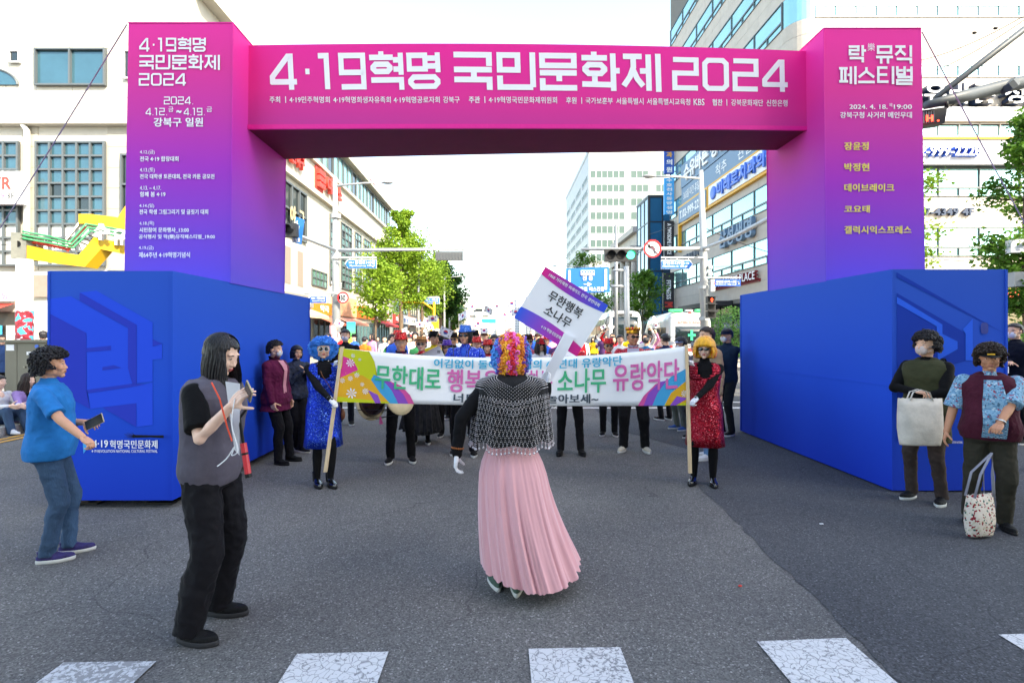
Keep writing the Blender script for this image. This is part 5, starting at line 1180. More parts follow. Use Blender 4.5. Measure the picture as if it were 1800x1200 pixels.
g.tube(cur, .0028, 6); tag(g.build('earphone_cord', M_SW), 'white earphone cord looping down from the phone of the vest woman', 'cord')

# 3 dancer seen from behind
x, y, yaw, H = .07, 3.36, pi+.05, 1.63
rt = RT(x, y, yaw)
r3, d3 = person('performer seen from behind in a rainbow wig, black top and long pink tulle skirt', x, y, yaw, H, sk='c', girth=1.06, det=2, top=('long', M_BLACKC, {'ex': .006, 'len': .98}), bottom=('skirt', M_TULLE, {'hem': .12, 'sweep': -.14}),
    lh=hold(rt, pt(803, 800, 3.25), H), rh=hold(rt, pt(962, 676, 3.62), H), lpole=(.9,.4,.3), rpole=(-.1,-.3,-1), lcurl=.5, rcurl=.9, gloves=True, hair='wig', lf=(.10,.0,.15), rf=(-.03,.08,-.1), shoes=('low', cloth('#4b5e55')), face=False)
L3, Mh3 = d3['L'], d3['Mh']
cols = [('#f01c2c','red'),('#ff66c4','pink'),('#ff8a1a','orange'),('#ffb41e','yellow'),('#7a3fc0','purple'),('#2a8fe0','blue')]
stripe = ['pink','red','pink','orange','yellow','orange','purple','blue','purple','orange','yellow','pink','red','pink','yellow','orange','purple','blue','blue','purple','orange','yellow']
gs = {c[1]: G() for c in cols}; rr = random.Random(3)
seq = ['red','pink','yellow','orange','purple','blue','blue']
for i in range(1700):
    z = rr.uniform(-.92, 1); az = rr.uniform(-pi, pi); rad = sqrt(1-z*z); d = V((cos(az)*rad, sin(az)*rad, z))
    if d.y < -.35 and z < .35: continue
    k = min(6, int(abs(d.x)/.98*6.0+rr.uniform(-.12,.12)+.35)); cn = seq[k] if not (z > .82) else seq[min(k, 3)]
    c = V((0,.012,-.002))+V((d.x*.124, d.y*.130, d.z*.140+(-.014 if z < 0 else 0)))*rr.uniform(.9, 1.04); q = Euler((rr.uniform(0,6), rr.uniform(0,6), rr.uniform(0,6))).to_matrix(); R0 = .0115*rr.uniform(.8, 1.2)
    gs[cn].tube([Mh3 @ (c+q @ V((cos(a)*R0, sin(a)*R0, a*R0*.2))) for a in [2*pi*j/7*1.3 for j in range(8)]], R0*.42, 5)
g = starcap(lambda d: V((d.x*.110, d.y*.118, d.z*.126)) if not (d.y < -.5 and d.z < .3) else d*.05, 24, 16); q = G(); q.add([Mh3 @ V(v) for v in g.v], g.f); wig = q.build('wig', mat('wig_orange', '#f08a1e', .6, sheen=.3), r3, True)
for h, nme in cols: gs[nme].build('wig_curl', mat('wig_'+nme, h, .5, sheen=.3), wig, True)['kind'] = 'stuff'
# beaded shawl
def shawl_pt(a, t):
    """a around (back = +Y local), t 0 neck .. 1 hem"""
    q = min(1, t/.35); e_ = max(0, (t-.35)/.65); z = 1.462-.03*q-.05*q*q-.37*e_; rx = .072+.172*sin(q*pi/2)+.035*e_; ry = .068+.085*sin(q*pi/2)+.03*e_
    z += .03*max(0, t-.15)*abs(cos(a))**2
    f = .010*sin(a*13)*t; z -= (.03*abs(sin(a*4.0)))*max(0, t-.6)*2.2; return V(((rx+f)*cos(a), .0+(ry+f)*sin(a), z))
n = 72; g = G(); g.loft([[L3(shawl_pt(2*pi*j/n, i/14)) for j in range(n)] for i in range(15)], cap=False); sh_o = g.build('shawl', mat('shawl_net', '#101013', .8, bump=.4, bs=60), r3, True)
gb = G(); M_BEAD = mat('bead_silver', '#d8d2d4', .2, metal=.55, spec=.8)
def bead(p, r=.0032): gb.ell(p, r, 5)
NB = 64
for j in range(NB):
    a0 = 2*pi*j/NB
    if sin(a0) < -.75: continue
    for i in range(9):        # V shaped rows at the yoke
        t = .06+i*.04; 
        for q in range(2): a = a0+q*pi/NB; tt = t+.30*max(0, 1-abs(a-pi/2)/.9); bead(L3(shawl_pt(a, tt)*1.0+V((0,.006,0))), .003)
    for i in range(9):        # diamond net
        t0 = .46+i*.06; sg = 1 if i % 2 else -1
        for q in range(3):
            u = q/3; 
            for dr in (1, -1): bead(L3(shawl_pt(a0+dr*(u if sg > 0 else 1-u)*pi/NB*1.0, t0+u*.06+.05*max(0, 1-abs(a0-pi/2)/.9))+V((0,.007,0))), .003)
    for q in range(4): bead(L3(shawl_pt(a0, 1.0)+V((0,.006,-.006-q*.011))), .0034 if q < 3 else .008)
gb.build('bead', M_BEAD, sh_o, True)['kind'] = 'stuff'
a, e_, w_ = d3['arms'][1]; dd = (w_-e_).normalized(); g = G(); c = L3(w_-dd*.05); m3 = dd.to_track_quat('Z', 'Y').to_matrix()
for k in range(18): g.ell(c+m3 @ V((cos(k/18*2*pi)*.036, sin(k/18*2*pi)*.036, 0)), .0068, 6)
g.build('bracelet', mat('amber_bead', '#a05a2a', .3), r3, True)
# placard
hw = world(r3, d3['hands'][-1] @ V((.02, 0, -.07)))
PD = 3.66; A, B_, Cc, Dd = pt(950,467,PD), pt(1060,535,PD), pt(1022,623,PD), pt(912,565,PD)
pu = (B_-A).normalized(); pv = (A-Dd).normalized(); pv = (pv-pu*pv.dot(pu)).normalized(); pn = pu.cross(pv); W = (B_-A).length; Hh = (A-Dd).length; PC = (A+B_+Cc+Dd)/4
pr = empty('placard', tuple(PC), 0, 'white placard with pink and blue bands held up by the rainbow wig performer', 'placard')
M4 = Matrix((pu, -pn, pv)).transposed().to_4x4(); 
def pq(a, b, c=0): return pu*a+pv*b+pn*c
g = G(); g.prism([(-W/2,-Hh/2),(W/2,-Hh/2),(W/2,Hh/2),(-W/2,Hh/2)], (0,0,0), pu, pv, pn, .006); g.build('board', M_LET, pr)
M_GRAD = mat('placard_gradient', '#b02aa0', .5); nn = M_GRAD.node_tree.nodes; ll_ = M_GRAD.node_tree.links; tc = nn.new('ShaderNodeTexCoord'); vm = nn.new('ShaderNodeVectorMath'); vm.operation = 'DOT_PRODUCT'; vm.inputs[1].default_value = tuple(pu/W); ll_.new(tc.outputs['Object'], vm.inputs[0]); mr = nn.new('ShaderNodeMapRange'); mr.inputs[1].default_value = -.5; mr.inputs[2].default_value = .5; ll_.new(vm.outputs['Value'], mr.inputs[0]); cr = nn.new('ShaderNodeValToRGB'); ee = cr.color_ramp.elements; ee[0].color = (*C('#e8208c'), 1); ee[1].color = (*C('#1f56e0'), 1); ee.new(.5).color = (*C('#8a3ac0'), 1); ll_.new(mr.outputs[0], cr.inputs[0]); ll_.new(cr.outputs[0], nn['Principled BSDF'].inputs['Base Color'])
M_GR2 = M_GRAD.copy(); M_GR2.name = 'placard_gradient_low'; ee = [x for x in M_GR2.node_tree.nodes if x.type == 'VALTORGB'][0].color_ramp.elements; ee[0].color = (*C('#1560e8'), 1); ee[1].color = (*C('#b838b8'), 1); ee[2].color = (*C('#e8208c'), 1); ee[1].position = .6
def band(y0l, y0m, y0r, y1, m):
    n = 12; pts = [(-W/2+W*i/n, (y0l*(1-i/n)**2+2*y0m*(i/n)*(1-i/n)+y0r*(i/n)**2)) for i in range(n+1)]
    g = G(); vs = [pq(a, b, .0075) for a, b in pts]+[pq(a, y1, .0075) for a, b in pts]; g.add(vs, [(i, i+1, n+2+i, n+1+i) for i in range(n)]); g.build('printed_band', m, pr, fix=False)
band(Hh*.36, Hh*.25, Hh*.36, Hh*.5, M_GRAD); band(-Hh*.28, -Hh*.20, -Hh*.34, -Hh*.5, M_GR2)
text('1960 거리재현 퍼레이드 전국 경연대회', pq(0, Hh*.42, .009), pu, pv, W*.8, Hh*.06, M_LET, pr, .03); text('무한행복', pq(0, Hh*.14, .009), pu, pv, W*.52, Hh*.18, M_DK, pr, .02); text('소나무', pq(-W*.0, -Hh*.10, .009), pu, pv, W*.40, Hh*.18, M_DK, pr, .02); text('4·19 혁명국민문화제', pq(W*.05, -Hh*.38, .009), pu, pv, W*.35, Hh*.06, M_LET, pr, .03)
hd = -PC; h0 = pt(1000, 590, PD-.01)-PC; h1 = pt(948, 690, PD-.01)-PC; g = G(); du = (h1-h0).normalized(); ds = du.cross(pn).normalized()
g.add([h0+ds*.04, h0-ds*.04, h1-ds*.035, h1+ds*.035, h0+ds*.04+pn*.02, h0-ds*.04+pn*.02, h1-ds*.035+pn*.02, h1+ds*.035+pn*.02], [(0,1,2,3),(7,6,5,4),(0,4,5,1),(1,5,6,2),(2,6,7,3),(3,7,4,0)]); g.build('handle', M_LET, pr)

# 4, 5 banner bearers
def pole(label, a, b):
    g = G(); u = (b-a).normalized(); sx = V((1,0,0)); g.prism([(-.017,-.014),(.017,-.014),(.017,.014),(-.017,.014)], a, sx, V((0,1,0)), u, (b-a).length); return tag(g.build('banner_pole', M_WOOD), label, 'pole')
pl1a, pl1b = pt(572, 829, 5.42), pt(602, 609, 5.5); pole('pale wooden pole at the left end of the banner, held by the blue wig woman', pl1a, pl1b)
pl2a, pl2b = pt(1213, 831, 5.45), pt(1206, 606, 5.5); pole('pale wooden pole at the right end of the banner, held by the red dress woman', pl2a, pl2b)
x, y, yaw, H = -1.96, 5.66, radians(26), 1.60
rt = RT(x, y, yaw)
r4, d4 = person('woman in a blue curly wig and blue sequin dress holding the left banner pole', x, y, yaw, H, sk='a', det=2, top=('dress', M_SQB, {'hem': .46}), bottom=('tights', cloth('#131316')), rh=hold(rt, pt(582, 703, 5.40), H), lh=hold(rt, pt(603, 640, 5.62), H), rpole=(-1,.2,-.8), lpole=(1,.2,-.6), rcurl=.9, lcurl=.9, gloves=True, hair='wig', hyaw=-.1, hpitch=-.05, glasses='round', lf=(.07,-.06,.2), rf=(-.07,.02,.1), shoes=('ankle', M_SHG, M_BLK), lips='#c0404a')
Mh = d4['Mh']
def hairwig(root, Mh, m, n, rx, ry, rz, r, cut=-.25, zc=.35, seed=1, c0=(0,.02,.03)):
    rr = random.Random(seed); g = starcap(lambda d: V((d.x*rx*.86, d.y*ry*.86, d.z*rz*.86)) if not (d.y < cut and d.z < zc) else d*.05, 24, 16, c=c0); q = G(); q.add([Mh @ V(v) for v in g.v], g.f); w_ = q.build('wig', m, root, True)
    g = curls(n, lambda d: V(c0)+V((d.x*rx, d.y*ry, d.z*rz))*rr.uniform(.86, 1.06), r, rr, keep=lambda d: not (d.y < cut and d.z < zc)); q = G(); q.add([Mh @ V(v) for v in g.v], g.f); q.build('wig_curl', m, w_, True)['kind'] = 'stuff'
hairwig(r4, Mh, mat('wig_azure', '#0f86e8', .5, sheen=.3), 1300, .158, .15, .135, .0125, -.3, .38, c0=(0,.02,.015))
L4 = d4['L']; g = G(); g.tube([L4(p) for p in ((-.07,-.03,1.45),(-.03,-.145,1.3),(.06,-.155,1.15),(.16,-.1,.98),(.2,-.02,.88))], .004, 5); cb = g.build('bag_strap', mat('brown_leather', '#7a4526', .5), r4); g = G(); g.ell(L4((.215,.0,.82)), (.03,.08,.07), 12); g.build('shoulder_bag', mat('brown_leather', '#7a4526', .5), cb, True)
x, y, yaw, H = 2.27, 5.70, radians(-20), 1.60
rt = RT(x, y, yaw)
r5, d5 = person('woman in an orange bob wig and red sequin dress holding the right banner pole', x, y, yaw, H, sk='d', det=2, top=('dress', M_SQR, {'hem': .46}), bottom=('tights', cloth('#131316')), lh=hold(rt, pt(1215, 712, 5.42), H), rh=hold(rt, pt(1203, 640, 5.62), H), lpole=(1,.3,-.8), rpole=(-1,.3,-.6), rcurl=.9, lcurl=.9, gloves=True, hair='wig', hyaw=-.12, glasses='sun', lf=(.09,.0,.1), rf=(-.12,.0,-.25), shoes=('loafer', M_SHG, M_BLK), lips='#b03a44')
Mh = d5['Mh']; M_WO = mat('wig_amber', '#f3a51e', .5, var=.4, vs=40, sheen=.3, stretch=(1,1,.05)); g = starcap(hair_fn(.042,.13,.115,.028,.012), 44, 30, .004, 30); q = G(); q.add([Mh @ V(v) for v in g.v], g.f); wg = q.build('wig', M_WO, r5, True)
rr = random.Random(8)
for m, n_, sd in ((M_WO, 420, 11), (mat('wig_pinkstreak', '#e84a90', .5), 90, 12), (mat('wig_redstreak', '#e0551c', .5), 110, 13)):
    g = strands(n_, .10, face=.85, out=.016, curlin=.012, bangs=1, width=.0045, rr=random.Random(sd)); q = G(); S_ = Matrix.Translation((0,.0,-.0)) @ Matrix.Scale(1.36, 4)
    q.add([Mh @ (S_ @ V(v)+V((0,0,-.008))) for v in g.v], g.f); q.build('wig_lock', m, wg)['kind'] = 'stuff'
# the banner
bn = empty('banner', (.1, 5.5, 0), 0, 'long white cloth banner with green and pink Korean lettering held across the road', 'banner')
def bpt(u, v, off=0.):
    """u 0..1 left to right, v 0 bottom..1 top"""
    xl = 1-u; px = 597+(1207-597)*u+(-1-4*(1-v))*xl; yt = 611*xl**2+2*u*xl*648+608*u*u; yb = 706*xl**2+2*u*xl*716+712*u*u
    d = 5.48+.18*sin(u*pi)+.010*sin(u*19+v*2)+.003*sin(u*33-v*5)-off; return P(px, yb+(yt-yb)*v, d)-V((.1,5.5,0))
NU, NV = 90, 10; g = G(); fr_ = [bpt(i/NU, j/NV) for j in range(NV+1) for i in range(NU+1)]; g.add(fr_, [(j*(NU+1)+i, j*(NU+1)+i+1, (j+1)*(NU+1)+i+1, (j+1)*(NU+1)+i) for j in range(NV) for i in range(NU)]); bo_ = g.build('cloth', mat('banner_cloth', '#f4f4f8', .85, bump=.15, bs=6), bn, True); q = bo_.modifiers.new('t', 'SOLIDIFY'); q.thickness = .002; q.offset = -1
def bmesh_map(me, x0, x1, y0, y1, u0, u1, v0, v1, m, name, off=.012):
    out = me.copy(); b = bmesh.new(); b.from_mesh(out)
    for i in range(1, 14): bmesh.ops.bisect_plane(b, geom=b.verts[:]+b.edges[:]+b.faces[:], plane_co=(x0+(x1-x0)*i/14, 0, 0), plane_no=(1,0,0))
    for q in b.verts: q.co = bpt(u0+(q.co.x-x0)/(x1-x0)*(u1-u0), v0+(q.co.y-y0)/(y1-y0)*(v1-v0), off+q.co.z)
    b.to_mesh(out); b.free(); out.materials.clear(); out.materials.append(m); link(name, out, None, bn)
def bu(px): return (px-597)/(1207-597)
def btext(s, px0, px1, v0, v1, col, bold=.04):
    me = textmesh(s, bold); x0, x1, y0, y1 = bounds(me); bmesh_map(me, x0, x1, y0, y1, bu(px0), bu(px1), v0, v1, mat('print_'+col, col, .6), 'lettering')
btext('어김없이 돌아온 추억의 60년대 유랑악단', 764, 1094, .76, .95, '#2fb4dc', .03); btext('무한대로', 662, 777, .28, .76, '#36b583', .03); btext('행복을', 788, 880, .26, .74, '#dd6ab0', .03); btext('전하는', 905, 972, .26, .74, '#dd6ab0', .03); btext('소나무', 981, 1066, .26, .74, '#36b583', .03); btext('유랑악단', 1078, 1194, .28, .80, '#dd6ab0', .03); btext('너도나도 다같이', 800, 952, .05, .24, '#45525e', .04); btext('놀아보세~', 963, 1053, .05, .24, '#45525e', .04)
def bpoly(pts, col, off, name='printed_shape'):
    """pts in (px, v); finely cut so that it follows the cloth"""
    g = G(); g.add([V((bu(a), b, 0)) for a, b in pts], [tuple(range(len(pts)))]); me = g.mesh('s'); b = bmesh.new(); b.from_mesh(me); bmesh.ops.triangulate(b, faces=b.faces)
    us = [q.co.x for q in b.verts]; u0_, u1_ = min(us), max(us); k_ = int((u1_-u0_)*110)
    for i in range(1, k_+1): bmesh.ops.bisect_plane(b, geom=b.verts[:]+b.edges[:]+b.faces[:], plane_co=(u0_+(u1_-u0_)*i/(k_+1), 0, 0), plane_no=(1,0,0))
    for q in b.verts: q.co = bpt(q.co.x, q.co.y, off+.004)
    b.to_mesh(me); b.free(); me.materials.append(mat('print_'+col, col, .6)); link(name, me, None, bn)
def arc(cx, cy, rx, ry, a0, a1, n=14): return [(cx+rx*cos(a0+(a1-a0)*i/n), cy+ry*sin(a0+(a1-a0)*i/n)) for i in range(n+1)]
bpoly([(597,1.0),(650,.99)]+[(660,.8),(664,.6),(668,.42),(676,.25),(690,.12),(705,0),(594,0)], '#c3c922', .002)
bpoly([(596,.88),(622,.80),(632,.62),(596,.42)], '#d8358f', .003); bpoly([(596,.5),(612,.56),(640,.52),(668,.36),(690,.12),(700,.02),(594,.1)], '#e2a928', .0028)
bpoly([(660,.55),(672,.5),(690,.3),(705,0),(690,0),(672,.2),(655,.45)], '#2f9fd4', .0034); bpoly([(672,.5),(690,.42),(712,.2),(722,0),(704,0),(692,.26)], '#8b4bbd', .0036); bpoly([(686,.45),(708,.36),(724,.18),(732,0),(721,0),(710,.2)], '#d8509a', .0034); bpoly([(650,.25),(668,.16),(674,0),(664,0)], '#8b4bbd', .0038)
bpoly([(1206,.55),(1188,.42),(1165,.18),(1155,0),(1209,0)], '#c3c922', .002); bpoly([(1205,.45),(1180,.3),(1168,.1),(1172,0),(1209,.05)], '#e2a928', .0028)
bpoly([(1206,.62),(1180,.5),(1158,.28),(1146,0),(1168,0),(1180,.22),(1207,.42)], '#2f9fd4', .0034); bpoly([(1160,.42),(1140,.22),(1132,0),(1147,0),(1156,.22),(1172,.44)], '#8b4bbd', .0036); bpoly([(1152,.38),(1132,.18),(1122,0),(1133,0),(1142,.2),(1162,.42)], '#d8509a', .0034); bpoly([(1209,.12),(1190,.16),(1178,0),(1188,0)], '#8b4bbd', .0038)
for cx, cy, r in ((618,.74,8),(622,.88,4),(634,.82,3),(605,.40,5),(619,.45,5),(622,.17,10),(646,.22,6),(630,.52,5),(640,.35,4),(1203,.2,6)):
    for k in range(8): a = k*pi/4+.2; ar = .0105*1.0; bpoly([(cx,cy),(cx+cos(a-.18)*r*.8,cy+sin(a-.18)*r*ar*.8),(cx+cos(a)*r,cy+sin(a)*r*ar),(cx+cos(a+.18)*r*.8,cy+sin(a+.18)*r*ar*.8)], '#e6e6ee', .0045, 'printed_flower')

# 6 woman in the olive vest
x, y, yaw, H = 4.26, 5.12, radians(-62), 1.66
rt = RT(x, y, yaw)
r6, d6 = person('masked woman with short curly hair, olive vest and folded arms beside the right blue box', x, y, yaw, H, sk='a', girth=1.0, det=2, top=('vest', cloth('#3c3d2a'), {'ex': .014, 'puff': .02, 'len': .62, 'under': '#0f0f11', 'sl': 'long'}), bottom=('trousers', cloth('#3f3532')), lh=(-.02,-.21,1.06), rh=(.02,-.235,1.13), lpole=(1,-.1,-.5), rpole=(-1,-.1,-.5), lcurl=.6, rcurl=.6, hair='perm', hyaw=-.25, mask='#cdb9b3', shoes=('low', M_SHB), lf=(.12,.02,.2), rf=(-.12,-.02,-.1))
L6 = d6['L']; g = G(); g.ell(L6((.02,.22,1.18)), (.15,.09,.2), 16, None); bp_ = tag(rel(r6, g.build('backpack', cloth('#17171b'), None, True)), None); bp_.parent = None; bp_.matrix_world = Matrix.Translation(r6.location) @ r6.rotation_euler.to_matrix().to_4x4(); tag(bp_, 'black backpack worn by the masked woman in the olive vest', 'backpack')
g = G(); g.tube([L6(p) for p in ((.12,.14,1.36),(.13,.02,1.46),(.13,-.1,1.36),(.14,-.08,1.1))], .02, 6, flat=.25); g.build('strap', cloth('#17171b'), bp_)
def bagmesh(w_, h, dep, sag=.02):
    rings = []; 
    for t in (0, .04, .15, .35, .6, .85, 1): 
        k = (.80+.2*sin(min(1, t*1.8)*pi/2)); dd = dep*(.55+.45*sin(pi*min(1, t*1.1+.1)))*(1 if t < .9 else .3); rings.append([V((cos(2*pi*j/28)*w_/2*k*(1-.06*t), sin(2*pi*j/28)*dd/2, -h*(1-t)+.006*sin(j*3+t*9))) for j in range(28)])
    rings = [[V((math.copysign(abs(p.x)**.6*(w_/2)**.4, p.x), p.y, p.z)) for p in r] for r in rings]
    g = G(); g.loft(rings); return g
tb = empty('tote_bag', tuple(pt(1617, 700, 4.88)), radians(-8), 'large plain cream cotton tote bag hanging from the folded arm of the olive vest woman', 'tote bag'); g = bagmesh(.40, .44, .16); g.build('bag_body', cloth('#cfc6bb', bump=.8, bs=7), tb, True)
g = G()
for dy in (-.02,.03): g.tube([V((-.10,dy,-.02)), V((-.07,dy,.06)), V((0,dy,.085)), V((.07,dy,.06)), V((.1,dy,-.02))], .012, 6, flat=.25)
g.build('handle', cloth('#cfc6bb'), tb, True)
# 7 woman with the visor
x, y, yaw, H = 4.22, 4.42, radians(-34), 1.55
rt = RT(x, y, yaw)
M_QUILT = cloth('#4a1c2c', bump=.6, bs=25); M_FLOR = mat('blouse_blue_print', '#6f9cba', .8, bump=.3, bs=30)
nn = M_FLOR.node_tree.nodes; ll_ = M_FLOR.node_tree.links; tc = nn.new('ShaderNodeTexCoord'); vo = nn.new('ShaderNodeTexVoronoi'); vo.inputs['Scale'].default_value = 90; ll_.new(tc.outputs['Object'], vo.inputs[0]); sp = nn.new('ShaderNodeSeparateColor'); ll_.new(vo.outputs['Color'], sp.inputs[0]); cr = nn.new('ShaderNodeValToRGB'); cr.color_ramp.interpolation = 'CONSTANT'; ee = cr.color_ramp.elements; ee[0].color = (*C('#7fa9c4'), 1); ee[1].position = .93; ee[1].color = (*C('#9a3a52'), 1); ee.new(.5).color = (*C('#5f8fb0'), 1); ee.new(.75).color = (*C('#3f6580'), 1); ee.new(.86).color = (*C('#b9cdd8'), 1); ll_.new(sp.outputs[0], cr.inputs[0]); ll_.new(cr.outputs[0], nn['Principled BSDF'].inputs['Base Color'])
r7, d7 = person('elderly woman in a black sun visor, maroon vest and blue print blouse at the right', x, y, yaw, H, sk='c', girth=1.2, det=2, belly=.05, top=('vest', M_QUILT, {'ex': .014, 'puff': .0, 'len': .84, 'under': M_FLOR, 'sl': 'elbow', 'open': M_FLOR, 'ow': .085}), bottom=('trousers', cloth('#35322a')), lh=hold(rt, pt(1744, 778, 4.08), H), rh=(-.32,-.05,.86), lpole=(1,.6,-.3), lcurl=.9, rcurl=.3, hair='perm', hm=M_HBR, hat=('visor', M_SHB), hyaw=-.08, hpitch=.04, lf=(.10,.0,.25), rf=(-.13,.1,-.2), shoes=('loafer', M_SHB, M_BLK), lips='#a8685c')
g = G(); g.box((0,0,0), (.055,.004,.013)); o = g.build('visor_emblem', M_GOLD, r7); o.matrix_local = d7['Mh'] @ Matrix.Translation((0,-.102,.05)) @ Matrix.Rotation(-.3, 4, 'X')
a, e_, w_ = d7['arms'][1]; L7 = d7['L']; c = L7(w_-(w_-e_).normalized()*.02); m3 = (w_-e_).to_track_quat('Z', 'Y').to_matrix(); g = G(); g.tube([c+m3 @ V((cos(k/16*2*pi)*.03, sin(k/16*2*pi)*.03, 0)) for k in range(17)], .006, 6); g.ell(c+m3 @ V((0,-.032,0)), (.014,.014,.014), 8); g.build('wristwatch', mat('steel_band', '#b9bcc0', .25, metal=.9), r7)
sb_ = empty('shopping_bag', tuple(pt(1722, 868, 4.18)), radians(10), 'floral canvas shopping bag with long striped handles held by the visor woman', 'bag'); M_FL2 = mat('bag_floral', '#d8ccc0', .85, bump=.4, bs=20)
nn = M_FL2.node_tree.nodes; ll_ = M_FL2.node_tree.links; tc = nn.new('ShaderNodeTexCoord'); vo = nn.new('ShaderNodeTexVoronoi'); vo.inputs['Scale'].default_value = 70; ll_.new(tc.outputs['Object'], vo.inputs[0]); sp = nn.new('ShaderNodeSeparateColor'); ll_.new(vo.outputs['Color'], sp.inputs[0]); cr = nn.new('ShaderNodeValToRGB'); cr.color_ramp.interpolation = 'CONSTANT'; ee = cr.color_ramp.elements; ee[0].color = (*C('#d8ccc0'), 1); ee[1].position = .92; ee[1].color = (*C('#2f5f58'), 1); ee.new(.78).color = (*C('#8f1f2c'), 1); ee.new(.66).color = (*C('#c9bfa8'), 1); ll_.new(sp.outputs[0], cr.inputs[0]); ll_.new(cr.outputs[0], nn['Principled BSDF'].inputs['Base Color'])
g = bagmesh(.27, .33, .12); g.build('bag_body', M_FL2, sb_, True); ht = pt(1745, 800, 4.20)-V(sb_.location); ht = Matrix.Rotation(-radians(10), 3, 'Z') @ ht
g = G()
for dy in (-.03,.04): g.tube([V((-.09,dy,-.02)), V((-.03,dy,.17)), ht+V((-.01,0,.02)), V((.09,dy,.17)), V((.10,dy,-.02))], .011, 6, flat=.35)
g.build('handle', cloth('#8f8f9a'), sb_, True)
# 8, 9 leaning on the left box
person('woman in a maroon jacket with a white face mask leaning against the left blue box', -2.94, 6.70, radians(78), 1.57, sk='a', girth=1.12, det=2, top=('jacket', cloth('#5a1a3c'), {'ex': .022, 'len': .74, 'flare': .12, 'zip': '#c98a98', 'collar': '#3c1226'}), bottom=('trousers', cloth('#15151a')), rh=(-.2,-.1,.80), lh=(.16,-.12,.84), mask='#d9d9de', hair='short', hpitch=.05, hyaw=.1, lf=(.1,-.15,.1), rf=(-.12,-.12,-.1), shoes=('low', M_SHB, M_BLK), lean=-.04)
person('woman with a black bob and glasses in a navy patterned jacket beside the left box', -2.96, 7.42, radians(48), 1.50, sk='a', girth=1.02, det=2, top=('jacket', mat('navy_print', '#1c2740', .7, var=.8, vs=22, bump=.4, bs=20), {'ex': .016, 'len': .84, 'flare': .05}), bottom=('trousers', cloth('#16161c')), rh=(.0,-.22,1.30), lh=(.05,-.2,1.30), rpole=(-.6,0,-1), lpole=(.6,0,-1), rcurl=.1, lcurl=.1, hair='bob', glasses='wire', hpitch=.08, htilt=.1, lf=(-.04,-.25,.3), rf=(-.02,-.05,-.1), shoes=('low', M_SHB))
# ---------------------------------------------------------------- band and spectators
YEL = cloth('#e6c62a'); REDJ = M_SQRJ
def pd(label, px, d, H=1.68, yaw=0., **k):
    k.setdefault('det', 1); return person(label, (px-880)/F*d, d, yaw, H, **k)
M_HATR = M_SQRH; M_HATB = M_SQBH; M_HBLK = cloth('#17171b'); M_HSTR = mat('straw_hat', '#b98450', .8, bump=.6, bs=80); M_HPUR = sequin('sequin_purple_hat', '#5b35a8', '#a890e0', 220); M_HBRN = cloth('#3a231c')
rj, dj = pd('drummer man in a red sequin hat, glasses and red jacket behind the banner', 705, 6.75, 1.66, radians(8), sex='m', sk='b', top=('jacket', REDJ, {'ex': .02, 'zip': '#1c2244', 'collar': '#1c2244'}), bottom=('trousers', '#121214'), hat=('fedora', M_HATR, M_HATR), glasses='wire', hair='man', hm=M_HBR, rh=(-.32,-.28,.95), lh=(.32,-.25,.98), lf=(.14,-.02,.2), rf=(-.14,-.05,-.2), legw=1.1, hyaw=.1)
jg = empty('hourglass_drum', (-1.45, 6.42, .86), 0, 'dark red hourglass drum with cream skins slung in front of the red hat drummer', 'drum'); g = G(); prof = [(-.26,.20),(-.2,.17),(-.1,.10),(-.03,.06),(.03,.06),(.1,.10),(.2,.17),(.26,.20)]
g.loft([[V((t, cos(2*pi*j/24)*r, sin(2*pi*j/24)*r)) for j in range(24)] for t, r in prof]); g.build('drum_shell', mat('lacquer_dark_red', '#3a1512', .25, coat=.6), jg, True)
for s in (-1, 1):
    g = G(); g.loft([[V((s*t, cos(2*pi*j/28)*r, sin(2*pi*j/28)*r)) for j in range(28)] for t, r in ((.262,.235),(.275,.24),(.285,.235),(.288,.15))]); g.build('drum_skin', mat('drum_skin_cream', '#d9c8a0', .6, var=.12, vs=8), jg, True)
g = G()
for j in range(9): a = 2*pi*j/9; g.tube([(-.27, cos(a)*.235, sin(a)*.235), (.27, cos(a+.35)*.235, sin(a+.35)*.235)], .004, 4)
g.build('cord', M_BLK, jg)['kind'] = 'stuff'
g = G(); g.tube([(-.02,-.1,-.2),(-.02,-.1,-.3)], [.006,.025], 8); g.build('tassel', M_PNK, jg)
jg.rotation_euler = (0, radians(-12), radians(-35))
pd('woman in a brown straw hat, sunglasses and red jacket beside the drummer', 741, 7.9, 1.62, radians(0), sk='d', top=('jacket', REDJ, {'zip': '#22222c'}), bottom=('skirt', mat('dark_floral', '#1c1c1e', .8, var=.9, vs=20), {'hem': .22}), hat=('brim', M_HSTR, M_HBRN), glasses='sun', hair='short', lips='#d8203c', rh=(-.12,-.24,1.25), lh=(.2,-.1,.9))
pd('man in a black fedora and bright yellow shirt behind the straw hat woman', 763, 9.2, 1.70, radians(15), sex='m', sk='b', top=('long', YEL, {}), hat=('fedora', M_HBLK, M_HBLK), hair='man', hyaw=.5)
pd('woman in a purple sequin hat, sunglasses and green top next to the accordion player', 786, 8.4, 1.55, 0, sk='a', top=('long', cloth('#1f7a4a'), {}), hat=('fedora', M_HPUR, M_HPUR), glasses='sun', hair='bob')
ra, da = pd('accordion player in a blue sequin hat, black sunglasses and blue sequin jacket', 818, 7.15, 1.76, radians(-6), sex='m', sk='b', girth=1.08, top=('jacket', M_SQBJ, {'zip': '#2a58c8', 'zw': .02}), bottom=('trousers', '#121216'), hat=('fedora', M_HATB, M_HATB), glasses='sun', hair='bob', hm=M_HAIR, hyaw=-.15, rh=(-.26,-.26,1.08), lh=(.26,-.26,1.08), lf=(.12,-.05,.2), rf=(-.14,.02,-.1), legw=1.08)
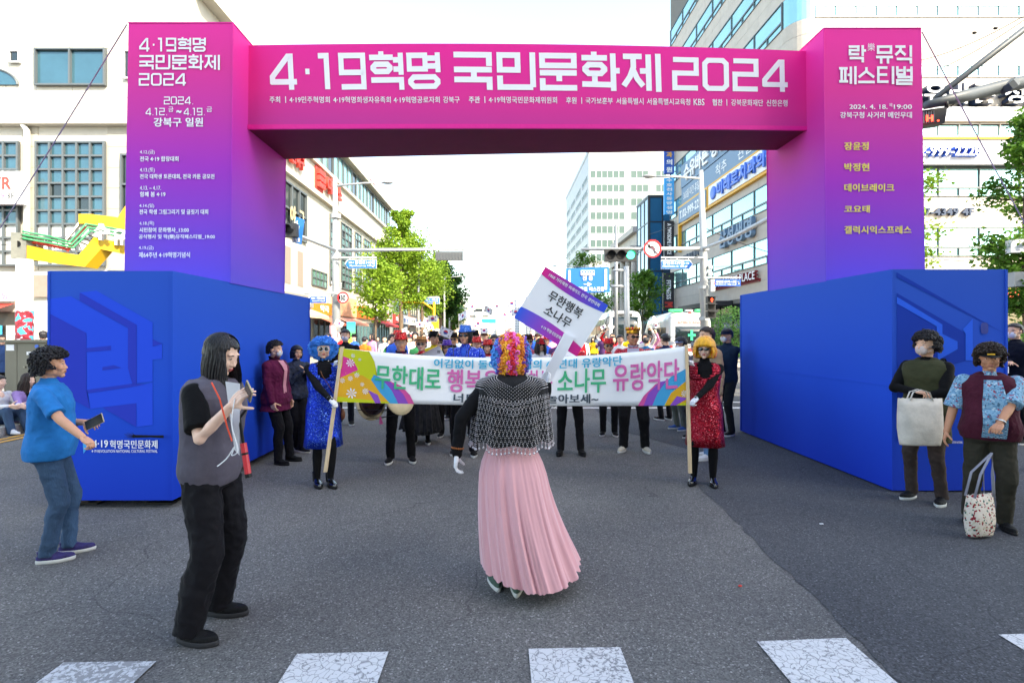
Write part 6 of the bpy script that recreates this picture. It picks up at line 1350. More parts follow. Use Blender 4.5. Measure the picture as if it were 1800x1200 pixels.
ac = empty('accordion', (-.53, 6.86, 1.14), 0, 'small black accordion with white keys strapped to the player in the blue hat', 'accordion'); g = G(); g.box((-.17,0,0), (.1,.16,.36)); g.box((.17,0,0), (.1,.16,.36)); g.build('case', M_SHG, ac)
g = G()
for k in range(14): g.box((-.115+k*.0175, 0, 0), (.006, .15, .33))
g.build('bellows', cloth('#2a2a30'), ac)
g = G()
for k in range(12): g.box((-.2, -.09, -.15+k*.027), (.07,.02,.024))
g.build('white_key', M_SW, ac)['kind'] = 'stuff'
for s in (-1, 1):
    g = G(); g.tube([(s*.1,-.04,.18), (s*.1,.0,.30), (s*.13,.16,.38)], .016, 6, flat=.3); g.build('strap', M_BLK, ac)
rd, dd_ = pd('drummer in a red sequin jacket and white shirt, face hidden behind the raised placard', 1000, 7.25, 1.70, radians(0), sex='m', sk='b', top=('jacket', REDJ, {'zip': '#e8e8ee', 'zw': .05}), hat=('fedora', M_HATR, M_HATR), hair='man', rh=(-.24,-.3,.98), lh=(.24,-.3,.98), lf=(.15,-.1,.15), rf=(-.13,-.1,-.3), shoes=('ankle', M_SHB, M_BLK))
dr = empty('barrel_drum', (1.04, 6.88, .9), 0, 'light wood barrel drum carried by the drummer behind the placard', 'drum'); g = G(); g.loft([[V((t, cos(2*pi*j/24)*r, sin(2*pi*j/24)*r)) for j in range(24)] for t, r in ((-.22,.17),(-.1,.19),(.1,.19),(.22,.17))]); g.build('drum_shell', mat('drum_wood', '#a8682c', .4, var=.2, vs=5), dr, True)
for s in (-1, 1): g = G(); g.tube([(s*.222,0,0),(s*.235,0,0)], .165, 24); g.build('drum_skin', mat('drum_skin_cream', '#d9c8a0', .6), dr)
g = G(); g.tube([(-.2,-.19,-.05),(.2,-.21,-.03)], .012, 6); g.build('drumstick', M_WOOD, dr)
pd('woman in a red sequin fedora and sunglasses between the bus and the crowned man', 1070, 8.5, 1.58, radians(-10), sk='b', girth=1.08, top=('jacket', REDJ, {'zip': '#dddde2'}), hat=('fedora', M_HATR, M_HATR), glasses='sun', hair='short')
rc, dc_ = pd('man wearing a gold and red toy crown, sunglasses and red sequin jacket', 1113, 7.35, 1.74, radians(-14), sex='m', sk='c', girth=1.1, top=('jacket', REDJ, {'zip': '#a9a4b8', 'collar': '#a9a4b8', 'zw': .05}), hair='man', glasses='sun', hyaw=.35, lf=(.16,0,.35), rf=(-.13,-.05,-.35), shoes=('low', cloth('#b8b0a0')), legw=1.12)
Mh = dc_['Mh']; g = G(); n = 28; g.loft([[Mh @ V((cos(2*pi*j/n)*r, .012+sin(2*pi*j/n)*r*1.15, z)) for j in range(n)] for z, r in ((.055,.088),(.08,.09),(.10,.088))], cap=False)
for j in range(0, n, 2): a = 2*pi*j/n; g.ell(Mh @ V((cos(a)*.094, .012+sin(a)*.108, .135)), .009, 6); g.tube([Mh @ V((cos(a)*.089, .012+sin(a)*.102, .095)), Mh @ V((cos(a)*.094, .012+sin(a)*.108, .135))], .011, 5)
g.tube([Mh @ V((0,-.09,.1)), Mh @ V((0,-.095,.165))], .006, 5); g.tube([Mh @ V((-.018,-.095,.15)), Mh @ V((.018,-.095,.15))], .005, 5); cw = g.build('crown', M_GOLD, rc, True)
g = G(); g.ell(Mh @ V((0,.012,.085)), (.086,.097,.06), 16); g.build('crown_lining', cloth('#c01f2a'), cw, True)
SP = [  # label, px, d, H, yaw, options
('man in a black jacket and white face mask behind the blue wig woman', 607, 9.5, 1.76, 10, dict(sex='m', mask='#d9d9de', hair='short', top=('jacket', cloth('#19191e'), {}), bottom=('trousers', '#1d2430'))),
('man in a navy cap and orange jacket turned away near the white shop', 641, 15, 1.62, 150, dict(sex='m', top=('jacket', cloth('#d8702a'), {}), hat=('cap', cloth('#20242e')), hair='man', face=False)),
('man in a black jacket over a white shirt standing left of the red hat drummer', 689, 12, 1.68, 70, dict(sex='m', top=('jacket', cloth('#1a1a1e'), {'zip': '#d8d8da', 'zw': .06}), hair='man', rh=(-.1,-.3,1.05))),
('person in white under the street tree left of the drummer', 676, 18, 1.62, 0, dict(top=('long', cloth('#d8d8d6'), {}), hair='short', det=0)),
('woman in a black hat and sunglasses behind the purple hat woman', 774, 10.6, 1.6, 0, dict(hat=('fedora', M_HBLK, M_HBLK), glasses='sun', hair='bob', top=('long', YEL, {}))),
('man in a black hat and dark glasses just left of the blue hat', 797, 10.2, 1.68, 0, dict(sex='m', hat=('fedora', M_HBLK, M_HBLK), glasses='sun', hair='man', top=('long', cloth('#2a2a30'), {}))),
('man in a black hat partly hidden to the right of the blue hat player', 834, 10, 1.72, 0, dict(sex='m', hat=('fedora', M_HBLK, M_HBLK), hair='man', top=('long', YEL, {}))),
('woman in a faded red fedora right behind the accordion player', 838, 8.6, 1.60, 0, dict(hat=('fedora', M_HATR, M_HATR), hair='short', top=('jacket', REDJ, {}))),
('woman in a red hat with brown hair beside the rainbow wig', 858, 8.2, 1.56, -10, dict(hat=('fedora', M_HATR, M_HATR), hair='bob', hm=M_HBR, top=('jacket', REDJ, {'zip': '#e8e8ee'}))),
('woman with sunglasses pushed up and dark hair just left above the rainbow wig', 869, 10.4, 1.66, 0, dict(glasses='sun', hair='bob', top=('long', cloth('#3a3f52'), {}))),
('woman in a dark brown hat and sunglasses right of the rainbow wig', 929, 9.6, 1.64, 5, dict(hat=('fedora', M_HBRN, M_HBRN), glasses='sun', hair='short', top=('long', cloth('#b05a6a'), {}))),
('woman with long dark hair, red beret and sunglasses left of the placard handle', 950, 8.6, 1.6, 10, dict(hair='long', glasses='sun', hat=('cap', cloth('#b01f2c')), top=('long', cloth('#d8d8dc'), {}))),
('young man with black hair and white T-shirt in front of the white coach', 1090, 12, 1.66, 0, dict(sex='m', hair='short', top=('tee', cloth('#d4d4d6'), {}))),
('man in a blue jacket with his back to the ambulance', 1136, 13, 1.60, 130, dict(sex='m', hair='man', top=('jacket', cloth('#1f5a86'), {}))),
('person in a black cap and navy T-shirt in front of the ambulance', 1170, 10, 1.68, 200, dict(sex='m', hat=('cap', cloth('#15161c')), hair='man', face=False, top=('tee', cloth('#1a2448'), {}))),
('woman in a pale blue sun visor with black curly hair and grey trousers', 1197, 9, 1.60, 290, dict(hair='perm', hat=('visor', cloth('#9aa6c0')), mask='#d9d9de', top=('long', cloth('#26262c'), {}), bottom=('trousers', '#5f6660'), shoes=('low', cloth('#2a4f8a')))),
('man in a grey cap looking down beside the orange wig woman', 1224, 8.2, 1.57, 300, dict(sex='m', hat=('cap', cloth('#8a8c92')), hair='man', top=('jacket', cloth('#5b5560'), {}))),
('tall man with dark brown hair, beige jacket and jeans behind the red dress woman', 1243, 6.9, 1.76, 285, dict(sex='m', hair='short', hm=M_HBR, top=('jacket', cloth('#a88d74'), {'len': .8}), bottom=('trousers', M_JEANL), shoes=('low', cloth('#c4c4c6')), lf=(.1,-.05,.1), rf=(-.08,.1,0))),
('man in a navy cap, face mask and navy jacket leaning by the right blue box', 1278, 8.55, 1.76, 292, dict(sex='m', sk='b', hat=('cap', cloth('#141d33')), mask='#d0d2d8', hair='man', top=('jacket', cloth('#15263c'), {}), bottom=('trousers', '#22262a'), lh=(-.08,-.24,1.12), rh=(.08,-.26,1.16))),
('man in navy with a white mask standing behind the right blue box', 1784, 7.9, 1.83, 285, dict(sex='m', mask='#e2e2e6', hair='man', top=('jacket', cloth('#101522'), {}), bottom=('trousers', '#101318'), lh=(-.08,-.24,1.12), rh=(.08,-.26,1.16))),
('dark haired person in a blue jacket behind the grey cabinet at the left edge', 2, 11.6, 1.66, 60, dict(sex='m', hair='man', top=('jacket', cloth('#2d4570'), {}))),
('dark haired passer-by whose head shows above the grey cabinet', 76, 13, 1.76, 250, dict(hair='short', top=('long', cloth('#3a4560'), {}))),
('woman in a dark cardigan walking by the shops left of the black jacket man', 664, 24, 1.6, 20, dict(top=('long', cloth('#4a4a55'), {}), hair='bob', det=0)),
]
for lb, px, d, H, yw, k in SP: pd(lb, px, d, H, radians(yw), **k)
bd = pt(1769, 650, 7.55); g = G(); g.box(bd, (.07,.004,.10)); tag(g.build('name_badge', M_LET), 'white name badge on the chest of the navy dressed man behind the right box', 'badge')
# seated girls on the kerb
def seated(label, px, d, top, hair, hm, jeans, yaw):
    x = (px-880)/F*d; r, q = person(label, x, d, yaw, 1.62, z=-.0, hair=hair, hm=hm, top=top, bottom=('trousers', jeans), det=1, lf=(.1,-.1,.1), rf=(-.1,-.1,-.1), lh=(.1,-.3,1.02), rh=(-.1,-.3,1.02))
    return r
def sit(label, x, y, yaw, top_c, inner, hair, hm, jeans, shoe, z=.15):
    """figure seated with drawn-up knees"""
    root = empty('person', (x, y, z), yaw, label, 'person', 'people sitting on the kerb'); L = V; SK = skin('d')
    Mh = Matrix.Translation((0,-.10,.72)) @ Matrix.Rotation(.25, 4, 'Z') @ Matrix.Rotation(.12, 4, 'X')
    g = G(); g.limb([(0,-.02,.1),(0,-.04,.3),(0,-.06,.48)], [.12,.11,.11]); g.limb([(0,-.07,.52),(0,-.085,.64)], [.05,.045])
    for s in (-1, 1): g.limb([(s*.15,-.06,.5),(s*.2,-.22,.3),(s*.06,-.42,.32)], [.045,.035,.026], 10)
    b = G(); b.addmesh(remesh(g, .011, 3)); b.addmesh(headmesh('f', 1), Mh)
    for s in (-1, 1): b.addmesh(handmesh(.5, .6, 1), Matrix.Translation((s*.06,-.43,.32)) @ Matrix.Rotation(-1.4, 4, 'X') @ Matrix.Rotation(s*.4, 4, 'Z'))
    bo = b.build('body', SK, root, True)
    g = starcap(hair_fn(.01,.16,.07,.05,.0), 36, 24, .004, 30); q = G(); q.add([Mh @ V(v) for v in g.v], g.f); ho = q.build('hair', hm, root, True)
    if hair == 'long': g = strands(220, .30, face=.6, out=.02, wav=.01, width=.006); q = G(); q.add([Mh @ V(v) for v in g.v], g.f); q.build('hair_lock', hm, ho)['kind'] = 'stuff'
    g = G(); g.loft([[V((cos(2*pi*j/20)*rx, yy+sin(2*pi*j/20)*ry, zz)) for j in range(20)] for zz, rx, ry, yy in ((.0,.17,.13,0),(.15,.165,.13,-.02),(.3,.165,.12,-.04),(.42,.18,.12,-.055),(.52,.15,.09,-.06),(.56,.07,.065,-.07))])
    for s in (-1, 1): g.limb([(s*.16,-.06,.49),(s*.21,-.22,.3),(s*.08,-.38,.315)], [.062,.055,.042], 10)
    fin('jacket', remesh(g, .012, 3, .006), cloth(top_c), root)
    if inner: q = G(); q.loft([[V((-.05,-.185,.12)),V((.05,-.185,.12)),V((.05,-.17,.12)),V((-.05,-.17,.12))],[V((-.07,-.185,.5)),V((.07,-.185,.5)),V((.07,-.15,.5)),V((-.07,-.15,.5))]]); q.build('shirt_front', cloth(inner), root)
    g = G(); g.ell((0,.0,.05), (.17,.16,.1), 14)
    for s in (-1, 1): g.limb([(s*.09,-.02,.07),(s*.11,-.40,.24)], [.09,.07], 12); g.limb([(s*.11,-.40,.24),(s*.12,-.52,-.10)], [.07,.055], 12)
    fin('trousers', remesh(g, .013, 3, .007), jeans, root)
    for s in (-1, 1): o = link('shoe', shoemesh('low'), None, root, V((s*.12,-.53,-.148)), s*.1); o.material_slots[0].link = 'OBJECT'; o.material_slots[0].material = cloth(shoe)
    return root
sit('girl with long brown hair in a lilac jacket sitting on the kerb by the cabinet', -8.42, 9.05, radians(75), '#9a80b8', '#141418', 'long', M_HBR, M_JEANL, '#b8b4ac')
sit('person in a white T-shirt sitting on the kerb at the left edge of the photo', -8.62, 8.72, radians(80), '#d2d2d4', None, 'short', M_HAIR, M_JEAN, '#d0d0d0')
# crowd farther down the road
def flatten(root, name):
    g = G(); mats = []; 
    def rec(o, M):
        for c in o.children:
            Mc = M @ c.matrix_parent_inverse @ Matrix.LocRotScale(c.location, c.rotation_euler, c.scale)
            if c.type == 'MESH':
                m = c.material_slots[0].material if c.material_slots else M_SHB
                if m not in mats: mats.append(m)
                g.cur = mats.index(m); g.addmesh(c.data, Mc)
            rec(c, Mc)
    rec(root, Matrix()); me = g.mesh(name)
    for m in mats: me.materials.append(m)
    me.polygons.foreach_set('material_index', g.mi); me.polygons.foreach_set('use_smooth', [True]*len(me.polygons))
    def kill(o):
        for c in list(o.children): kill(c)
        bpy.data.objects.remove(o)
    kill(root); return me, mats
TOPM = cloth('#7a7a7a'); BOTM = cloth('#222226')
protos = []
for k, kw in enumerate((dict(hair='short'), dict(sex='m', hair='man', rh=(-.2,-.15,1.75), rpole=(-1,0,0)), dict(hair='bob', lh=(.25,-.2,1.8), lpole=(1,0,0)), dict(sex='m', hair='man', hat=('fedora', M_HBLK, None)), dict(hair='long', rh=(-.2,-.25,1.25)), dict(sex='m', hair='man', hat=('cap', M_HBRN)))):
    r, q = person('x', 0, 0, 0, 1.66, det=0, top=('long', TOPM, {}), bottom=('trousers', BOTM), face=False, **kw)
    protos.append(flatten(r, 'marcher'))
PAL = [('#d8d6d2','white'),('#d8202c','red'),('#eecb2c','yellow'),('#2a5fc8','blue'),('#f0c030','yellow'),('#9aaaba','grey'),('#d88ab0','pink'),('#2f7a4c','green'),('#e4e4e8','white'),('#5a3a6a','purple')]
HT = ['short hair','right arm raised','left arm raised','fedora','long hair','cap']
ANC = [(705,'the red hat drummer'),(741,'the straw hat'),(763,'the yellow shirt man'),(786,'the purple hat'),(818,'the accordion player'),(858,'the wig\'s left edge'),(900,'the rainbow wig'),(929,'the dark brown hat'),(950,'the red beret woman'),(1000,'the placard'),(1070,'the red fedora'),(1113,'the crowned man'),(1170,'the ambulance'),(1248,'the beige jacket')]
def anchor(px): return min(ANC, key=lambda t: abs(t[0]-px))[1]
rc_ = random.Random(21); cnt = 0; used = set(); hands_up = []
for row in range(30):
    d = 11.5+row*1.35+(row**1.5)*.12
    nx = 9 if row < 12 else 8
    for i in range(nx):
        x = -4.8+i*(9.4/(nx-1))+rc_.uniform(-.5,.5)
        px = 880+x/d*F
        if row < 2 and not (-2.6 < x < 2.3): continue
        k = rc_.randrange(6); col, cn = PAL[rc_.randrange(len(PAL))]; me, mats = protos[k]
        o = bpy.data.objects.new('person', me); COL.objects.link(o); H = rc_.uniform(.93, 1.05); o.location = (x, d+rc_.uniform(-.4,.4), 0); o.scale = (H, H, H); o.rotation_euler = (0, 0, rc_.uniform(-.7,.7))
        for j, m in enumerate(mats):
            if m == TOPM: o.material_slots[j].link = 'OBJECT'; o.material_slots[j].material = cloth(col)
            if m == M_HBLK and rc_.random() < .45: o.material_slots[j].link = 'OBJECT'; o.material_slots[j].material = M_HATR
        dist = 'close behind' if row < 6 else ('some rows behind' if row < 16 else 'far behind')
        tag(o, 'marcher in %s with %s %s %s' % (cn, HT[k], dist, anchor(px)), 'person', 'marchers walking down the road behind the band')
        if k == 1: hands_up.append(o.matrix_basis @ V((-.2,-.15,1.75)) if False else V(o.location)+V((-.2*H,-.25,1.78*H)))
        if k == 2: hands_up.append(V(o.location)+V((.25*H,-.25,1.82*H)))
        cnt += 1
# small national flags
g = G(); g.tube([(0,0,-.28),(0,0,.30)], .006, 5); g.cur = 1
def flagpt(u, v): return V((u*.42, .03*sin(u*6), -.0+.0+v*.28+.0))
NF = 8; b0 = len(g.v); g.v += [tuple(flagpt(i/NF, j/2)) for j in range(3) for i in range(NF+1)]
for j in range(2):
    for i in range(NF): g.f.append((b0+j*(NF+1)+i, b0+j*(NF+1)+i+1, b0+(j+1)*(NF+1)+i+1, b0+(j+1)*(NF+1)+i)); g.mi.append(1)
def ysurf(x): return .03*sin(x/.42*6)
for side in (-1, 1):
    for half, mi in ((0, 2), (pi, 3)):
        g.cur = mi; c = V((.21, 0, .14)); n = 10; vs = [V((c.x+.068*cos(half+pi*i/n), 0, c.z+.068*sin(half+pi*i/n))) for i in range(n+1)]; vs = [V((p.x, ysurf(p.x)+side*.004, p.z)) for p in vs]; g.add(vs, [tuple(range(n+1))])
    g.cur = 4
    for cx, cz in ((.08,.05),(.34,.05),(.08,.23),(.34,.23)):
        for k in (-1, 0, 1):
            a = atan2(cz-.14, cx-.21); ux, uz = cos(a), sin(a); o_ = V((cx+ux*k*.014, 0, cz+uz*k*.014)); vs = [o_+V((-uz*.022+ux*.004,0,ux*.022+uz*.004)), o_+V((uz*.022+ux*.004,0,-ux*.022+uz*.004)), o_+V((uz*.022-ux*.004,0,-ux*.022-uz*.004)), o_+V((-uz*.022-ux*.004,0,ux*.022-uz*.004))]
            g.add([V((p.x, ysurf(p.x)+side*.004, p.z)) for p in vs], [(0,1,2,3)])
fme = g.mesh('flag')
for m in (M_WOOD, M_SW, mat('flag_red', '#c8303c', .6), mat('flag_blue', '#24479a', .6), M_BLK): fme.materials.append(m)
fme.polygons.foreach_set('material_index', g.mi)
FP = [p for p in hands_up if p.y > 13][:34]
for px, py, d in ((752,574,12),(806,572,11),(850,555,12),(822,548,12.5),(858,592,12),(845,583,12.5),(878,560,14),(908,545,13),(915,560,11),(925,555,12),(952,580,9.8),(935,590,10.6),(868,548,16),(890,553,18),(966,597,9.4),(770,596,8.8)): FP.append(P(px, py, d))
for i, p in enumerate(FP):
    o = bpy.data.objects.new('hand_flag', fme); COL.objects.link(o); o.location = p+V((0,0,.1)); s = rc_.uniform(.42, .62); o.scale = (s*rc_.choice((1, 1, -1)), s, s); o.rotation_euler = (rc_.uniform(-.3,.3), rc_.uniform(-.6,.6), rc_.uniform(-.6,.6))
    px = 880+p.x/p.y*F; py = 590-(p.z-1.65)/p.y*F; tag(o, 'small flag with red and blue disc %s behind %s' % ('raised high' if py < 560 else ('at hat height' if py < 580 else 'held low'), anchor(px)), 'flag', 'small flags waved by the marchers')
o = bpy.data.objects.new('hand_flag', fme); COL.objects.link(o); o.location = P(742, 622, 7.55); o.rotation_euler = (.2,1.1,.2); tag(o, 'crumpled small flag in the hand of the woman in the brown straw hat', 'flag', 'small flags waved by the marchers')

# ---------------------------------------------------------------- street furniture
M_POLE = mat('pole_grey', '#a9adb0', .5, metal=.2, var=.1, vs=3); M_LAMP = mat('lamp_head', '#8f9396', .5); M_SGB = mat('sign_road_blue', '#1450a8', .45); M_SGC = mat('sign_light_blue', '#1668b8', .45); M_GRN = mat('signal_green', '#19c08a', .3, emit=2.2); M_RDL = mat('signal_red', '#ff3a2a', .3, emit=1.8); M_SIG = mat('signal_housing', '#2a2c30', .5); M_SIGL = mat('signal_grey', '#565a5e', .5)
def tubo(pts, r, m, par, name, n=12): g = G(); g.tube(pts, r, n); o = g.build(name, m, par, True); inv(o); return o
def signal(root, c, n=3, lit=None, s=.32, face=(0,-1,0), vert=False, back=False):
    W = s*n; g = G(); 
    if vert: g.box(c, (s+.06,.22,W+.06))
    else: g.box(c, (W+.08,.22,s+.10))
    h = inv(g.build('signal_housing', M_SIGL if back else M_SIG, root))
    if back: return h
    for i in range(n):
        k = (i-(n-1)/2)*s; p = V(c)+(V((0,-.11,-k)) if vert else V((k,-.11,0))); g = G(); m = M_SIG
        if lit and lit[0] == i: m = lit[1]
        g.tube([p, p+V((0,-.02,0))], s*.40, 18); inv(g.build('signal_lens', m if m != M_SIG else M_BLK, root)); g = G(); a0 = [V((cos(a)*s*.43, 0, sin(a)*s*.43)) for a in [pi*j/10 for j in range(11)]]; g.loft([[p+q for q in a0], [p+q*1.02+V((0,-.2,0)) for q in a0]], cap=False, closed=False); ho = g.build('signal_hood', M_SIG, root, True, fix=False); inv(ho)
def plate(root, px0, px1, py0, py1, d, m, name='sign_plate', pts=None, t=.03):
    g = G(); pl = pts or [(px0,py1),(px1,py1),(px1,py0),(px0,py0)]; q = [P(a, b, d) for a, b in pl]; k = len(q); g.add(q+[p+V((0,t,0)) for p in q], [tuple(range(k)), tuple(range(2*k-1, k-1, -1))]+[((i+1) % k, i, i+k, (i+1) % k+k) for i in range(k)]); return inv(g.build(name, m, root))
def stext(root, s, px0, px1, py0, py1, d, m=None, bold=.03):
    c = P((px0+px1)/2, (py0+py1)/2, d)-V((0,.012,0)); o = text(s, c, U, (0,0,1), (px1-px0)/F*d, (py1-py0)/F*d, m or M_SW, root, bold); return inv(o)
# right signal pole
rp_ = empty('signal_pole', (8.6, 22, 0), 0, 'grey steel signal pole at the right with a green traffic light and lamp', 'signal pole')
tubo([P(1240,640,22), P(1236,430,22), P(1232,300,22)], [.20,.15,.09], M_POLE, rp_, 'pole'); 
g = G()
for py in (438, 505, 560): g = G(); g.tube([P(1237,py+3,22), P(1237,py-3,22)], .21, 12); inv(g.build('clamp', M_POLE, rp_))
tubo([P(1236,437,22), P(1022,438,22)], [.09,.06], M_POLE, rp_, 'signal_arm'); tubo([P(1236,437,22), P(1290,416,17), P(1352,384,12.5), P(1420,360,10.5)], [.07,.06,.06,.05], M_POLE, rp_, 'signal_arm')
tubo([P(1232,314,22), P(1190,311,22), P(1152,310,22)], [.05,.04,.03], M_POLE, rp_, 'lamp_arm'); g = G(); g.ell(P(1141,310,22), (.30,.14,.075), 14); inv(g.build('lamp_head', M_LAMP, rp_, True))
signal(rp_, P(1090,449,21.85), 3, (2, M_GRN), .42); g = G(); g.tube([P(1066,440,22), P(1066,455,22)], .03, 6); g.tube([P(1113,440,22), P(1113,452,22)], .03, 6); inv(g.build('bracket', M_POLE, rp_))
g = G(); c = P(1147,437,21.8); g.tube([c, c+V((0,.03,0))], .38, 28); inv(g.build('sign_disc', M_SW, rp_)); g = G(); n = 28; g.loft([[c+V((cos(2*pi*j/n)*r, -.012, sin(2*pi*j/n)*r)) for j in range(n)] for r in (.31,.385)], cap=False); inv(g.build('red_ring', M_RDL if False else mat('sign_ring_red', '#d8252c', .5), rp_, fix=False))
g = G(); g.tube([c+V((.08,-.016,-.2)), c+V((.09,-.016,.02)), c+V((.0,-.016,.1)), c+V((-.1,-.016,.1))], .045, 4, flat=.1); g.add([c+V((-.1,-.02,.2)), c+V((-.1,-.02,.0)), c+V((-.22,-.02,.1))], [(0,1,2)]); inv(g.build('turn_arrow', M_BLK, rp_)); g = G(); g.tube([c+V((-.22,-.022,.22)), c+V((.22,-.022,-.22))], .028, 4, flat=.1); inv(g.build('red_bar', mat('sign_ring_red', '#d8252c', .5), rp_))
def streetname(root, l1, l2, px0, px1, py0, py1, d, right=True, m=None, num='1→46'):
    w_ = (px1-px0); m = m or M_SGC; tip = 5
    pl = [(px0,py1),(px1-tip,py1),(px1,(py0+py1)/2),(px1-tip,py0),(px0,py0)] if right else [(px0+tip,py1),(px1,py1),(px1,py0),(px0+tip,py0),(px0,(py0+py1)/2)]
    g = G(); plate(root, 0,0,0,0, d, M_SW, 'sign_border', [(a+(-1 if a < (px0+px1)/2 else 1), b+(1 if b > (py0+py1)/2 else -1)) for a, b in pl]); plate(root, 0,0,0,0, d-.02, m, 'sign_plate', pl)
    a, b = (px0+2, px1-tip-10) if right else (px0+tip+12, px1-2); h = py1-py0
    stext(root, l1, a, b, py0+1, py0+h*.52, d-.02); stext(root, l2, a if right else px0+tip+3, b+(6 if right else 0), py0+h*.60, py1-1.5, d-.02, bold=.02)
    if right: stext(root, '1→46', px1-tip-9, px1-tip-1, py0+h*.2, py0+h*.45, d-.02, bold=.01)
    else: stext(root, '508-1', px0+tip+1, px0+tip+10, py0+h*.2, py0+h*.45, d-.02, bold=.01)
streetname(rp_, '한천로139길', 'Hancheon-ro 139-gil', 1163, 1217, 458, 472, 21.6); g = G(); g.tube([P(1162,453,21.7), P(1236,453,21.8)], .045, 8)
for px in (1170, 1190, 1210): g.tube([P(px,453,21.7), P(px,458,21.6)], .02, 5)
inv(g.build('sign_arm', M_POLE, rp_))
plate(rp_, 1257,1302,491,503, 21.6, M_SGB); stext(rp_, '한천로139가~나길', 1259, 1294, 493, 497.5, 21.6); stext(rp_, 'Hancheon-ro 139ga~na-gil', 1258, 1294, 498.5, 501.5, 21.6, bold=.01); stext(rp_, '↴', 1296, 1300, 495, 500, 21.6)
plate(rp_, 1250,1257,491,512, 21.62, M_SW, 'side_plate'); g = G(); c = P(1253.5,497,21.6); g.loft([[c+V((cos(2*pi*j/16)*r,-.012,sin(2*pi*j/16)*r*1.2)) for j in range(16)] for r in (.05,.075)], cap=False); inv(g.build('red_ring', mat('sign_ring_red', '#d8252c', .5), rp_, fix=False))
g = G(); g.tube([P(1238,488,21.7), P(1302,488,21.7)], .025, 6); g.tube([P(1238,497,21.8), P(1252,497,21.7)], .02, 5); inv(g.build('sign_arm', M_POLE, rp_))
for i, (m, tx) in enumerate(((M_RDL, 1), (None, 0), (None, 0))):
    c = P(1249, 527+i*13, 21.4); g = G(); g.box(c, (.33,.25,.29)); inv(g.build('signal_housing', M_SIG, rp_)); g = G(); g.box(c+V((0,-.13,0)), (.24,.01,.2)); inv(g.build('signal_lens', M_BLK, rp_))
    g = G(); g.add([c+V((-.17,-.12,.14)), c+V((.17,-.12,.14)), c+V((.17,-.3,.11)), c+V((-.17,-.3,.11)), c+V((-.17,-.12,.155)), c+V((.17,-.12,.155)), c+V((.17,-.3,.125)), c+V((-.17,-.3,.125))], [(3,2,1,0),(4,5,6,7),(2,3,7,6)]); inv(g.build('signal_hood', M_SIG, rp_))
    if m: g = G(); g.ell(c+V((0,-.14,.055)), (.022,.012,.022), 8); g.box(c+V((0,-.14,0)), (.05,.012,.075)); g.box(c+V((-.015,-.14,-.06)), (.018,.012,.06)); g.box(c+V((.015,-.14,-.06)), (.018,.012,.06)); g.box(c+V((0,-.14,.015)), (.10,.012,.02)); inv(g.build('red_figure', m, rp_))
g = G(); 
for py in (470, 482): g.box(P(1247, py, 21.9), (.18,.3,.14))
inv(g.build('speaker_box', M_POLE, rp_))
# left signal pole
lp = empty('signal_pole', (-7.1, 22, 0), 0, 'pale grey signal pole at the left carrying a lamp and street signs', 'signal pole')
tubo([P(592,640,22), P(590,440,22), P(589,312,22)], [.20,.15,.09], M_POLE, lp, 'pole'); tubo([P(590,440,22), P(817,438,22)], [.09,.05], M_POLE, lp, 'signal_arm'); tubo([P(590,440,22), P(540,420,17.5), P(500,404,14.5), P(470,396,13)], [.07,.06,.05,.05], M_POLE, lp, 'signal_arm')
g = G()
for py in (380, 452, 518): g = G(); g.tube([P(590.5,py+4,22), P(590.5,py-4,22)], .215, 12); inv(g.build('clamp', M_POLE, lp))
tubo([P(589,327,22), P(640,322,22), P(672,321,22)], [.05,.04,.03], M_POLE, lp, 'lamp_arm'); g = G(); g.ell(P(681,321,22), (.26,.13,.07), 14); inv(g.build('lamp_head', M_LAMP, lp, True))
signal(lp, P(790,450,21.9), 4, None, .27, back=True); g = G()
for px in (762, 813): g.tube([P(px,439,22), P(px,448,22)], .02, 5)
for k in range(9): g.box(P(769+k*5.3,450,21.78), (.02,.02,.22))
inv(g.build('bracket', M_SIGL, lp))
streetname(lp, '한천로140길', 'Hancheon-ro 140-gil', 607, 661, 457, 471, 21.6, False); g = G(); g.tube([P(594,453,21.7), P(662,453,21.7)], .045, 8)
for px in (615, 635, 655): g.tube([P(px,453,21.7), P(px,458,21.6)], .02, 5)
inv(g.build('sign_arm', M_POLE, lp))
streetname(lp, '한천로140가길', 'Hancheon-ro 140ga-gil', 541, 573, 521, 532, 21.6, False, M_SGB); g = G(); g.tube([P(535,516,21.7), P(590,516,21.8)], .03, 6); inv(g.build('sign_arm', M_POLE, lp))
g = G(); c = P(603,523,21.7); g.tube([c, c+V((0,.03,0))], .24, 24); g.tube([c, P(592,523,21.9)], .02, 5); inv(g.build('sign_disc', M_SW, lp)); g = G(); g.loft([[c+V((cos(2*pi*j/24)*r,-.012,sin(2*pi*j/24)*r)) for j in range(24)] for r in (.19,.25)], cap=False); inv(g.build('red_ring', mat('sign_ring_red', '#d8252c', .5), lp, fix=False)); stext(lp, '30', 598.5, 607.5, 518, 528, 21.68, M_BLK)
g = G(); c = P(592,523,21.7); g.tube([c, c+V((0,.03,0))], (.16), 20); inv(g.build('sign_back', M_SIGL, lp))
d_ = 14.8; plate(lp, 0,0,0,0, d_, M_SGC, 'turn_sign', [(513,425),(529,430),(535,386),(520,381)]); g = G(); cc = [P(523.5,404,d_-.03), P(526,389,d_-.03)]; g.tube([P(523,416,d_-.03), P(525.5,398,d_-.03), P(522.5,392,d_-.03)], .035, 4, flat=.2); g.add([P(523.5,387.5,d_-.03), P(517.5,391,d_-.03), P(522,396,d_-.03)], [(0,1,2)]); inv(g.build('turn_arrow', M_SW, lp)); stext(lp, '비보호', 514, 528, 418, 426, d_-.02)
signal(lp, P(487,405,14.6), 4, None, .27)
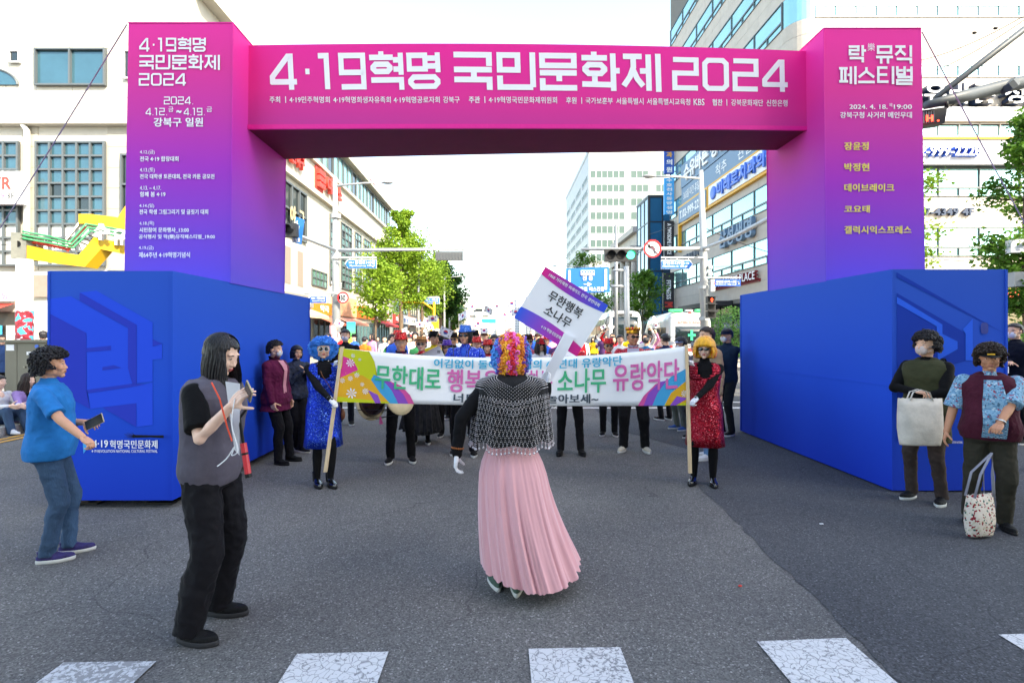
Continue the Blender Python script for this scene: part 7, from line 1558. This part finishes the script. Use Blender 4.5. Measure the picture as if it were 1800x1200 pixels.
wrap = G(); wrap.tube([(-7.12,22,.4),(-7.12,22,2.1)], .225, 14); inv(wrap.build('poster_wrap', mat('pole_poster', '#d8a0a8', .6, var=.5, vs=3), lp))
# bus lane sign on its own pole
bs = empty('bus_lane_sign', P(1103,600,25).xyz, 0, 'large blue bus lane direction sign on a twin arm pole behind the placard', 'sign'); bs.location.z = 0
tubo([V((P(1103,600,25).x,25,0)), P(1101,468,25)], [.16,.13], M_POLE, bs, 'pole'); tubo([P(1078,475,25), P(1103,475,25)], .06, M_POLE, bs, 'arm'); tubo([P(1074,503,25), P(1103,503,25)], .06, M_POLE, bs, 'arm')
plate(bs, 0,0,0,0, 24.8, M_SGC, 'sign_plate', [(993,516),(1072,513),(1070,469),(995,472)], .06); plate(bs, 0,0,0,0, 24.77, M_SW, 'lane_line', [(999,509),(1003,509),(1003,475),(999,475)]); plate(bs, 0,0,0,0, 24.77, M_SW, 'lane_line', [(1063,509),(1067,509),(1067,473),(1063,473)])
stext(bs, '전 용', 1024, 1042, 485, 493, 24.77); stext(bs, '→', 1026, 1040, 496, 503, 24.77, bold=.04); stext(bs, '가변차로 버스전용', 1006, 1062, 504, 512, 24.77)
g = G(); a = P(1021,484,24.76); b = P(1045,475,24.76); g.bb((a.x,24.75,a.z), (b.x,24.77,b.z)); g.cur = 1
for k in range(5): g.bb((a.x+.05+k*.13, 24.74, a.z+.13), (a.x+.13+k*.13, 24.75, b.z-.04))
inv(g.build('bus_symbol', [M_SW, M_SGC], bs))
# farther poles
def farpole(label, px, d, hpx, arm=None, lamp=None, m=None, extra=None):
    b = P(px, 600, d); r = empty('street_pole', (b.x, d, 0), 0, label, 'pole'); k = d/F; tubo([V((b.x,d,0)), P(px,hpx,d)], [.14,.09], m or M_POLE, r, 'pole')
    if arm: tubo([P(px,arm[1],d), P(arm[0],arm[1]-1,d)], .06, m or M_POLE, r, 'arm')
    if lamp: tubo([P(px,hpx+2,d), P(lamp,hpx-1,d)], .04, M_POLE, r, 'lamp_arm'); g = G(); g.ell(P(lamp,hpx-1,d), (.35,.15,.08), 10); inv(g.build('lamp_head', M_LAMP, r))
    return r
r = farpole('slim white pole with blue street name sign before the dark left tree', 735, 40, 446); streetname(r, '한천로138길', 'Hancheon-ro 138-gil', 743, 772, 524, 533, 39.6, False); tubo([P(735,522,40), P(772,522,39.7)], .05, M_POLE, r, 'arm')
r = farpole('yellow mast with slanting brace and control box beside the slim white pole', 763, 38, 530, m=M_YF); tubo([P(763,545,38), P(745,532,38), P(705,531,38)], .07, M_YF, r, 'brace'); g = G(); g.box(P(764,575,37.8), (.6,.4,1.2)); inv(g.build('control_box', M_YF, r))
farpole('grey lamp post left of centre whose lamp reaches over the road', 781, 52, 486, lamp=818)
r = farpole('distant signal pole on the left with a dark signal on a long arm', 790, 75, 520, arm=(848, 542)); signal(r, P(840,545,74.8), 4, None, .32, back=True)
r = farpole('distant signal pole right of the road with two small dark signals', 872, 110, 525, arm=(825, 554)); signal(r, P(831,556,109), 4, None, .3, back=True); signal(r, P(853,556,109), 4, None, .3, back=True)
r = farpole('slim dark pole rising behind the bus lane sign', 1083, 33, 395, m=M_GREY)
r = farpole('thin lamp post beside the placard with its lamp over the road', 1045, 60, 468, lamp=975)
r = empty('road_sign', P(860,562,130).xyz, 0, 'small turquoise overhead road sign far down the street', 'sign'); r.location.z = 0; plate(r, 846,871,560,568, 130, mat('sign_turquoise', '#18b0b8', .5)); tubo([V((P(873,600,130).x,130,0)), P(873,558,130)], .15, M_POLE, r, 'pole')
M_MAST = mat('mast_grey', '#4c5359', .5, var=.1, vs=3)
# near mast arm with LED board on the right
ma = empty('traffic_mast', (10.9, 9.6, 0), 0, 'thick grey mast arm entering from the right edge with a diagonal strut above it', 'signal pole')
tubo([V((11.2,9.6,0)), V((11.2,9.6,8.2))], [.2,.16], M_POLE, ma, 'pole'); tubo([V((11.2,9.6,P(1800,142,9.6).z+.25)), P(1760,153,9.6), P(1700,168,9.3), P(1628,185,9)], [.13,.12,.11,.07], M_MAST, ma, 'arm'); tubo([V((11.2,9.6,7.6)), P(1800,52,9.6), P(1645,172,9.1)], [.07,.06,.05], M_MAST, ma, 'strut'); g = G(); g.tube([P(1768,147,9.5), P(1776,157,9.5)], .15, 10); inv(g.build('clamp', M_MAST, ma))
ld = empty('led_board', P(1645,205,9.1).xyz, 0, 'black dot matrix traffic board with red characters hanging beside the right gate column', 'display board'); g = G(); q = [P(1622,221,9.1),P(1661,216,9.0),P(1665,188,9.0),P(1622,194,9.1)]; g.add(q+[p+V((0,.2,0)) for p in q], [(0,1,2,3),(7,6,5,4),(0,4,5,1),(1,5,6,2),(2,6,7,3),(3,7,4,0)]); inv(g.build('housing', M_SIG, ld)); g = G()
for i in range(9): g.tube([P(1624+i*4.4,217-i*.5,9.05), P(1624+i*4.4,197-i*.5,9.05)], .006, 4)
inv(g.build('grille', M_GREY, ld)); stext(ld, 'H .', 1627, 1650, 203, 214, 8.98, M_RDL, .05); tubo([P(1663,172,9.1), P(1664,190,9.05)], .03, M_BLK, ld, 'hanger')
# wires
def wire(label, a, b, sag, r=.012, m=None):
    g = G(); g.tube([a.lerp(b, i/14)+V((0,0,-sag*4*(i/14)*(1-i/14))) for i in range(15)], r, 4); tag(g.build('wire', m or M_BLK), label, 'cable')
wire('thin cable crossing the upper right corner above the mast arm', P(1600,110,12), P(1830,10,9), .15, .008); wire('second thin cable just below the first in the upper right corner', P(1600,140,12), P(1830,14,9), .15, .008)
wire('white cable drooping from the right tree past the office windows', P(1630,450,13), P(1800,425,12), .25, .012, M_SW); wire('thin wire from the right signal pole to the office wall', P(1237,400,22), P(1500,470,20), .3, .014); wire('thin wire over the classical building toward the signal pole', P(1140,412,40), P(1237,372,22), .1, .012)
wire('wire running from the left signal pole toward the far trees', P(590,382,22), P(760,520,60), .5, .012); wire('wire strung across the cream building front at the left', P(0,430,18), P(230,380,21), .3, .01)
g = G(); g.ell(P(1713,58,10.5), (.05,.03,.03), 6); g.ell(P(1750,50,10.2), (.05,.03,.03), 6); tag(g.build('cable_clip', M_BLK), 'pair of small dark clips on the cables in the upper right corner', 'clip', kind='stuff')
# wifi box on the tree
wb = empty('wifi_box', P(1793,433,11.2).xyz, 0, 'white public wifi box mounted on the tree at the right edge', 'wifi box'); g = G(); g.box((0,0,0), (.42,.2,.28), rz=-.3); g.build('housing', M_SW, wb); g = G(); g.box((.07,.05,-.72), (.4,.25,.32), rz=-.2); g.build('lower_box', M_POLE, wb)
g = G()
for r_ in (.03, .055, .08): g.tube([V((cos(a)*r_, -.115, sin(a)*r_-.03)) for a in [pi*.25+pi*.5*j/6 for j in range(7)]], .008, 4)
g.build('wifi_symbol', M_PNK, wb)

# market gateway arch at the left
POSTER = mat('pole_poster_red', '#b8404c', .5); nn = POSTER.node_tree.nodes; tc = nn.new('ShaderNodeTexCoord'); no = nn.new('ShaderNodeTexNoise'); no.inputs['Scale'].default_value = 4.5; POSTER.node_tree.links.new(tc.outputs['Object'], no.inputs[0]); cr = nn.new('ShaderNodeValToRGB'); cr.color_ramp.interpolation = 'CONSTANT'; ee = cr.color_ramp.elements; ee[0].color = (*C('#3fa8c8'), 1); ee[1].position = .62; ee[1].color = (*C('#d8d4dc'), 1); ee.new(.44).color = (*C('#a82838'), 1); ee.new(.52).color = (*C('#7a1c2c'), 1); POSTER.node_tree.links.new(no.outputs[0], cr.inputs[0]); POSTER.node_tree.links.new(cr.outputs[0], nn['Principled BSDF'].inputs['Base Color'])
ma_ = empty('market_gateway', (-12.2, 12.9, 0), 0, 'yellow zigzag market gateway sign with green neon tubes and white letters on a steel post', 'gateway sign')
M_YP = mat('panel_yellow', '#c59c1a', .5, var=.06, vs=2); M_GT2 = mat('tube_green', '#2f8f5f', .4); M_STL = mat('brushed_steel', '#8e8a80', .35, metal=.7, var=.2, vs=3)
def GPt(px, py, k=0): d = 12.9+ (px-30)*.011; return P(px, py, d)+V((0,k,0))
tubo([V((P(43,600,12.9).x,12.9,0)), P(43,456,12.9)], .17, mat('post_white', '#d6d8d8', .6), ma_, 'post'); g = G(); g.tube([V((P(43,600,12.9).x,12.9,1.2)), V((P(43,600,12.9).x,12.9,2.28))], .178, 14); inv(g.build('poster_wrap', POSTER, ma_)); 
g = G(); q = [GPt(19,454),GPt(46,454),GPt(46,410),GPt(19,408)]; g.add(q+[p+V((0,.5,0)) for p in q], [(0,1,2,3),(7,6,5,4),(0,4,5,1),(1,5,6,2),(2,6,7,3),(3,7,4,0)]); inv(g.build('end_box', M_STL, ma_)); g = G(); c = GPt(32,429,-.02); g.tube([c, c+V((0,.01,0))], .08, 16); inv(g.build('round_hole', M_BLK, ma_))
def ribbon(top, bot, m, name, dep=.45):
    g = G(); n = len(top); f = [GPt(*p) for p in top]+[GPt(*p) for p in bot]; g.add(f+[p+V((0,dep,0)) for p in f], [(n+i, n+i+1, i+1, i) for i in range(n-1)]+[(i, i+1, 2*n+i+1, 2*n+i) for i in range(n-1)]+[(n+i, 3*n+i, 3*n+i+1, n+i+1) for i in range(n-1)]+[(0,2*n,3*n,n),(n-1,2*n-1,4*n-1,3*n-1)]); inv(g.build(name, m, ma_))
ribbon([(47,431),(85,440),(138,448),(165,417),(200,424),(262,438)], [(47,455),(90,462),(149,469),(177,438),(215,446),(262,458)], M_YP, 'zigzag_panel'); ribbon([(138,376),(158,376),(200,381),(262,392)], [(138,393),(158,393),(200,400),(262,412)], M_YP, 'upper_panel'); ribbon([(212,374),(220,362),(240,362)], [(206,384),(222,384),(240,384)], M_YP, 'upper_panel')
for k, dy in enumerate((0, 6, 12)):
    g = G(); g.tube([GPt(46,408+dy,-.1), GPt(90,416+dy,-.1), GPt(128+k*3,427+dy*.8,-.1), GPt(156+k*4,395+dy,-.1), GPt(200,402+dy,-.1), GPt(262,414+dy,-.1)], .028, 6); inv(g.build('neon_tube', M_GT2, ma_, True))
g = G()
for k in range(9): g.tube([GPt(52+k*10,412+k*1.6,.1), GPt(60+k*10,432+k*1.5,.1)], .018, 4)
for k in range(5): g.tube([GPt(135+k*6,424-k*7,.1), GPt(150+k*5,430-k*7,.1)], .02, 4)
g.tube([GPt(108,420,.15), GPt(140,380,.15)], .04, 6); g.tube([GPt(118,424,.15), GPt(150,386,.15)], .04, 6); inv(g.build('lattice', M_STL, ma_)); g = G(); g.tube([GPt(112,440,.1), GPt(146,398,.1)], .04, 6); g.tube([GPt(50,424,.12), GPt(110,436,.12)], .035, 6); inv(g.build('red_tube', M_RED, ma_))
for s, px, py, h in (('수', 190, 411, 30), ('유', 222, 420, 30)): o = text(s, GPt(px, py, -.2), (1,.01,0), (0,0,1), .46, .46, M_SW, ma_, .06, .1, 'sign_letter'); inv(o)
# power cabinet
cb_ = empty('utility_cabinet', (-9.85, 10.2, .14), 0, 'grey green steel utility cabinet with a notice and round emblem on the left pavement', 'cabinet'); M_CAB = mat('cabinet_olive_grey', '#6f6c62', .45, metal=.4, var=.12, vs=2)
x0 = (10-880)/F*10.2; x1 = (84-880)/F*10.2; g = G(); g.bb((x0,10.2,.16), (x1,10.8,1.52)); inv(g.build('cabinet_body', M_CAB, cb_)); g = G(); g.bb((x0-.04,10.12,1.52), (x1+.04,10.86,1.57)); inv(g.build('lid', M_CAB, cb_))
for a, b in ((11, 31.5), (32.5, 83.5)): g = G(); g.bb(((a-880)/F*10.2,10.175,.2), ((b-880)/F*10.2,10.199,1.49)); inv(g.build('cabinet_door', M_CAB, cb_))
def cab(px0, px1, py0, py1, m, nm, dd=10.17): 
    g = G(); a = P(px0,py1,dd); b = P(px1,py0,dd); g.bb((a.x,dd-.005,a.z), (b.x,dd+.004,b.z)); inv(g.build(nm, m, cb_))
cab(11, 25, 605.5, 616, M_SW, 'notice'); cab(47, 78, 618, 623.5, M_SW, 'label_plate'); o = text('우전 공동신호제어기', P(62.5,620.7,10.155), U, (0,0,1), .3, .035, M_BLK, cb_, .02); inv(o); g = G(); c = P(64,608.5,10.16); g.tube([c, c+V((0,.02,0))], .036, 18); inv(g.build('emblem', M_LB, cb_)); g = G(); c = P(42,645,10.15); g.tube([c, c+V((0,.03,0))], .022, 12); inv(g.build('lock', M_STL, cb_)); cab(54, 62, 665, 671, M_SW, 'label_plate'); cab(61, 71, 674, 678, M_BLK, 'label_plate'); g = G(); g.bb((x0+.05,10.25,.0), (x1-.05,10.75,.16)); o = inv(g.build('plinth', M_KERB, cb_))
# GS banner stand near shop
st = empty('banner_stand', P(617,565,24).xyz, 0, 'rainbow coloured standing banner outside the orange shop', 'banner stand'); st.location.z = 0; xx = P(617,600,24).x
mrb = ramp_mat('rainbow_print', [(0,'#38b070'),(.25,'#50c090'),(.35,'#d83a70'),(.5,'#e8c83a'),(.7,'#60c060'),(1,'#2aa0d8')], .2, 2.3); g = G(); g.bb((xx-.2,24,.2), (xx+.2,24.03,2.3)); inv(g.build('print_panel', mrb, st)); tubo([V((xx,24.05,0.14)), V((xx,24.05,2.3))], .02, M_POLE, st, 'stand_pole'); g = G(); g.box((xx,24.1,.15), (.4,.4,.03)); inv(g.build('foot', M_BLK, st))

# ---------------------------------------------------------------- vehicles
M_CARW = mat('vehicle_white', '#b9bcbe', .25, coat=.5); M_TYRE = mat('tyre', '#1b1b1d', .85)
def wheel(root, x, y, r=.48, w_=.28):
    g = G(); g.tube([(x-w_/2,y,r), (x+w_/2,y,r)], r, 22); t = inv(g.build('wheel', M_TYRE, root, False)); g = G(); g.tube([(x-w_/2-.01,y,r), (x+w_/2+.01,y,r)], r*.55, 18); q = g.build('rim', M_STL, None); q.parent = t; q.matrix_parent_inverse = root.matrix_parent_inverse
    q.matrix_parent_inverse = (Matrix.Translation(root.location)).inverted() if False else Matrix()
    return t
def carbody(root, secs, m, name='body', sub=2):
    """secs: list of (y, halfwidth, z0, z1, roundness) cross-sections along y"""
    g = G(); rings = []; cx = root.location.x
    for y, hw_, z0, z1, rd in secs:
        r = []; pts = 24
        for j in range(pts):
            a = 2*pi*(j+.5)/pts; c_, s_ = cos(a), sin(a); e = .28; r.append(V((cx+hw_*math.copysign(abs(c_)**e, c_)*(1-.06*max(0, s_)), y, (z0+z1)/2+(z1-z0)/2*math.copysign(abs(s_)**e, s_))))
        rings.append(r)
    g.loft(rings); return inv(g.build(name, m, root, True))
bus = empty('coach', (9.0, 37, 0), 0, 'white tour coach with a large dark windscreen parked facing the viewer at the right', 'bus'); B = 37
carbody(bus, [(B-.02,1.05,.6,3.0,0),(B,1.18,.4,3.2,0),(B+.3,1.24,.3,3.45,0),(B+1,1.25,.3,3.5,0),(B+11,1.25,.3,3.5,0),(B+11.3,1.15,.5,3.3,0)], M_CARW)
def vb(root, a, b, m, nm): g = G(); g.bb(a, b); return inv(g.build(nm, m, root))
g = G(); n = 14; xs_ = [9-1.06+2.12*i/n for i in range(n+1)]; g.loft([[V((x_, B-.06+.12*abs((x_-9)/1.06)**4, z_)) for x_ in xs_] for z_ in (1.3, 2.2, 3.02)], cap=False, closed=False); ws = inv(g.build('windscreen', M_GD, bus, True)); q = ws.modifiers.new('t', 'SOLIDIFY'); q.thickness = .05; q.offset = 0
vb(bus, (8.5,B-.09,3.1), (9.5,B+.1,3.25), M_SIG, 'destination_board'); 
for s in (-1, 1):
    g = G(); g.ell((9+s*.92,B-.02,.85), (.2,.06,.13), 12); inv(g.build('headlight', M_PG, bus, True)); g = G(); g.tube([(9+s*1.15,B,3.0),(9+s*1.42,B-.25,2.9),(9+s*1.45,B-.25,2.5)], .04, 6); g.ell((9+s*1.45,B-.25,2.25), (.1,.08,.28), 10); inv(g.build('wing_mirror', M_BLK, bus, True)); wheel(bus, 9+s*1.1, B+2.5); wheel(bus, 9+s*1.1, B+8.5)
    for k in range(6): g = G(); g.bb((9+s*1.252-.01,B+1.3+k*1.55,1.75), (9+s*1.252+.01,B+2.75+k*1.55,2.85)); inv(g.build('side_window', M_GD, bus))
    g = G(); g.tube([(9+s*.5,B-.03,1.4),(9-s*.2+.3*s,B-.09,2.2)], .02, 4); inv(g.build('wiper', M_BLK, bus))
vb(bus, (8.0,B-.04,.55), (10.0,B+.02,.75), M_SIG, 'bumper_grille'); vb(bus, (8.6,B-.045,.62), (9.4,B-.03,.8), M_SW, 'number_plate'); vb(bus, (7.76,B+1.2,.7),(7.77,B+10,.9), M_GREY, 'side_stripe')
am = empty('ambulance', (8.9, 24, 0), 0, 'white ambulance with green beacons, a green cross and red lettering seen from behind', 'ambulance'); A0 = 24
carbody(am, [(A0-.02,.86,.5,2.5,0),(A0,.96,.42,2.66,0),(A0+.25,1.0,.4,2.78,0),(A0+1,1.0,.4,2.8,0),(A0+3.6,1.0,.4,2.72,0),(A0+4.2,.97,.4,2.2,0),(A0+5.2,.93,.45,1.3,0),(A0+5.5,.85,.5,1.1,0)], M_CARW)
g = G(); g.loft([[V((8.9-.8+1.6*i/10, A0-.05+.07*abs((i-5)/5)**4, z_)) for i in range(11)] for z_ in (1.3,1.7,2.08)], cap=False, closed=False); ws = inv(g.build('rear_window', M_GD, am, True)); q = ws.modifiers.new('t', 'SOLIDIFY'); q.thickness = .04; q.offset = 0
o = text('AMBULANCE', (8.9, A0-.03, 2.27), U, (0,0,1), 1.25, .13, mat('let_pale_red', '#d86a62', .5), am, .02); inv(o)
M_GCR = mat('cross_green', '#2fae86', .4); g = G(); g.box((8.92,A0-.10,1.68), (.36,.02,.12)); g.box((8.92,A0-.10,1.83), (.12,.02,.18)); g.box((8.92,A0-.10,1.53), (.12,.02,.18)); inv(g.build('green_cross', M_GCR, am))
for s in (-1, 1):
    g = G(); g.box((8.9+s*.62,A0+.25,2.84), (.62,.25,.13)); o = inv(g.build('beacon', mat('beacon_green', '#2fb070', .2, emit=.12), am)); q = o.modifiers.new('b', 'BEVEL'); q.width = .03; q.segments = 2
    g = G(); g.bb((8.9+s*1.003-.008,A0+.5,1.35), (8.9+s*1.003+.008,A0+1.9,2.05)); inv(g.build('side_window', M_GD, am)); g = G(); g.bb((8.9+s*1.003-.008,A0+2.2,1.35), (8.9+s*1.003+.008,A0+3.5,2.05)); inv(g.build('side_window', M_GD, am))
    vb(am, (8.9+s*1.006-.006,A0+.2,.95), (8.9+s*1.006+.006,A0+4.6,1.12), M_RED, 'red_stripe'); wheel(am, 8.9+s*.9, A0+1.1, .36, .22); wheel(am, 8.9+s*.9, A0+4.3, .36, .22); vb(am, (8.9+s*.9-.07,A0-.03,.8), (8.9+s*.9+.05,A0+.0,1.2), M_RED, 'tail_lamp')
vb(am, (8.0,A0-.035,.92), (9.8,A0-.02,1.08), M_RED, 'red_stripe'); vb(am, (8.75,A0+.1,2.8),(9.05,A0+.35,2.88), M_SW, 'roof_light'); g = G(); g.ell((8.9,A0+.05,2.72), (.1,.04,.03), 8); inv(g.build('brake_light', M_RED, am, True)); vb(am, (8.05,A0-.08,.45),(9.75,A0+.05,.62), M_SIG, 'bumper')

# ---------------------------------------------------------------- trees
def leafmat(name, c1, c2):
    m = bpy.data.materials.new(name); m.use_nodes = True; n = m.node_tree.nodes; l = m.node_tree.links; b = n['Principled BSDF']; b.inputs['Roughness'].default_value = .55; b.inputs['Specular IOR Level'].default_value = .3
    tc = n.new('ShaderNodeTexCoord'); no = n.new('ShaderNodeTexNoise'); no.inputs['Scale'].default_value = 1.6; no.inputs['Detail'].default_value = 5; l.new(tc.outputs['Object'], no.inputs[0]); mr = n.new('ShaderNodeMapRange'); mr.inputs[1].default_value = .35; mr.inputs[2].default_value = .65; l.new(no.outputs[0], mr.inputs[0])
    mx = n.new('ShaderNodeMix'); mx.data_type = 'RGBA'; mx.inputs[6].default_value = (*C(c1), 1); mx.inputs[7].default_value = (*C(c2), 1); l.new(mr.outputs[0], mx.inputs[0]); l.new(mx.outputs[2], b.inputs['Base Color'])
    t = n.new('ShaderNodeBsdfTranslucent'); l.new(mx.outputs[2], t.inputs[0]); s_ = n.new('ShaderNodeMixShader'); s_.inputs[0].default_value = .35; l.new(b.outputs[0], s_.inputs[1]); l.new(t.outputs[0], s_.inputs[2]); l.new(s_.outputs[0], n['Material Output'].inputs[0]); return m
M_LF1 = leafmat('leaf_fresh', '#5f8222', '#8fae3a'); M_LF2 = leafmat('leaf_mid', '#3f6a22', '#6a9434'); M_LF3 = leafmat('leaf_dark', '#24481c', '#43702c'); M_BARK = mat('bark', '#6a5a4c', .95, var=.35, vs=9, bump=.9, bs=30, stretch=(1,1,.25))
def tree(label, x, y, h, cw, ch, cz, m, nleaf=5000, ls=.16, tr=.14, seed=1, cone=0., lean_=0, name='street_tree', group='street trees along the pavement'):
    rr = random.Random(seed); root = empty(name, (x, y, 0), 0, label, 'tree', group); g = G(); top_ = V((lean_, 0, cz+ch*.7)); pts = [V((lean_*(i/6)**1.5+rr.uniform(-.04,.04)*i/3, rr.uniform(-.04,.04), top_.z*i/6)) for i in range(7)]
    g.tube(pts, [tr*1.25, tr, tr*.85, tr*.7, tr*.5, tr*.33, tr*.12], 10); tips = []
    for k in range(40):
        t = rr.uniform(.32, .98); i = min(5, int(t*6)); b = pts[i].lerp(pts[i+1], t*6-i); 
        if b.z < cz-ch*.55: continue
        a = rr.uniform(0, 2*pi); rel_ = (b.z-(cz-ch*.5))/ch; L_ = cw*.5*(1-cone*max(0, rel_))*rr.uniform(.6, 1.0)*sqrt(max(.12, 1-(2*rel_-1)**2*.75)); e = b+V((cos(a)*L_, sin(a)*L_, L_*rr.uniform(.25,.8))); mid = b.lerp(e, .5)+V((0,0,-.05*L_)); g.tube([b, mid, e], [tr*.3*(1-t*.6), tr*.18, tr*.06], 5); tips += [(e, L_), (mid, L_*.8), (b.lerp(e, .75), L_)]
    g.build('trunk', M_BARK, root, True); v = []; f = []; per = max(1, nleaf//len(tips)) if tips else 0
    for e, L_ in tips:
        R_ = max(.28, L_*.55)*rr.uniform(.7, 1.25)
        for k in range(int(per*rr.uniform(.5, 1.5))):
            d = V((rr.gauss(0,1), rr.gauss(0,1), rr.gauss(0,1)*.7)).normalized()*R_*rr.random()**.45; c = e+d; s_ = ls*rr.uniform(.55, 1.2); u = V((rr.gauss(0,1), rr.gauss(0,1), rr.gauss(0,1)*.6)).normalized(); w_ = u.cross(V((rr.gauss(0,1), rr.gauss(0,1), rr.gauss(0,1)))).normalized(); b0 = len(v)
            v += [c-u*s_*.5, c+w_*s_*.36-u*s_*.05, c+u*s_*.5, c-w_*s_*.36-u*s_*.05]; f.append((b0, b0+1, b0+2, b0+3))
    me = bpy.data.meshes.new('crown'); me.from_pydata(v, [], f); me.materials.append(m); link('crown', me, None, root); return root
tree('tall fresh green street tree on the left in front of the cream building', P(705,600,38).x, 38, 9.6, 5.4, 7.0, 5.9, M_LF1, 28000, .19, .17, 1, cone=.2)
tree('small fresh green street tree left of the tall one near the white shop', P(660,600,33).x, 33, 5.4, 3.4, 3.2, 4.1, M_LF1, 4500, .22, .08, 2)
tree('bright green tree just right of the tall left street tree', P(742,600,50).x, 50, 8.5, 5.2, 5.6, 5.6, M_LF1, 14000, .24, .16, 3)
tree('big dark green tree farther along the left pavement', P(775,600,62).x, 62, 11, 5.6, 7.6, 6.0, M_LF3, 20000, .34, .22, 4, cone=.25)
tree('low dark green tree beyond the big dark one', P(792,600,84).x, 84, 8, 4.4, 5, 4.4, M_LF2, 6000, .34, .16, 14)
tree('fresh green tree in front of the blue glass building', P(1130,600,46).x, 46, 6.6, 3.6, 3.4, 4.9, M_LF2, 6000, .22, .08, 5)
tree('green tree whose crown shows above the bus lane sign', P(1028,600,70).x, 70, 11.5, 5, 6, 9.2, M_LF2, 2500, .28, .15, 6)
tree('small tree showing under the bus lane sign beside the placard', P(1052,600,48).x, 48, 6, 4, 3, 4.6, M_LF2, 1500, .24, .1, 9)
tree('leafy tree at the right edge with a wifi box on its trunk', P(1808,600,11.5).x, 11.5, 6.0, 2.0, 4.0, 3.9, M_LF2, 9000, .11, .13, 7, cone=.35)
tree('light green tree mostly hidden behind the right gate column', P(1588,600,14).x, 14, 5.8, 1.8, 3.8, 4.5, M_LF1, 3000, .12, .11, 8)
def shrub(label, x, y, w_, h, m, n, ls, seed):
    rr = random.Random(seed); root = empty('shrub', (x, y, 0), 0, label, 'shrub', 'clipped shrubs by the office entrance'); v = []; f = []; g = G(); g.tube([(0,0,.1),(0,0,h*.6)], [.06,.03], 6); g.build('stem', M_BARK, root)
    for k in range(n):
        d = V((rr.gauss(0,1), rr.gauss(0,1), rr.gauss(0,1))).normalized()*(rr.random()**.25); c = V((d.x*w_/2, d.y*w_/2, .25+h*.5+d.z*h*.5)); s_ = ls*rr.uniform(.6,1.2); u = V((rr.gauss(0,1), rr.gauss(0,1), rr.gauss(0,1))).normalized(); q = u.orthogonal().normalized(); b0 = len(v); v += [c-u*s_*.5, c+q*s_*.35, c+u*s_*.5, c-q*s_*.35]; f.append((b0,b0+1,b0+2,b0+3))
    me = bpy.data.meshes.new('foliage'); me.from_pydata(v, [], f); me.materials.append(m); link('foliage', me, None, root)
shrub('large rounded dark shrub by the office entrance behind the pedestrian signal', 13.9, 31, 2.6, 3.2, M_LF3, 3500, .13, 1); shrub('narrow dark shrub right against the blue box edge', 14.4, 28.5, 1.4, 3.3, M_LF3, 2200, .12, 2); shrub('dark shrub under the office canopy left of the signal pole', 14.6, 38, 3, 2.6, M_LF3, 2000, .15, 3)
for i, (px, d, lb) in enumerate(((1783, 10.5, 'low leafy shrub behind the name badge man at the right edge'), (1792, 13, 'second leafy shrub farther back at the right edge'))): shrub(lb, P(px,600,d).x, d, .9, 1.5, M_LF2, 900, .1, 20+i)
g = G(); g.ell((0,0,0), (.014,.008,.007), 8); o = g.build('litter', M_RED); o.location = GND(1301, 1031)+V((0,0,.008)); tag(o, 'tiny red scrap lying on the asphalt in the lower right', 'litter')
g = G(); g.box((0,0,0), (.03,.012,.006)); o = g.build('litter', M_SW); o.location = GND(1444, 922)+V((0,0,.01)); tag(o, 'tiny white scrap lying on the newer asphalt at the right', 'litter')
bpy.data.scenes.remove(TS)
